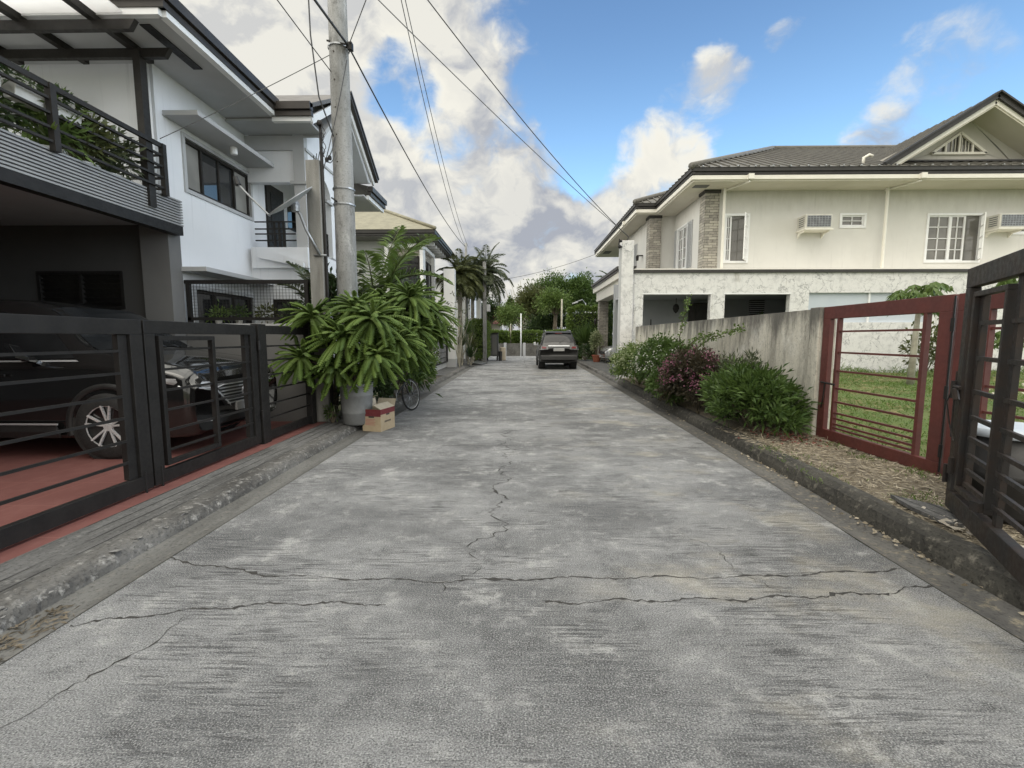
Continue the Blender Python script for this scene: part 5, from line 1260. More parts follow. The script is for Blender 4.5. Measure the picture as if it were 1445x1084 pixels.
mb.build('grid_bars', 'gateblack', t); MB().box(-3.53, -3.50, 16.2, 21.7, .12, 1.8).build('backing_sheet', 'whitetrim', t)

# ---------------------------------------------------------------- far left
H3 = T('white_house', 'white house with a balcony seen between the palm trunks', 'house', (-4.2, 31, .1))
mb = MB(); mb.box(-9, -3.3, 30.5, 36, .1, 5.2); mb.build('wall', 'white', H3)
MB().box(-9.2, -2.9, 30.2, 36.2, 5.2, 5.4).build('roof', 'roofdark', H3)
mb = MB(); mb.box(-3.3, -2.6, 30.8, 34, 2.7, 2.85); mb.build('balcony_slab', 'whitetrim', H3)
mb = MB()
for i in range(14): mb.box(-2.66, -2.62, 30.85+.24*i, 30.88+.24*i, 2.85, 3.7)
mb.box(-2.67, -2.61, 30.8, 34, 3.7, 3.75); mb.build('balcony_railing', 'dark', H3)
MB().box(-3.29, -3.27, 31.5, 33, 3.0, 4.6).build('window', 'glass', H3)
mb = MB(); mb.box(-2.85, -2.55, 30.2, 30.5, .1, 4.6); mb.build('column', 'whitetrim', H3)
H4 = T('red_roofed_house', 'low house with a red roof beyond the end hedge', 'house', (-6, 50, 0))
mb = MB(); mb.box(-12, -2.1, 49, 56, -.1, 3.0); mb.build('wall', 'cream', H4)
mb = MB(); mb.prism([(-12.5, 48.3, 3.0), (-12.5, 56.5, 3.0), (-12.5, 52.4, 4.9)], (11, 0, 0)); mb.build('roof', 'roofRed', H4)
mb = MB(); mb.box(-4.5, -3.2, 48.97, 49.02, 1.2, 2.3); mb.build('window', 'glass', H4)
t = T('utility_pole', 'slim pale concrete pole rising through the palm crowns', 'utility pole', (-2.0, 26.3, .1))
MB().tube([(-2.0, 26.3, 0), (-2.0, 26.3, 5.8)], [.12, .10], 16).build('shaft', 'polec', t, smooth=True)
MB().box(-1.88, -1.68, 26.15, 26.4, 3.0, 3.4).build('meter_box', 'lgrey', t, bevel=.02)
t = T('utility_pole', 'thin far pole hidden among the palm fronds where the wires end', 'utility pole', (-3.25, 28.1, .1))
MB().tube([(-3.25, 28.1, 0), (-3.25, 28.1, 7.2)], [.11, .08], 12).build('shaft', 'polec', t, smooth=True)
def fanpalm(label, base, h, r, n, fl, mat, group, lean=(0, 0)):
    t = T('palm_tree', label, 'palm', base, group); b = Vector(base); tp = b+Vector((lean[0], lean[1], h))
    MB().tube([b, b.lerp(tp, .3)+Vector((lean[0]*-.1, 0, 0)), b.lerp(tp, .7), tp], [r*1.3, r, r*.9, r*.8], 12).build('trunk', 'palmbark', t, smooth=True)
    lv = []; ra = MB()
    for i in range(n):
        a = 2.399*i; el = R(82)-R(120)*(i/n)**1.1
        frond(lv, ra, tp, (math.cos(a)*math.cos(el), math.sin(a)*math.cos(el), math.sin(el)), fl*random.uniform(.8, 1.1), 1.9, 44, .50, .045, .75, .25)
    ra.build('rachis', 'leafolive', t); emit('crown', mat, t, lv, .35); return t
fanpalm('bushy palm nearest the white pillar, left of the palm group', (-3.3, 25.4, .1), 4.7, .14, 44, 1.7, 'leafolive', 'palms along the left side of the lane')
fanpalm('middle palm of the group, on a thin grey trunk', (-2.75, 26.8, .1), 4.9, .11, 40, 1.6, 'leafgrey', 'palms along the left side of the lane')
fanpalm('right palm of the group, its fronds drooping over the lane', (-2.15, 27.3, .1), 5.1, .11, 40, 1.95, 'leafgrey', 'palms along the left side of the lane', (.15, 0))
fanpalm('small palm with upright fronds behind the group', (-3.0, 29.5, .1), 5.4, .10, 26, 1.5, 'leafolive', 'palms along the left side of the lane')
for (x, y, z, lb, ln, mt, n) in ((-2.95, 23.2, 1.1, 'strap-leaved dracaena clump at the foot of the white pillar', 1.0, 'leafgrey', 60), (-2.75, 24.2, 1.7, 'taller dracaena clump with bare branching stems', .9, 'leaf', 60), (-2.55, 23.6, .5, 'low dark strap-leaved plant at the left kerb', .9, 'leafdark', 50), (-2.6, 25.2, 1.0, 'strap-leaved plant in front of the dark clipped hedge', .9, 'leafolive', 50)):
    t = strappy('strap_plant', lb, 'plant', (x, y, z), n, ln, .07, mt, 'strap-leaved plants by the white pillar', 1.0, droop=1.9)
    mb = MB(); mb.tube([(x, y, .08), (x+.05, y, z*.5), (x, y, z+.05)], [.05, .04, .035], 7); mb.tube([(x, y, z*.4), (x+.25, y-.1, z*.95)], [.035, .02], 6); mb.tube([(x, y, z*.4), (x-.22, y, z*1.1)], [.03, .02], 6); mb.build('stem', 'papbark', t)
t = T('bare_shrub', 'nearly leafless pale-stemmed shrub beside the white pillar', 'shrub', (-2.8, 21.2, .1)); mb = MB()
tips = [(-2.8+random.uniform(-.5, .5), 21.2+random.uniform(-.4, .4), random.uniform(2.3, 3.6)) for _ in range(8)]; stems(mb, (-2.8, 21.2, .1), tips, .02, .008, 5, .25); mb.build('branch', 'papbark', t)
Pb = np.repeat(np.array(tips), 14, 0)+RNG.normal(size=(8*14, 3))*.14; leaves('foliage', 'leafgrey', t, Pb, RNG.normal(size=Pb.shape)+[0, 0, .4], .16, .05)
def hedge(label, x0, x1, y0, y1, z0, z1, n, mat='hedge', group=None, sz=.10, rnd=.3, core=True, trunk=None):
    t = T('hedge', label, 'hedge', ((x0+x1)/2, (y0+y1)/2, max(.05, z0-.0)), group)
    c = np.array([(x0+x1)/2, (y0+y1)/2, (z0+z1)/2]); h = np.array([(x1-x0)/2, (y1-y0)/2, (z1-z0)/2])
    q = RNG.uniform(-1, 1, (n, 3)); ax = RNG.integers(0, 3, n); q[np.arange(n), ax] = np.sign(q[np.arange(n), ax]+1e-9)*(1-.16*RNG.random(n)**2)
    pn = (np.abs(q)**5).sum(1)**(1/5); q = q*(1-rnd+rnd/np.maximum(pn, 1))[:, None]; q *= (1+.05*np.sin(q[:, [1, 2, 0]]*7+c[0]))
    P = c+q*h; D = q**3+.7*RNG.normal(size=q.shape); D[:, 2] += .3
    leaves('foliage', mat, t, P, D, sz*(.6+.8*RNG.random(n)), sz*.5, .15)
    mb = MB(); a = h*.74; mb.box(c[0]-a[0], c[0]+a[0], c[1]-a[1], c[1]+a[1], c[2]-a[2], c[2]+a[2]); mb.build('inner_twigs', 'twigs', t, bevel=min(a)*.3)
    if trunk is not None: MB().tube([(c[0], c[1], trunk), (c[0], c[1], z0+.2)], .06, 7).build('trunk', 'bark', t)
    return t
hedge('dark clipped hedge bulging over the left kerb beyond the palms', -2.95, -1.95, 26.4, 30.5, .35, 2.55, 9000, 'hedge', None, .13, .4, trunk=.1)
t = T('storage_cabinet', 'dark grey metal cabinet on legs standing at the left kerb near the end', 'cabinet', (-1.75, 30.2, 0))
MB().box(-2.2, -1.42, 29.8, 30.8, .32, 1.80).build('body', 'dgrey', t, bevel=.02)
mb = MB()
for x in (-2.14, -1.48):
    for y in (29.86, 30.74): mb.box(x-.03, x+.03, y-.03, y+.03, 0.01, .32)
mb.build('leg', 'gateblack', t)
mb = MB(); mb.box(-2.14, -1.83, 29.78, 29.8, .40, 1.72); mb.box(-1.79, -1.48, 29.78, 29.8, .40, 1.72); mb.build('door', 'mgrey', t, bevel=.006)
mb = MB(); mb.box(-2.25, -1.38, 29.75, 30.85, 1.80, 1.84); mb.build('top', 'gateblack', t)
t = T('barrel', 'small beige drum beside the dark cabinet near the lane end', 'barrel', (-1.12, 30.4, 0))
MB().lathe([(.001, .0), (.2, .0), (.21, .1), (.2, .45), (.21, .5), (.2, .85), (.19, .88), (.001, .88)], (-1.12, 30.4, .0), 20).build('drum', 'cardin', t, smooth=True)
t = T('bin', 'dark plastic bin between the cabinet and the beige drum', 'bin', (-1.40, 30.1, 0)); MB().lathe([(.001, .0), (.11, .0), (.13, .6), (.14, .62), (.001, .64)], (-1.27, 29.9, .0), 16).build('body', 'bin', t); 
o = MB(); o.prism([(-2.6, 25.0, .13), (-2.1, 24.8, .05), (-1.9, 26.6, .05), (-2.5, 26.8, .16)], (0, 0, .03)); o = o.build('corrugated_sheet', 'steel', None, (-2.3, 25.8, .1)); tag(o, 'pale metal sheet lying on the left kerb near the palms', 'sheet')

# ---------------------------------------------------------------- end of the lane
t = T('end_wall', 'low stained concrete wall closing the end of the lane', 'wall', (0, 38.2, 0))
MB().box(-6, 7, 38.1, 38.3, -.1, 1.05).build('wall', 'endwall', t)
mb = MB()
for x in (-5, -2.75, -1.2, .4, 1.6, 3.6, 5.6): mb.box(x-.11, x+.11, 38.02, 38.12, -.1, 1.10)
mb.build('pier', 'lgrey', t)
hx = [(-2.6, -1.75, 2.05, 'clipped hedge block at the left end of the end wall'), (-1.68, -.95, 2.0, 'narrow hedge block second from the left on the end wall'), (-.55, .05, 2.0, 'narrow hedge block left of the white thin pole'), (.35, 1.65, 2.05, 'wide clipped hedge block right of the white thin pole'), (1.85, 2.7, 2.0, 'hedge block partly behind the dark SUV'), (2.9, 4.2, 2.1, 'hedge block right of the dark SUV roof')]
for x0, x1, zt, lb in hx: hedge(lb, x0, x1, 38.35, 39.3, .75, zt, 2600, 'hedge', 'hedge blocks along the end wall', .19, .35, trunk=-.1)
def slimpole(label, x, y, h, r, mat, head=None):
    t = T('street_lamp' if head else 'post', label, 'street lamp' if head else 'post', (x, y, 0))
    MB().tube([(x, y, -.1), (x, y, h)], [r, r*.8], 10).build('pole', mat, t, smooth=True)
    if head: MB().tube([(x, y, h-.1), (x+head*.35, y-.1, h+.25), (x+head, y-.2, h+.05)], .035, 8).build('arm', mat, t, smooth=True); MB().prism([(x+head*.8, y-.35, h+.0), (x+head*1.35, y-.35, h-.12), (x+head*1.35, y-.35, h-.02), (x+head*.85, y-.35, h+.12)], (0, .3, 0)).build('lamp_head', 'lgrey', t, bevel=.02)
    return t
slimpole('thin white pole in front of the end wall hedge', .12, 37.7, 3.5, .055, 'whitetrim')
slimpole('pale thick-leaning pole among the trees behind the SUV', 3.72, 40.5, 4.9, .09, 'papbark')
slimpole('short grey post behind the left hedge blocks', -1.42, 38.9, 2.6, .05, 'lgrey')
slimpole('short post between hedge blocks near the white pole', -.75, 38.9, 2.7, .045, 'papbark')
t = slimpole('curved arm street lamp reaching left over the tall hedge', 5.3, 37, 4.3, .06, 'steel', -.8)
def tree(label, x, y, h, rad, zc, ncl, per, mat, group, tr=.22, ls=.3, spread=.55, shell=.45, zoff=-.1, trunk='bark'):
    t = T('tree', label, 'tree', (x, y, zoff), group)
    P, D, cc = clumps((x, y, zc), np.array(rad)*.88, int(ncl*1.5), int(per*1.5), spread*.66, shell, .25)
    leaves('crown', mat, t, P, D, ls*.82*(.6+.8*RNG.random(len(P))), ls*.42, .2)
    mb = MB(); b = Vector((x, y, zoff)); f = Vector((x+random.uniform(-.2, .2), y, zc-rad[2]*.55)); mb.tube([b, b.lerp(f, .5), f], [tr*1.25, tr, tr*.85], 9)
    for q in cc[:16]: q = Vector(tuple(q)); mb.tube([f, f.lerp(q, .5)+Vector((0, 0, .2)), q], [tr*.5, tr*.28, tr*.10], 6)
    mb.build('trunk', trunk, t)
    return t
TG = 'trees beyond the end of the lane'
tree('big rounded dark tree, tallest of the mass behind the SUV', 4.2, 52, 8, (3.0, 2.6, 3.0), 5.7, 60, 90, 'leaf', TG, ls=.34, spread=.6)
tree('broad rounded tree left of the tallest one', 1.6, 50, 7, (2.3, 2.2, 2.5), 4.6, 46, 90, 'leafolive', TG, ls=.32, spread=.55)
tree('rounded tree right of the tallest one, above the tall hedge', 6.9, 51, 8, (2.4, 2.2, 2.8), 5.6, 46, 90, 'leaf', TG, ls=.34, spread=.55)
tree('lighter tree in front of the dark tree mass', 3.4, 45, 6, (1.7, 1.5, 1.6), 4.6, 34, 70, 'leaflight', TG, ls=.28, spread=.45)
tree('small light-leaved tree above the left hedge blocks', -.9, 43, 5, (1.3, 1.2, 1.3), 3.4, 30, 60, 'leaflight', TG, ls=.24, spread=.4, shell=.35)
tree('conical tree pointing above the left hedge blocks', -1.0, 52, 6, (.75, .7, 2.2), 4.2, 34, 50, 'leaf', TG, ls=.26, spread=.3, shell=.1)
tree('loose dark tree behind the slim pale pole', -3.0, 47, 6, (1.6, 1.5, 1.9), 3.9, 34, 50, 'leafdark', TG, ls=.28, spread=.4, shell=.3)
tree('wide low dark tree filling the gap behind the SUV', 3.6, 46.5, 5, (3.4, 1.5, 1.7), 2.3, 50, 70, 'leafdark', TG, ls=.30, spread=.55)
tree('dark tree behind the carport roof', 9.8, 44, 7, (2.4, 2.4, 2.6), 4.8, 40, 80, 'leafdark', TG, ls=.32, spread=.5)
tree('hazy far tree at the left of the tree mass', .2, 62, 7, (2.2, 1.6, 2.2), 4.0, 26, 40, 'leafgrey', TG, ls=.32, spread=.5, shell=.3)
t = T('bare_tree', 'bare twiggy tree top rising faintly left of the big trees', 'tree', (1.0, 56, -.1)); mb = MB()
stems(mb, (1.0, 56, -.1), [(1.0+random.uniform(-3.0, 3.2), 56+random.uniform(-1, 1), random.uniform(6.5, 8.6)) for _ in range(38)], .07, .012, 5, .6); mb.build('branch', 'papbark', t)
hedge('tall clipped hedge wall behind the spiky plant on the right', 3.35, 6.2, 30.5, 32, .3, 3.6, 11000, 'hedge', None, .17, .35, trunk=.1)
# ---------------------------------------------------------------- right: cream house with grey roof
HD = T('two_storey_house', 'cream two-storey house with a grey hip roof and dormer gable on the right', 'house', (7, 17, .15))
Yl = Fr((0, 15.8, 0), (1, 0, 0), (0, -1, 0)); Yu = Fr((0, 17, 0), (1, 0, 0), (0, -1, 0)); X1 = Fr((6.75, 0, 0), (0, -1, 0), (-1, 0, 0)); X2 = Fr((5.75, 0, 0), (0, -1, 0), (-1, 0, 0))
mb = MB()
Yl.wall(mb, 3.92, 26, .1, 3.70, [(4.23, 6.52, 1.2, 2.98), (7.0, 9.2, 1.2, 2.98), (9.84, 13.82, 2.03, 3.03)], -.22, 0); mb.build('lower_wall', 'crackwhite', HD)
mb = MB(); Yl.wall(mb, 9.84, 13.82, 2.03, 3.03, [], -.2, -.10); mb.build('blue_board', 'bluepanel', HD)
mb = MB(); Yl.box(mb, 11.88, 11.94, 2.03, 3.03, -.1, -.05); Yl.box(mb, 4.20, 6.55, 2.98, 3.02, -.1, .012); Yl.box(mb, 6.97, 9.23, 2.98, 3.02, -.1, .012); mb.build('opening_trim', 'whitetrim', HD)
mb = MB(); mb.box(3.95, 26, 19.2, 19.4, .1, 3.7); mb.box(4.0, 26, 16.03, 19.2, 3.05, 3.12); mb.box(10.4, 10.6, 19.4, 26.8, .1, 3.4); mb.box(5.95, 10.6, 19.4, 26.8, 3.4, 3.5); mb.box(6.6, 6.75, 16.03, 19.2, .1, 3.05) if False else None; mb.build('inner_wall', 'innerwall', HD)
mb = MB(); Yl.box(mb, 3.86, 26, 3.70, 3.80, -.5, .06); mb.build('ledge', 'darkfascia', HD)
mb = MB(); mb.box(3.95, 26, 15.9, 17.2, 3.801, 3.86); mb.build('balcony_floor', 'creamtrim', HD)
mb = MB()
Yu.wall(mb, 6.78, 26, 3.8, 6.75, [(7.45, 8.22, 4.28, 5.88), (11.56, 12.36, 5.50, 5.88), (14.65, 16.50, 4.27, 5.86), (17.62, 18.6, 5.25, 5.85)], -.2, 0)
X1.wall(mb, -20.4, -17.0, 3.8, 6.75, [(-20.0, -18.9, 4.35, 6.05)], -.2, 0)
Fr((0, 20.4, 0), (1, 0, 0), (0, -1, 0)).box(mb, 5.75, 6.75, .1, 6.75, -.2, 0)
X2.wall(mb, -27, -20.4, .1, 6.75, [(-24.6, -23.4, 4.35, 5.95), (-26.75, -23.6, .1, 3.3)], -.2, 0)
mb.box(5.95, 26, 26.8, 27, .1, 6.75)
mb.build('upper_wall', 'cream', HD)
mb = MB(); mb.box(6.62, 6.80, 16.88, 17.35, 3.80, 6.72); mb.box(6.80, 7.14, 16.88, 17.0, 3.80, 6.72); mb.box(5.62, 5.78, 20.28, 20.75, .15, 6.72); mb.box(5.78, 6.12, 20.28, 20.4, .15, 6.72); mb.build('stone_pilaster', 'stone', HD)
mb = MB(); mb.box(6.58, 7.16, 16.84, 17.4, 6.64, 6.745); mb.box(5.58, 6.14, 20.24, 20.8, 6.64, 6.745); mb.build('pilaster_cap', 'darkfascia', HD)
mb = MB(); Yu.box(mb, 7.2, 26, 3.86, 3.98, 0, .02); mb.build('plinth_band', 'creamtrim', HD)
mb = MB(); mb.box(5.86, 26, 16.0, 17.0, 6.75, 6.80); mb.box(5.86, 6.78, 17.0, 20.05, 6.75, 6.80); mb.box(5.0, 6.78, 20.05, 30.4, 6.75, 6.80); mb.build('soffit', 'soffit', HD)
def vent(x0, x1, y0, y1, nm='soffit_vent'): MB().box(x0, x1, y0, y1, 6.735, 6.748).build(nm, 'mgrey', HD)
vent(6.05, 6.55, 16.35, 16.65); vent(5.2, 5.6, 28.3, 29.2)
mb = MB(); eave(mb, (5.78, 16.02, 0), (26, 16.02, 0), (0, -1, 0), 7.05); eave(mb, (5.86, 15.92, 0), (5.86, 20.1, 0), (-1, 0, 0), 7.05); eave(mb, (5.0, 20.04, 0), (5.86, 20.04, 0), (0, -1, 0), 7.05); eave(mb, (5.0, 19.94, 0), (5.0, 30.4, 0), (-1, 0, 0), 7.05); eave(mb, (4.9, 30.4, 0), (8, 30.4, 0), (0, 1, 0), 7.05)
mb.build('gutter', 'darkfascia', HD)
mb = MB(); mb.box(5.80, 26, 15.95, 16.03, 6.80, 6.93); mb.box(5.79, 5.87, 16.03, 20.1, 6.80, 6.93); mb.box(4.93, 5.8, 19.98, 20.05, 6.80, 6.93); mb.box(4.93, 5.01, 20.05, 30.4, 6.80, 6.93); mb.build('fascia_board', 'creamtrim', HD)
mb = MB()
for x in (7.72, 13.4, 19.6):
    mb.box(x-.09, x+.09, 15.84, 15.96, 6.78, 6.95); mb.bar((x, 15.95, 6.73), (x-.45, 16.9, 6.70), .05, .05); mb.tube([(x-.47, 16.75, 6.9), (x-.47, 16.75, 3.86)], .05, 8)
mb.box(4.85, 5.0, 22.0, 22.2, 6.78, 6.95)
mb.build('downspout', 'creamtrim', HD)
# roof sheets with standing ribs
RP = .49
def zr(y): return 7.17+RP*(y-15.88)
mb = MB(); rz = 9.93; ry = 15.88+(rz-7.17)/RP; hx_ = 5.72+(rz-7.17)/RP
mb.quad((5.72, 15.88, 7.17), (26, 15.88, 7.17), (26, ry, rz), (hx_, ry, rz)); mb.quad((5.72, 15.88, 7.17), (hx_, ry, rz), (hx_, ry+.5, rz), (5.72, 2*ry-15.88, 7.17)); mb.quad((hx_, ry, rz), (26, ry, rz), (26, 2*ry-15.88, 7.17), (5.72, 2*ry-15.88, 7.17))
a0 = (4.86, 19.9, 7.17); h2_ = (19.9+30.5)/2; d2_ = h2_-19.9; z2_ = 7.17+RP*d2_
mb.quad(a0, (16, 19.9, 7.17), (16, h2_, z2_), (4.86+d2_, h2_, z2_)); mb.quad((4.86, 30.5, 7.17), a0, (4.86+d2_, h2_, z2_)); mb.quad((16, 30.5, 7.17), (4.86, 30.5, 7.17), (4.86+d2_, h2_, z2_), (16, h2_, z2_))
x = 6.0
while x < 26:
    ye = min(ry, 15.88+(x-5.72)) if x < hx_ else ry
    mb.bar((x, 15.90, 7.195), (x, ye-.02, zr(ye)+.02), .045, .06, (0, 0, 1)); x += .33
y = 16.2
while y < ry:
    mb.bar((5.74, y, 7.195), (5.72+(y-15.88), y, zr(y)+.02), .045, .06); y += .33
y = 20.3
while y < h2_: mb.bar((4.88, y, 7.195), (4.86+(y-19.9), y, 7.17+RP*(y-19.9)+.02), .045, .06); y += .33
x = 5.2
while x < 9: mb.bar((x, 19.92, 7.195), (x, 19.9+(x-4.86), 7.17+RP*(x-4.86)+.02), .045, .06); x += .33
mb.build('roof', 'roofD', HD)
mb = MB()
for a, b in (((5.72, 15.88, 7.21), (hx_, ry, rz+.04)), ((hx_, ry, rz+.04), (26, ry, rz+.04)), ((4.86, 19.9, 7.21), (4.86+d2_, h2_, z2_+.04))): mb.tube([a, b], .11, 8)
mb.build('ridge_cap', 'roofD', HD, smooth=True)
mb = MB()
for i in range(34): mb.sphere((6.1+.58*i, 15.86, 7.195), .028, 5)
mb.build('gutter_strap', 'steel', HD)
MB().tube([(11.9, 16.6, 7.45), (11.9, 16.6, 7.70), (12.05, 16.55, 7.78), (12.15, 16.52, 7.72)], .05, 8).build('vent_pipe', 'creamtrim', HD, smooth=True)
# gable dormer
gx, gz, gf = 15.72, 9.48, 12.15
slope = (gz-7.25)/(gx-gf); xr = gx+(gx-gf)
mb = MB(); mb.prism([(gf, 16.1, 7.25), (gx, 16.1, gz), (xr, 16.1, 7.25), (xr-.15, 16.1, 7.21), (gx, 16.1, gz-.10), (gf+.15, 16.1, 7.21)], (0, 5.5, 0))
for s in (-1, 1):
    for j in range(16):
        yy = 16.3+.33*j; mb.bar((gx, yy, gz+.02), (gx+s*(gx-gf), yy, 7.27), .045, .05)
mb.build('gable_roof', 'roofD', HD)
mb = MB()
for s in (-1, 1): mb.bar((gx, 16.06, gz-.02), (gx+s*(gx-gf-.02), 16.06, 7.21), .10, .20); mb.bar((gx, 16.0, gz+.06), (gx+s*(gx-gf-.02), 16.0, 7.31), .12, .05)
mb.build('barge_gutter', 'darkfascia', HD)
mb = MB()
for s in (-1, 1): mb.bar((gx, 16.12, gz-.20), (gx+s*(gx-gf-.35), 16.12, 7.27), .06, .17)
mb.build('barge_board', 'creamtrim', HD)
mb = MB()
for s in (-1, 1): mb.prism([(gx, 16.12, gz-.30), (gx+s*(gx-gf-.5), 16.12, 7.27), (gx+s*(gx-gf-.5), 16.12, 7.21), (gx, 16.12, gz-.36)], (0, .95, 0))
mb.build('gable_soffit', 'soffit', HD)
mb = MB(); wx0, wx1, wz0, wz1 = 14.52, 16.42, 7.97, 8.66; cx = gx-.35
cx = (wx0+wx1)/2
for s, wx in ((-1, wx0), (1, wx1)):
    mb.prism([(wx+s*.9, 17.02, 7.70), (wx, 17.02, 7.70), (wx, 17.02, wz0), (wx+s*.05, 17.02, wz0)], (0, .15, 0)); 
mb.prism([(wx0, 17.02, 7.70), (wx1, 17.02, 7.70), (wx1, 17.02, wz0), (wx0, 17.02, wz0)], (0, .15, 0))
mb.prism([(wx0-.9, 17.02, 7.70), (wx0+.0, 17.02, wz0), (cx, 17.02, wz1), (gx, 17.02, gz-.32)], (0, .15, 0)); mb.prism([(wx1+.9, 17.02, 7.70), (wx1, 17.02, wz0), (cx, 17.02, wz1), (gx, 17.02, gz-.32)], (0, .15, 0))
mb.prism([(gf+.5, 17.05, 7.25), (xr-.5, 17.05, 7.25), (gx, 17.05, gz-.36)], (0, .02, 0)) if False else None
mb.prism([(gf+.3, 17.0, 7.60), (wx0-.9, 17.0, 7.72), (wx0-.4, 17.0, 8.2), (gx, 17.0, gz-.34), (gx, 17.0, gz-.25)], (0, .03, 0)); mb.prism([(xr-.3, 17.0, 7.60), (wx1+.9, 17.0, 7.72), (wx1+.4, 17.0, 8.2), (gx, 17.0, gz-.34), (gx, 17.0, gz-.25)], (0, .03, 0))
mb.prism([(gf+.3, 17.18, 7.3), (xr-.3, 17.18, 7.3), (gx, 17.18, gz-.25)], (0, .05, 0))
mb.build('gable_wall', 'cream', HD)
mb = MB(); tri = [Vector(p) for p in ((wx0, 16.98, wz0), (wx1, 16.98, wz0), (cx, 16.98, wz1))]
for a, b in ((tri[0], tri[1]), (tri[1], tri[2]), (tri[2], tri[0])): mb.bar(a, b, .08, .07, (0, 1, 0))
for f in (-.5, 0, .5):
    xx = cx+f*(wx1-wx0)/2*.98; mb.bar((xx, 16.99, wz0), (xx, 16.99, wz0+(wz1-wz0)*(1-abs(f))), .06, .05, (0, 1, 0))
for f in (-.25, -.12, .12, .25, .37): xx = cx+f*(wx1-wx0)/2; mb.bar((xx, 17.02, wz0), (xx, 17.02, wz0+(wz1-wz0)*(1-abs(f)*1.0)), .02, .02, (0, 1, 0))
gw = mb.build('gable_window', 'creamtrim', HD); MB().prism([p+Vector((0, .06, 0)) for p in tri], (0, .01, 0)).build('pane', 'glasswarm', gw)
mb = MB(); mb.bar((gf+.75, 16.55, 7.56), (xr-.75, 16.55, 7.56), .14, .05); mb.build('gable_ledge', 'darkfascia', HD)
# windows
def casement(par, fr, u0, u1, z0, z1, cols, rows, opened=None, shut=True, label=None):
    mb = MB(); fr.ring(mb, u0-.07, u1+.07, z0-.07, z1+.07, .075, -.12, .03)
    n = len(cols)-1
    for i in range(n):
        a, b = cols[i], cols[i+1]
        if i == opened: continue
        fr.ring(mb, a, b, z0, z1, .05, -.08, -.02)
        if shut:
            c = (a+b)/2
            fr.box(mb, c-.012, c+.012, z0+.05, z1-.05, -.07, -.03)
        for r in range(1, rows): z = z0+(z1-z0)*r/rows; fr.box(mb, a+.05, b-.05, z-.012, z+.012, -.07, -.03)
    o = mb.build('window', 'whitetrim', par)
    mb = MB(); fr.box(mb, u0, u1, z0, z1, -.075, -.065); mb.build('pane', 'glasswarm', o)
    mb = MB(); fr.box(mb, u0+.02, u0+(u1-u0)*.22, z0+.02, z1-.02, -.19, -.16); fr.box(mb, u1-(u1-u0)*.2, u1-.02, z0+.02, z1-.02, -.19, -.16); mb.build('curtain', 'curtain', o)
    if opened is not None:
        a, b = cols[opened], cols[opened+1]; wd = b-a; an = R(55); hp = fr.p(b, 0, .02); du = -fr.u*math.cos(an)+fr.n*math.sin(an)
        f2 = Fr(hp, du, du.cross(Vector((0, 0, 1)))); mb = MB(); f2.ring(mb, 0, wd, z0, z1, .05, -.02, .02); f2.box(mb, wd/2-.012, wd/2+.012, z0, z1, -.012, .012)
        for r in range(1, rows): z = z0+(z1-z0)*r/rows; f2.box(mb, .05, wd-.05, z-.012, z+.012, -.013, .013)
        mb.build('open_sash', 'whitetrim', o)
    return o
casement(HD, Yu, 7.45, 8.22, 4.28, 5.88, [7.45, 7.66, 8.22], 4, 1)
casement(HD, Yu, 14.65, 16.50, 4.27, 5.86, [14.65, 15.45, 15.98, 16.50], 4, 2)
casement(HD, Yu, 11.56, 12.36, 5.50, 5.88, [11.56, 12.36], 2, None)
casement(HD, Yu, 17.62, 18.6, 5.25, 5.85, [17.62, 18.6], 2, None)
casement(HD, X1, -20.0, -18.9, 4.35, 6.05, [-20.0, -19.45, -18.9], 4, None)
casement(HD, X2, -24.6, -23.4, 4.35, 5.95, [-24.6, -24.0, -23.4], 4, None)
for fr, us in ((X1, ((-20.32, -20.1), (-18.8, -18.3))), (X2, ((-25.2, -24.7), (-23.3, -22.8)))):
    for a, b in us:
        mb = MB(); fr.ring(mb, a, b, 4.30, 6.08, .04, 0, .04)
        for j in range(30): z = 4.36+.057*j; fr.box(mb, a+.04, b-.04, z, z+.03, .01, .03)
        mb.build('shutter', 'lgrey', HD)
mb = MB(); mb.box(5.50, 5.74, 21.7, 21.85, 5.3, 5.34); mb.lathe([(.001, -.12), (.06, -.10), (.08, .08), (.03, .14), (.001, .15)], (5.5, 21.78, 5.2), 10); mb.build('wall_lamp', 'dark', HD)
def aircon(par, fr, u0, u1, z0, z1, dp=.48):
    mb = MB(); fr.box(mb, u0, u1, z0, z1, -.05, dp); o = mb.build('air_conditioner', 'acbody', par, bevel=.015)
    mb = MB(); fr.box(mb, u0+.06, u1-.05, z0+.06, z1-.05, dp-.01, dp+.004); mb.build('grille', 'acgrille', o)
    mb = MB()
    for i in range(9): u = u0+.06+(u1-u0-.11)*i/8; fr.box(mb, u-.006, u+.006, z0+.06, z1-.05, dp+.004, dp+.012)
    for i in range(6): z = z0+.06+(z1-z0-.11)*i/5; fr.box(mb, u0+.06, u1-.05, z-.006, z+.006, dp+.004, dp+.012)
    mb.build('grille_wire', 'steel', o)
    mb = MB()
    for i in range(5):
        z = z0+.09+.07*i; fr.box(mb, u0-.006, u0+.002, z, z+.03, .10, dp-.08)
    mb.build('side_louvre', 'acgrille', o)
    mb = MB(); fr.box(mb, u0-.04, u1+.04, z0-.05, z0-.005, -.02, dp+.04)
    for u in (u0+.02, u1-.06): mb.prism([fr.p(u, z0-.05, 0), fr.p(u, z0-.05, dp*.9), fr.p(u, z0-.10, dp*.8), fr.p(u, z0-.12, .15), fr.p(u, z0-.26, .0)], fr.u*.04)
    mb.build('support_tray', 'creamtrim', o)
aircon(HD, Yu, 10.0, 10.92, 5.32, 5.80); aircon(HD, Yu, 16.68, 17.55, 5.32, 5.80)
mb = MB(); 
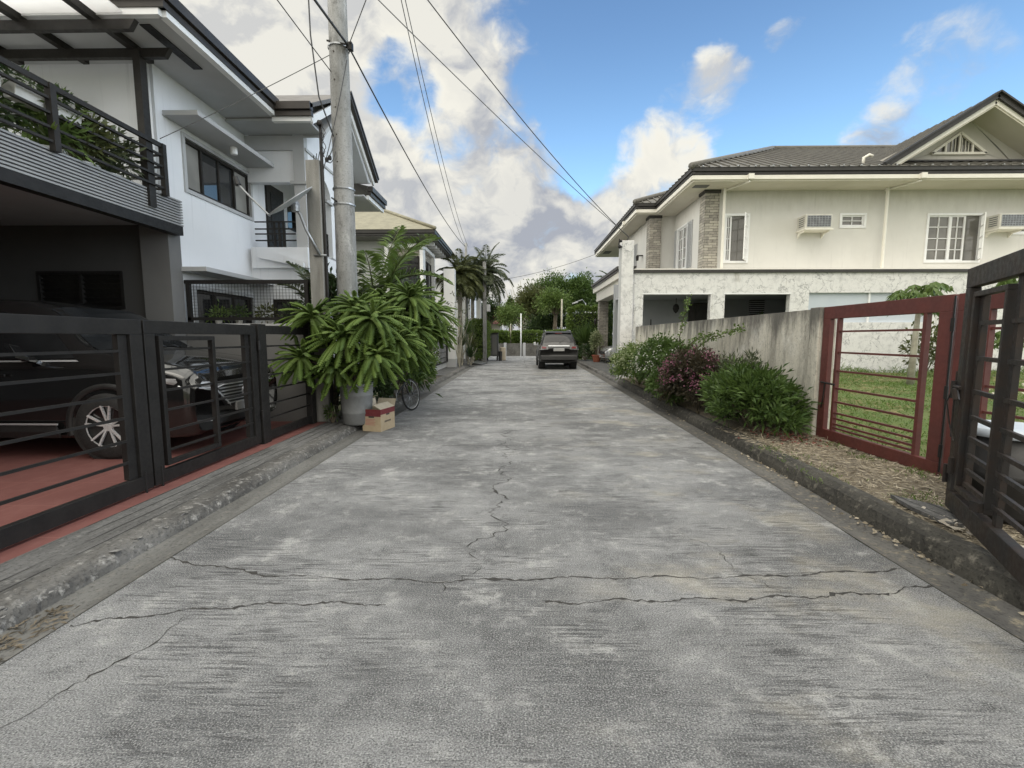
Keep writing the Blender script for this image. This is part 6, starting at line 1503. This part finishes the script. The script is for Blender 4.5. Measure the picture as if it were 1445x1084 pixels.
for j in range(8): Yl.box(mb, 8.62, 9.15, 2.35+.075*j, 2.39+.075*j, -1.6, -1.5)
mb.build('louvre_window', 'gateblack', HD)
# things inside the carport behind the openings
t = T('hanging_lantern', 'dark lantern hanging in the left opening behind the concrete fence', 'lantern', (6.1, 18.0, 3.05))
mb = MB(); mb.tube([(6.1, 18.0, 3.05), (6.1, 18.0, 2.82)], .01, 6); mb.build('chain', 'gateblack', t); MB().lathe([(.001, .28), (.05, .26), (.11, .20), (.13, .10), (.09, -.02), (.03, -.08), (.001, -.1)], (6.1, 18.0, 2.55), 8).build('lamp_body', 'gateblack', t)
t = T('cross_rack', 'dark cross-shaped rod stand inside the left opening', 'stand', (5.0, 17.5, .15)); mb = MB(); mb.tube([(5.0, 17.5, .15), (5.0, 17.5, 2.2)], .025, 6); mb.tube([(4.5, 17.5, 1.86), (5.5, 17.5, 1.9)], .02, 6); mb.build('rod', 'gateblack', t)
t = T('cabinet', 'dark tall cabinet at the back of the left opening', 'cabinet', (7.6, 18.9, .15)); MB().box(7.0, 7.85, 18.6, 19.15, .15, 2.9).build('body', 'dark', t, bevel=.02); MB().box(7.08, 7.77, 18.585, 18.6, .3, 2.8).build('door', 'gateblack', t)
t = strappy('potted_plant', 'dark spiky pot plant silhouetted in the right opening', 'potted plant', (8.9, 17.0, 2.05), 40, .45, .05, 'leafdark', None, 1.0); MB().lathe([(.001, 0), (.14, 0), (.2, 1.3), (.001, 1.3)], (8.9, 17, .72), 14).build('pot', 'dgrey', t); MB().box(8.6, 9.2, 16.8, 17.2, .15, .72).build('stand', 'dark', t)
t = T('white_pillar', 'tall weathered white pillar at the corner of the cream house', 'pillar', (3.62, 15.7, .15))
MB().box(3.40, 3.80, 15.5, 15.85, .1, 4.72).build('shaft', 'crackwhite', t, bevel=.012)
MB().box(3.33, 3.40, 15.52, 15.6, .1, 4.55).build('pipe', 'lgrey', t)
mb = MB(); mb.tube([(3.4, 15.5, 4.5), (3.28, 15.45, 4.55), (3.3, 15.42, 4.75)], .02, 6); mb.sphere((3.30, 15.42, 4.5), .06, 6); mb.sphere((3.34, 15.42, 4.68), .05, 6); mb.build('insulator', 'gateblack', t)
# carport with stone columns
CP = T('carport', 'stone-columned carport with a dark low roof behind the white pillar', 'carport', (5, 24, .15))
for x, y in ((4.9, 27.0), (4.75, 21.0)): MB().box(x-.26, x+.26, y-.26, y+.26, .12, 3.62).build('column', 'stone', CP)
MB().box(4.55, 5.15, 20.8, 27.3, 3.62, 4.15).build('beam', 'creamtrim', CP)
mb = MB(); eave(mb, (4.42, 20.55, 0), (4.42, 27.7, 0), (-1, 0, 0), 4.52); eave(mb, (4.4, 20.6, 0), (5.12, 20.6, 0), (0, -1, 0), 4.52); mb.build('gutter', 'darkfascia', CP)
mb = MB(); mb.box(4.40, 4.56, 20.6, 27.7, 4.15, 4.42); mb.box(4.56, 5.14, 20.6, 20.8, 4.15, 4.4); mb.build('fascia_board', 'creamtrim', CP)
mb = MB(); mb.prism([(4.34, 20.5, 4.60), (5.16, 20.5, 4.66), (5.16, 20.5, 4.60), (4.34, 20.5, 4.54)], (0, 7.25, 0)); mb.prism([(5.16, 23.5, 4.66), (5.75, 23.5, 4.70), (5.75, 23.5, 4.64), (5.16, 23.5, 4.60)], (0, 4.25, 0)); mb.build('roof', 'roofD', CP)
mb = MB(); mb.box(4.42, 4.64, 26.7, 26.75, 2.5, 2.55); mb.lathe([(.001, -.2), (.06, -.18), (.1, .05), (.12, .06), (.02, .16), (.001, .18)], (4.42, 26.72, 2.45), 8); mb.build('wall_lamp', 'dark', CP)
mb = MB(); mb.lathe([(.001, 0), (.12, .02), (.2, .2), (.16, .26), (.001, .22)], (4.40, 20.8, 1.5), 12); mb.build('meter', 'lgrey', CP)

# ---------------------------------------------------------------- right: fence, shrubs, gates
t = T('concrete_fence', 'long stained concrete fence wall behind the flowering shrubs', 'wall', (4.0, 11, .15))
MB().grid([[(3.93, y, .05+z*1.0) for z in (0, .6, 1.2, 1.83)]+[(4.11, y, 1.885), (4.11, y, .05)] for y in [6.22+9.3*i/40 for i in range(41)]]).build('wall', 'fence', t)
MB().box(3.90, 4.13, 6.02, 6.22, .05, 1.90).build('end_post', 'fence', t, bevel=.01)
SG = 'shrubs along the concrete fence'
def rbush(nm, label, c, rad, ncl, per, sp, ll, lw, mat, base, fl=None, up=.4, zmin=.18):
    t, cc = bush(nm, label, c, rad, ncl, per, sp, ll, lw, mat, base, 'shrub', SG, 'bark', None, up, .55, .2, zmin)
    if fl:
        m_, nf, pf, s_, L_, W_, zc = fl
        d = nrm(RNG.normal(size=(nf, 3))); d[:, 2] = np.abs(d[:, 2])*.9+.05; d[:, 0] -= .45; d[:, 1] -= .35; d = nrm(d)
        fc = np.array(c)+d*np.array(rad)*1.0; P = np.repeat(fc, pf, 0)+RNG.normal(size=(nf*pf, 3))*s_; P[:, 2] = np.maximum(P[:, 2], zc)
        S(leaves('flower', m_, t, P, RNG.normal(size=P.shape)+[0, 0, .5], L_, W_, 0), 'stuff')
    return t
rbush('green_shrub', 'dense dark green narrow-leaved shrub nearest the red gate', (3.40, 6.75, .50), (.56, 1.02, .52), 170, 40, .10, .135, .028, 'leaf', (3.45, 6.7, .15), None, .7)
t = rbush('green_shrub', 'spiky dark shoots rising behind the dense green shrub at the fence', (3.62, 7.5, .72), (.3, .7, .5), 60, 30, .08, .12, .020, 'leafgrey', (3.65, 7.5, .15), None, .8)
rbush('flowering_shrub', 'dark-leaved shrub covered in magenta flowers', (3.32, 8.6, .60), (.56, .95, .66), 170, 44, .10, .085, .040, 'leafpurple', (3.4, 8.6, .15), ('petalpink', 40, 18, .05, .038, .028, .5), .3)
rbush('green_shrub', 'small bright green shrub at the foot of the magenta shrub', (3.08, 9.5, .42), (.36, .75, .40), 90, 34, .08, .09, .032, 'leaf', (3.1, 9.4, .15))
t = rbush('flowering_shrub', 'tall pale shrub with white flowers behind the magenta one', (3.40, 10.7, .74), (.62, 1.5, .74), 210, 40, .12, .085, .038, 'leaf', (3.5, 10.6, .15), ('petalwhite', 46, 7, .05, .042, .032, .7), .4)
rbush('flowering_shrub', 'yellow-green variegated shrub at the far end of the fence', (3.35, 13.0, .66), (.62, 1.7, .66), 210, 40, .12, .085, .038, 'leaflight', (3.5, 13.2, .15), ('variegated', 90, 12, .08, .06, .035, .3), .4)
for label, b, tip in (('tall bare bougainvillea shoot standing above the white flowers', (3.5, 10.2, 1.1), (3.55, 9.7, 2.35)), ('long leaning bougainvillea shoot reaching right over the magenta shrub', (3.55, 9.8, 1.1), (3.86, 7.9, 1.68)), ('short bougainvillea shoot leaning left of the long one', (3.5, 9.9, 1.2), (3.7, 8.7, 1.55))):
    t = T('shoot', label, 'shoot', b, 'bougainvillea shoots'); b, tip = Vector(b), Vector(tip); m_ = b.lerp(tip, .5)+Vector((0, 0, .12)); MB().tube([b, m_, tip], [.012, .008, .004], 6).build('stem', 'bark', t)
    P = []
    for i in range(150):
        q = random.random()**.8; P.append(b.lerp(m_, q*2) if q < .5 else m_.lerp(tip, q*2-1))
    P = np.array([tuple(p) for p in P])+RNG.normal(size=(150, 3))*.035; leaves('foliage', 'leaflight', t, P, RNG.normal(size=P.shape)+[0, 0, .4], .07, .035)

GR = Fr((3.97, 0, 0), (0, 1, 0), (1, 0, 0))
def redleaf(label, y0, y1, lock):
    t = T('metal_gate', label, 'gate', (3.97, (y0+y1)/2, .2), 'red gate leaves of the empty lot')
    mb = MB(); GR.box(mb, y0, y1, 1.74, 1.895, -.03, .03); GR.box(mb, y0, y1, .20, .33, -.03, .03); GR.box(mb, y0, y0+.13, .33, 1.74, -.03, .03); GR.box(mb, y1-.13, y1, .33, 1.74, -.03, .03); mb.build('frame', 'gatered', t, bevel=.004)
    mb = MB()
    a, b = y0+.13, y1-.13
    sa, sb = a+.17, b-.12
    for y in (sa, sb): GR.box(mb, y-.04, y, .33, 1.74, -.025, .025)
    mb.build('stile', 'gatered', t)
    for z in (1.58, 1.32, 1.09, .87, .70, .56, .49, .42, .37)[:9]: gate_bars(GR, sa, sb-.04, (z,), .022, .022).build('bar', 'gatered', t)
    return t
t = redleaf('dark red barred gate leaf joined to the concrete fence', 4.24, 6.0, True)
mb = MB(); mb.tube([(3.93, 5.70, .92), (3.93, 5.95, .93)], .012, 8); mb.tube([(3.92, 5.86, .92), (3.92, 5.88, .70), (3.93, 5.92, .60)], .008, 6); mb.build('latch_bolt', 'gateblack', t)
t = redleaf('dark red barred gate leaf half hidden behind the black gate', 2.3, 4.19, False)
mb = MB()
for z in (.45, 1.0, 1.62): mb.tube([(3.93, 4.215, z-.06), (3.93, 4.215, z+.06)], .016, 8)
mb.tube([(3.935, 4.215, .25), (3.935, 4.215, 1.88)], .008, 6); mb.build('hinge', 'gateblack', t)
# near black gate leaf, swung open at an angle
ug = Vector((-.50, -.866, 0)).normalized(); GB = Fr((3.30, 3.42, 0), ug, (-ug.y*-1, 0, 0)); GB.n = Vector((ug.y, -ug.x, 0)).normalized()
t = T('metal_gate', 'near black barred gate leaf swung open over the right kerb', 'gate', (3.26, 3.42, .2))
mb = MB(); GB.box(mb, 0, 2.1, 1.86, 2.0, -.03, .03); GB.box(mb, 0, 2.1, .22, .36, -.03, .03); GB.box(mb, 0, .10, .36, 1.86, -.03, .03); GB.box(mb, 2.0, 2.1, .36, 1.86, -.03, .03); mb.build('frame', 'gaterust', t, bevel=.005)
mb = MB(); GB.ring(mb, .17, .75, .40, 1.82, .035, -.015, .03); GB.box(mb, .205, .27, .43, 1.79, -.035, .0); GB.box(mb, .66, .715, .43, 1.79, -.035, .0); wk = mb.build('wicket_door', 'gaterust', t, bevel=.003)
ZB = (1.60, 1.36, 1.13, .95, .80, .68, .57, .47)
for z in ZB: gate_bars(GB, .27, .66, (z,), .028, .022).build('bar', 'gaterust', wk)
for z in ZB: gate_bars(GB, .79, 1.95, (z,), .028, .022).build('bar', 'gaterust', t)
mb = MB(); GB.box(mb, .79, .85, .36, 1.86, -.03, .0); GB.box(mb, 1.35, 1.42, .36, 1.86, -.03, .0); mb.build('stile', 'gaterust', t)
mb = MB(); p = lambda u, z, n=.04: GB.p(u, z, n)
mb.tube([p(-.04, 1.14), p(.16, 1.14)], .014, 8); mb.tube([p(.0, 1.05), p(.0, 1.18)], .02, 8); mb.tube([p(.07, 1.12), p(.10, 1.12, .06), p(.12, 1.05, .05)], .02, 8); mb.build('latch', 'gaterust', t)
mb = MB(); mb.tube([p(.12, .62, .045), p(.12, .50, .045)], .018, 8); mb.tube([p(-.01, .40), p(-.01, .54)], .016, 8); mb.box(*[v for ax in range(3) for v in (p(.72, .44, .045)[ax]-.03, p(.72, .44, .045)[ax]+.03)]); mb.build('hinge', 'gaterust', t)
mb = MB(); mb.tube([p(-.03, .75, .02), p(-.03, 1.25, .02)], .012, 8); mb.tube([p(.02, 1.12, .05), p(-.02, 1.02, .07), p(.02, .85, .05), p(.10, .74, .04)], .005, 5); mb.build('drop_bolt', 'gaterust', t)

t = T('waste_drum', 'dark plastic drum with a pale blue lid behind the near black gate', 'bin', (3.63, 3.35, .18))
c = (3.63, 3.35, .18)
MB().lathe([(.001, 0), (.22, 0), (.245, .05), (.255, .30), (.265, .31), (.265, .35), (.258, .36), (.27, .62), (.001, .62)], c, 32).build('drum', 'bin', t, smooth=True)
MB().lathe([(.285, .61), (.295, .62), (.295, .665), (.27, .675), (.15, .685), (.001, .69)], c, 32).build('lid', 'lid', t, smooth=True)
mb = MB()
for i in range(60):
    s = random.uniform(.010, .045); c = Vector((random.gauss(3.12, .045), random.gauss(2.95, .22), .17+.02*random.random())); pts = [c+Vector((random.uniform(-s, s)*1.3, random.uniform(-s, s)*1.3, random.uniform(-.4, .6)*s)) for _ in range(6)]
    mb.add(pts, [(0,1,2), (0,2,3), (0,3,4), (0,4,1), (5,2,1), (5,3,2), (5,4,3), (5,1,4)])
S(tag(mb.build('rubble', 'rubble', None, (2.98, 2.85, .17)), 'pale crumpled rubble and litter on the kerb under the near black gate', 'rubble'), 'stuff')
o = MB().prism([(3.05, 3.15, .165), (3.22, 3.1, .16), (3.30, 3.5, .165), (3.12, 3.75, .165), (3.05, 3.45, .165)], (0, 0, .028)).build('concrete_slab', 'apron', None, (3.05, 3.3, .165)); tag(o, 'flat broken piece of concrete lying behind the right kerb', 'slab')
# straw mulch, grass
P = np.array([(rx(y_)+.20+.10*random.random(), y_, .012) for y_ in [random.choice((random.gauss(5.1, .35), random.gauss(3.3, .4), random.uniform(2.6, 12))) for _ in range(150)]]); D = RNG.normal(size=(150, 3)); D[:, 2] = np.abs(D[:, 2])*.15
S(tag(leaves('leaf_litter', 'straw', None, P, D, .045, .022), 'dry fallen leaves gathered along the right gutter', 'leaf litter'), 'stuff')
N = 5200; x = 2.98+1.0*RNG.random(N)**1.0; y = 2.2+4.6*RNG.random(N); Pm = np.stack([x, y, np.array([verge_z(a, b) for a, b in zip(x, y)])+.004+.010*RNG.random(N)], 1)
Dm = RNG.normal(size=(N, 3)); Dm[:, 2] = np.abs(Dm[:, 2])*.12
S(tag(leaves('straw_mulch', 'straw', None, Pm, Dm, .05+.06*RNG.random(N), .009, 0), 'pale dry straw and clippings strewn over the right verge', 'mulch'), 'stuff')
Pm = np.stack([3.55+.4*RNG.normal(size=260)*.5, 6.0+.25*RNG.normal(size=260), .20+.01*RNG.random(260)], 1)
S(tag(leaves('fallen_petals', 'dryred', None, Pm, RNG.normal(size=(260, 3))*[1, 1, .15], .04, .022, 0), 'dry reddish petals below the dense green shrub', 'petals'), 'stuff')
def tufts(name, mat, label, cat, cen, n, h, sp):
    cen = np.array(cen); i = RNG.integers(0, len(cen), n); P = cen[i]+np.stack([RNG.normal(size=n)*sp, RNG.normal(size=n)*sp, np.zeros(n)], 1)
    P[:, 2] = [verge_z(a, b) for a, b in P[:, :2]]
    D = RNG.normal(size=(n, 3))*.45; D[:, 2] = 1
    return S(tag(leaves(name, mat, None, P, D, h*(.5+RNG.random(n)), .008, .3), label, cat), 'stuff')
tufts('grass_tufts', 'grass', 'thin green grass tufts along the right kerb and verge', 'grass', [(3.05, 4.6, 0), (3.05, 5.0, 0), (3.02, 5.4, 0), (3.3, 3.75, 0), (3.35, 3.55, 0), (3.0, 4.3, 0), (3.8, 4.9, 0), (3.85, 5.5, 0), (3.8, 4.3, 0)], 700, .06, .09)
def lz(x, y): return .22+.12*(1-np.exp(-(x-4)/3))+.03*np.sin(x*1.3)*np.cos(y*.9)
N = 42000; q = RNG.random(N)**.7; x = 4.1+13*RNG.random(N); y = 2.5+13.2*RNG.random(N)
keep = (x/np.maximum(y, .1) < 1.35) & (x/y > .45); x, y = x[keep], y[keep]; n = len(x)
cl = np.sin(x*2.1+np.cos(y*1.7)*1.5)*np.cos(y*2.3+np.sin(x*1.1))
D = RNG.normal(size=(n, 3))*.5; D[:, 2] = .9; hh = (.05+.10*RNG.random(n)**2)*(1+.75*cl)*np.where(y > 14.6, 2.6, 1)
S(tag(leaves('lawn_grass', 'grass', None, np.stack([x, y, lz(x, y)-.01], 1), D, hh, .012+.008*RNG.random(n), .35), 'rough green grass over the empty lot behind the red gate', 'grass'), 'stuff')
N = 11000; x = 4.2+12*RNG.random(N); y = 3+12*RNG.random(N); kp = (np.sin(x*1.7+1)*np.sin(y*1.3+.5) > .15); x, y = x[kp], y[kp]; n = len(x); D = RNG.normal(size=(n, 3)); D[:, 2] = .25
S(tag(leaves('dry_grass', 'drygrass', None, np.stack([x, y, lz(x, y)+.02], 1), D, .14, .012, .1), 'dry yellow cut grass lying in patches on the empty lot', 'grass'), 'stuff')
def papaya(label, x, y, h, n, ln, seed):
    z = float(lz(x, y)); t = T('papaya_tree', label, 'tree', (x, y, z), 'papaya trees in the empty lot'); tp = Vector((x+.05, y, z+h)); MB().tube([(x, y, z-.05), (x+.02, y, z+h*.5), tp], [.085, .07, .05], 10).build('trunk', 'papbark', t, smooth=True)
    lv = []; mb = MB()
    for i in range(n):
        a = 2.399*i+seed; el = R(70)-R(75)*i/n; d = Vector((math.cos(a)*math.cos(el), math.sin(a)*math.cos(el), math.sin(el))); L_ = ln*(.7+.5*random.random())
        e = tp+d*L_; mb.tube([tp-Vector((0, 0, .05)), tp.lerp(e, .5)+Vector((0, 0, .06)), e], [.016, .011, .007], 5)
        for j in range(9):
            b = a+R(-140)+R(280)*j/8; f = Vector((math.cos(b), math.sin(b), -.55-.45*random.random()))
            l2 = .34*(1-.35*abs(j-4)/4)*random.uniform(.85, 1.1)
            lv.append((np.array(e), np.array(f), l2, .085))
            for sgn in (-1, 1):
                m_ = e+f*l2*.5; g = Vector((math.cos(b+sgn*.7), math.sin(b+sgn*.7), -.7)); lv.append((np.array(m_), np.array(g), l2*.42, .05))
    mb.build('leaf_stalk', 'leafolive', t); emit('crown', 'leafpap', t, lv, .25)
papaya('young papaya tree standing behind the red gate in the lot', 9.9, 11.6, 1.95, 22, .62, .3)
papaya('papaya tree seen through the near black gate, leaves above the red rail', 8.6, 7.4, 2.0, 16, .7, 1.1)
papaya('small papaya plant at the whitewashed wall, right of the young papaya', 14.2, 13.6, 1.0, 12, .5, 2.0)
bush('leafy_shrub', 'round leafy shrub in the lot behind the red gate post', (12.6, 14.3, 1.0), (.55, .5, .75), 36, 22, .14, .15, .06, 'leafolive', (12.6, 14.3, .3))
mb = MB()
for i in range(40):
    s = random.uniform(.04, .16); x = random.gauss(11.5, 1.2); y = random.gauss(10.2, .5); c = Vector((x, y, float(lz(x, y))+s*.3)); pts = [c+Vector((random.uniform(-s, s), random.uniform(-s, s), random.uniform(-.5, .5)*s)) for _ in range(6)]
    mb.add(pts, [(0,1,2), (0,2,3), (0,3,4), (0,4,1), (5,2,1), (5,3,2), (5,4,3), (5,1,4)])
S(tag(mb.build('rubble', 'rubble', None, (11.5, 10.2, .3)), 'heap of pale rubble on the grass of the empty lot', 'rubble'), 'stuff')
# beyond the driveway
t = strappy('spiky_plant', 'big spiky plant with sword leaves behind the dark SUV', 'plant', (4.15, 29.0, 1.15), 190, 1.5, .085, 'leaf', None, 1.05, droop=.7, seg=4, r0=.1); MB().tube([(4.15, 29, .1), (4.15, 29, 1.2)], [.16, .13], 10).build('trunk', 'palmbark', t)
bush('flowering_shrub', 'pale variegated shrub in a pot beside the carport column', (4.4, 26.0, 1.15), (.32, .35, .7), 40, 22, .12, .14, .06, 'variegated', (4.4, 26.0, .5), 'shrub')
t = T('flower_pot', 'terracotta pot at the foot of the stone carport column', 'pot', (4.4, 26.0, .14)); MB().lathe([(.001, 0), (.18, 0), (.26, .34), (.28, .34), (.28, .40), (.22, .40), (.001, .36)], (4.4, 26.0, .14), 18).build('body', 'terracotta', t)
bush('leafy_shrub', 'dark low shrub between the spiky plant and the pot', (4.0, 27.6, .6), (.7, .6, .5), 40, 22, .14, .16, .06, 'leafdark', (4.0, 27.6, .13))
areca('dark feather palm leaning above the carport roof', (6.2, 29.8, .1), [(0, 0, 4.6, R(200), R(50), 1.7, 1.2), (0, 0, 4.6, R(150), R(65), 1.7, 1.2), (0, 0, 4.5, R(250), R(40), 1.5, 1.3), (0, 0, 4.7, R(20), R(60), 1.6, 1.2), (0, 0, 4.6, R(100), R(50), 1.5, 1.2)], 'trees beyond the end of the lane', .07, 'leaflight', .05, 'palmbark')
hedge('dark hedge filling the back of the carport', 5.8, 9.5, 29.6, 30.6, .2, 3.4, 2600, 'leafdark', None, .14, .3, trunk=.1)
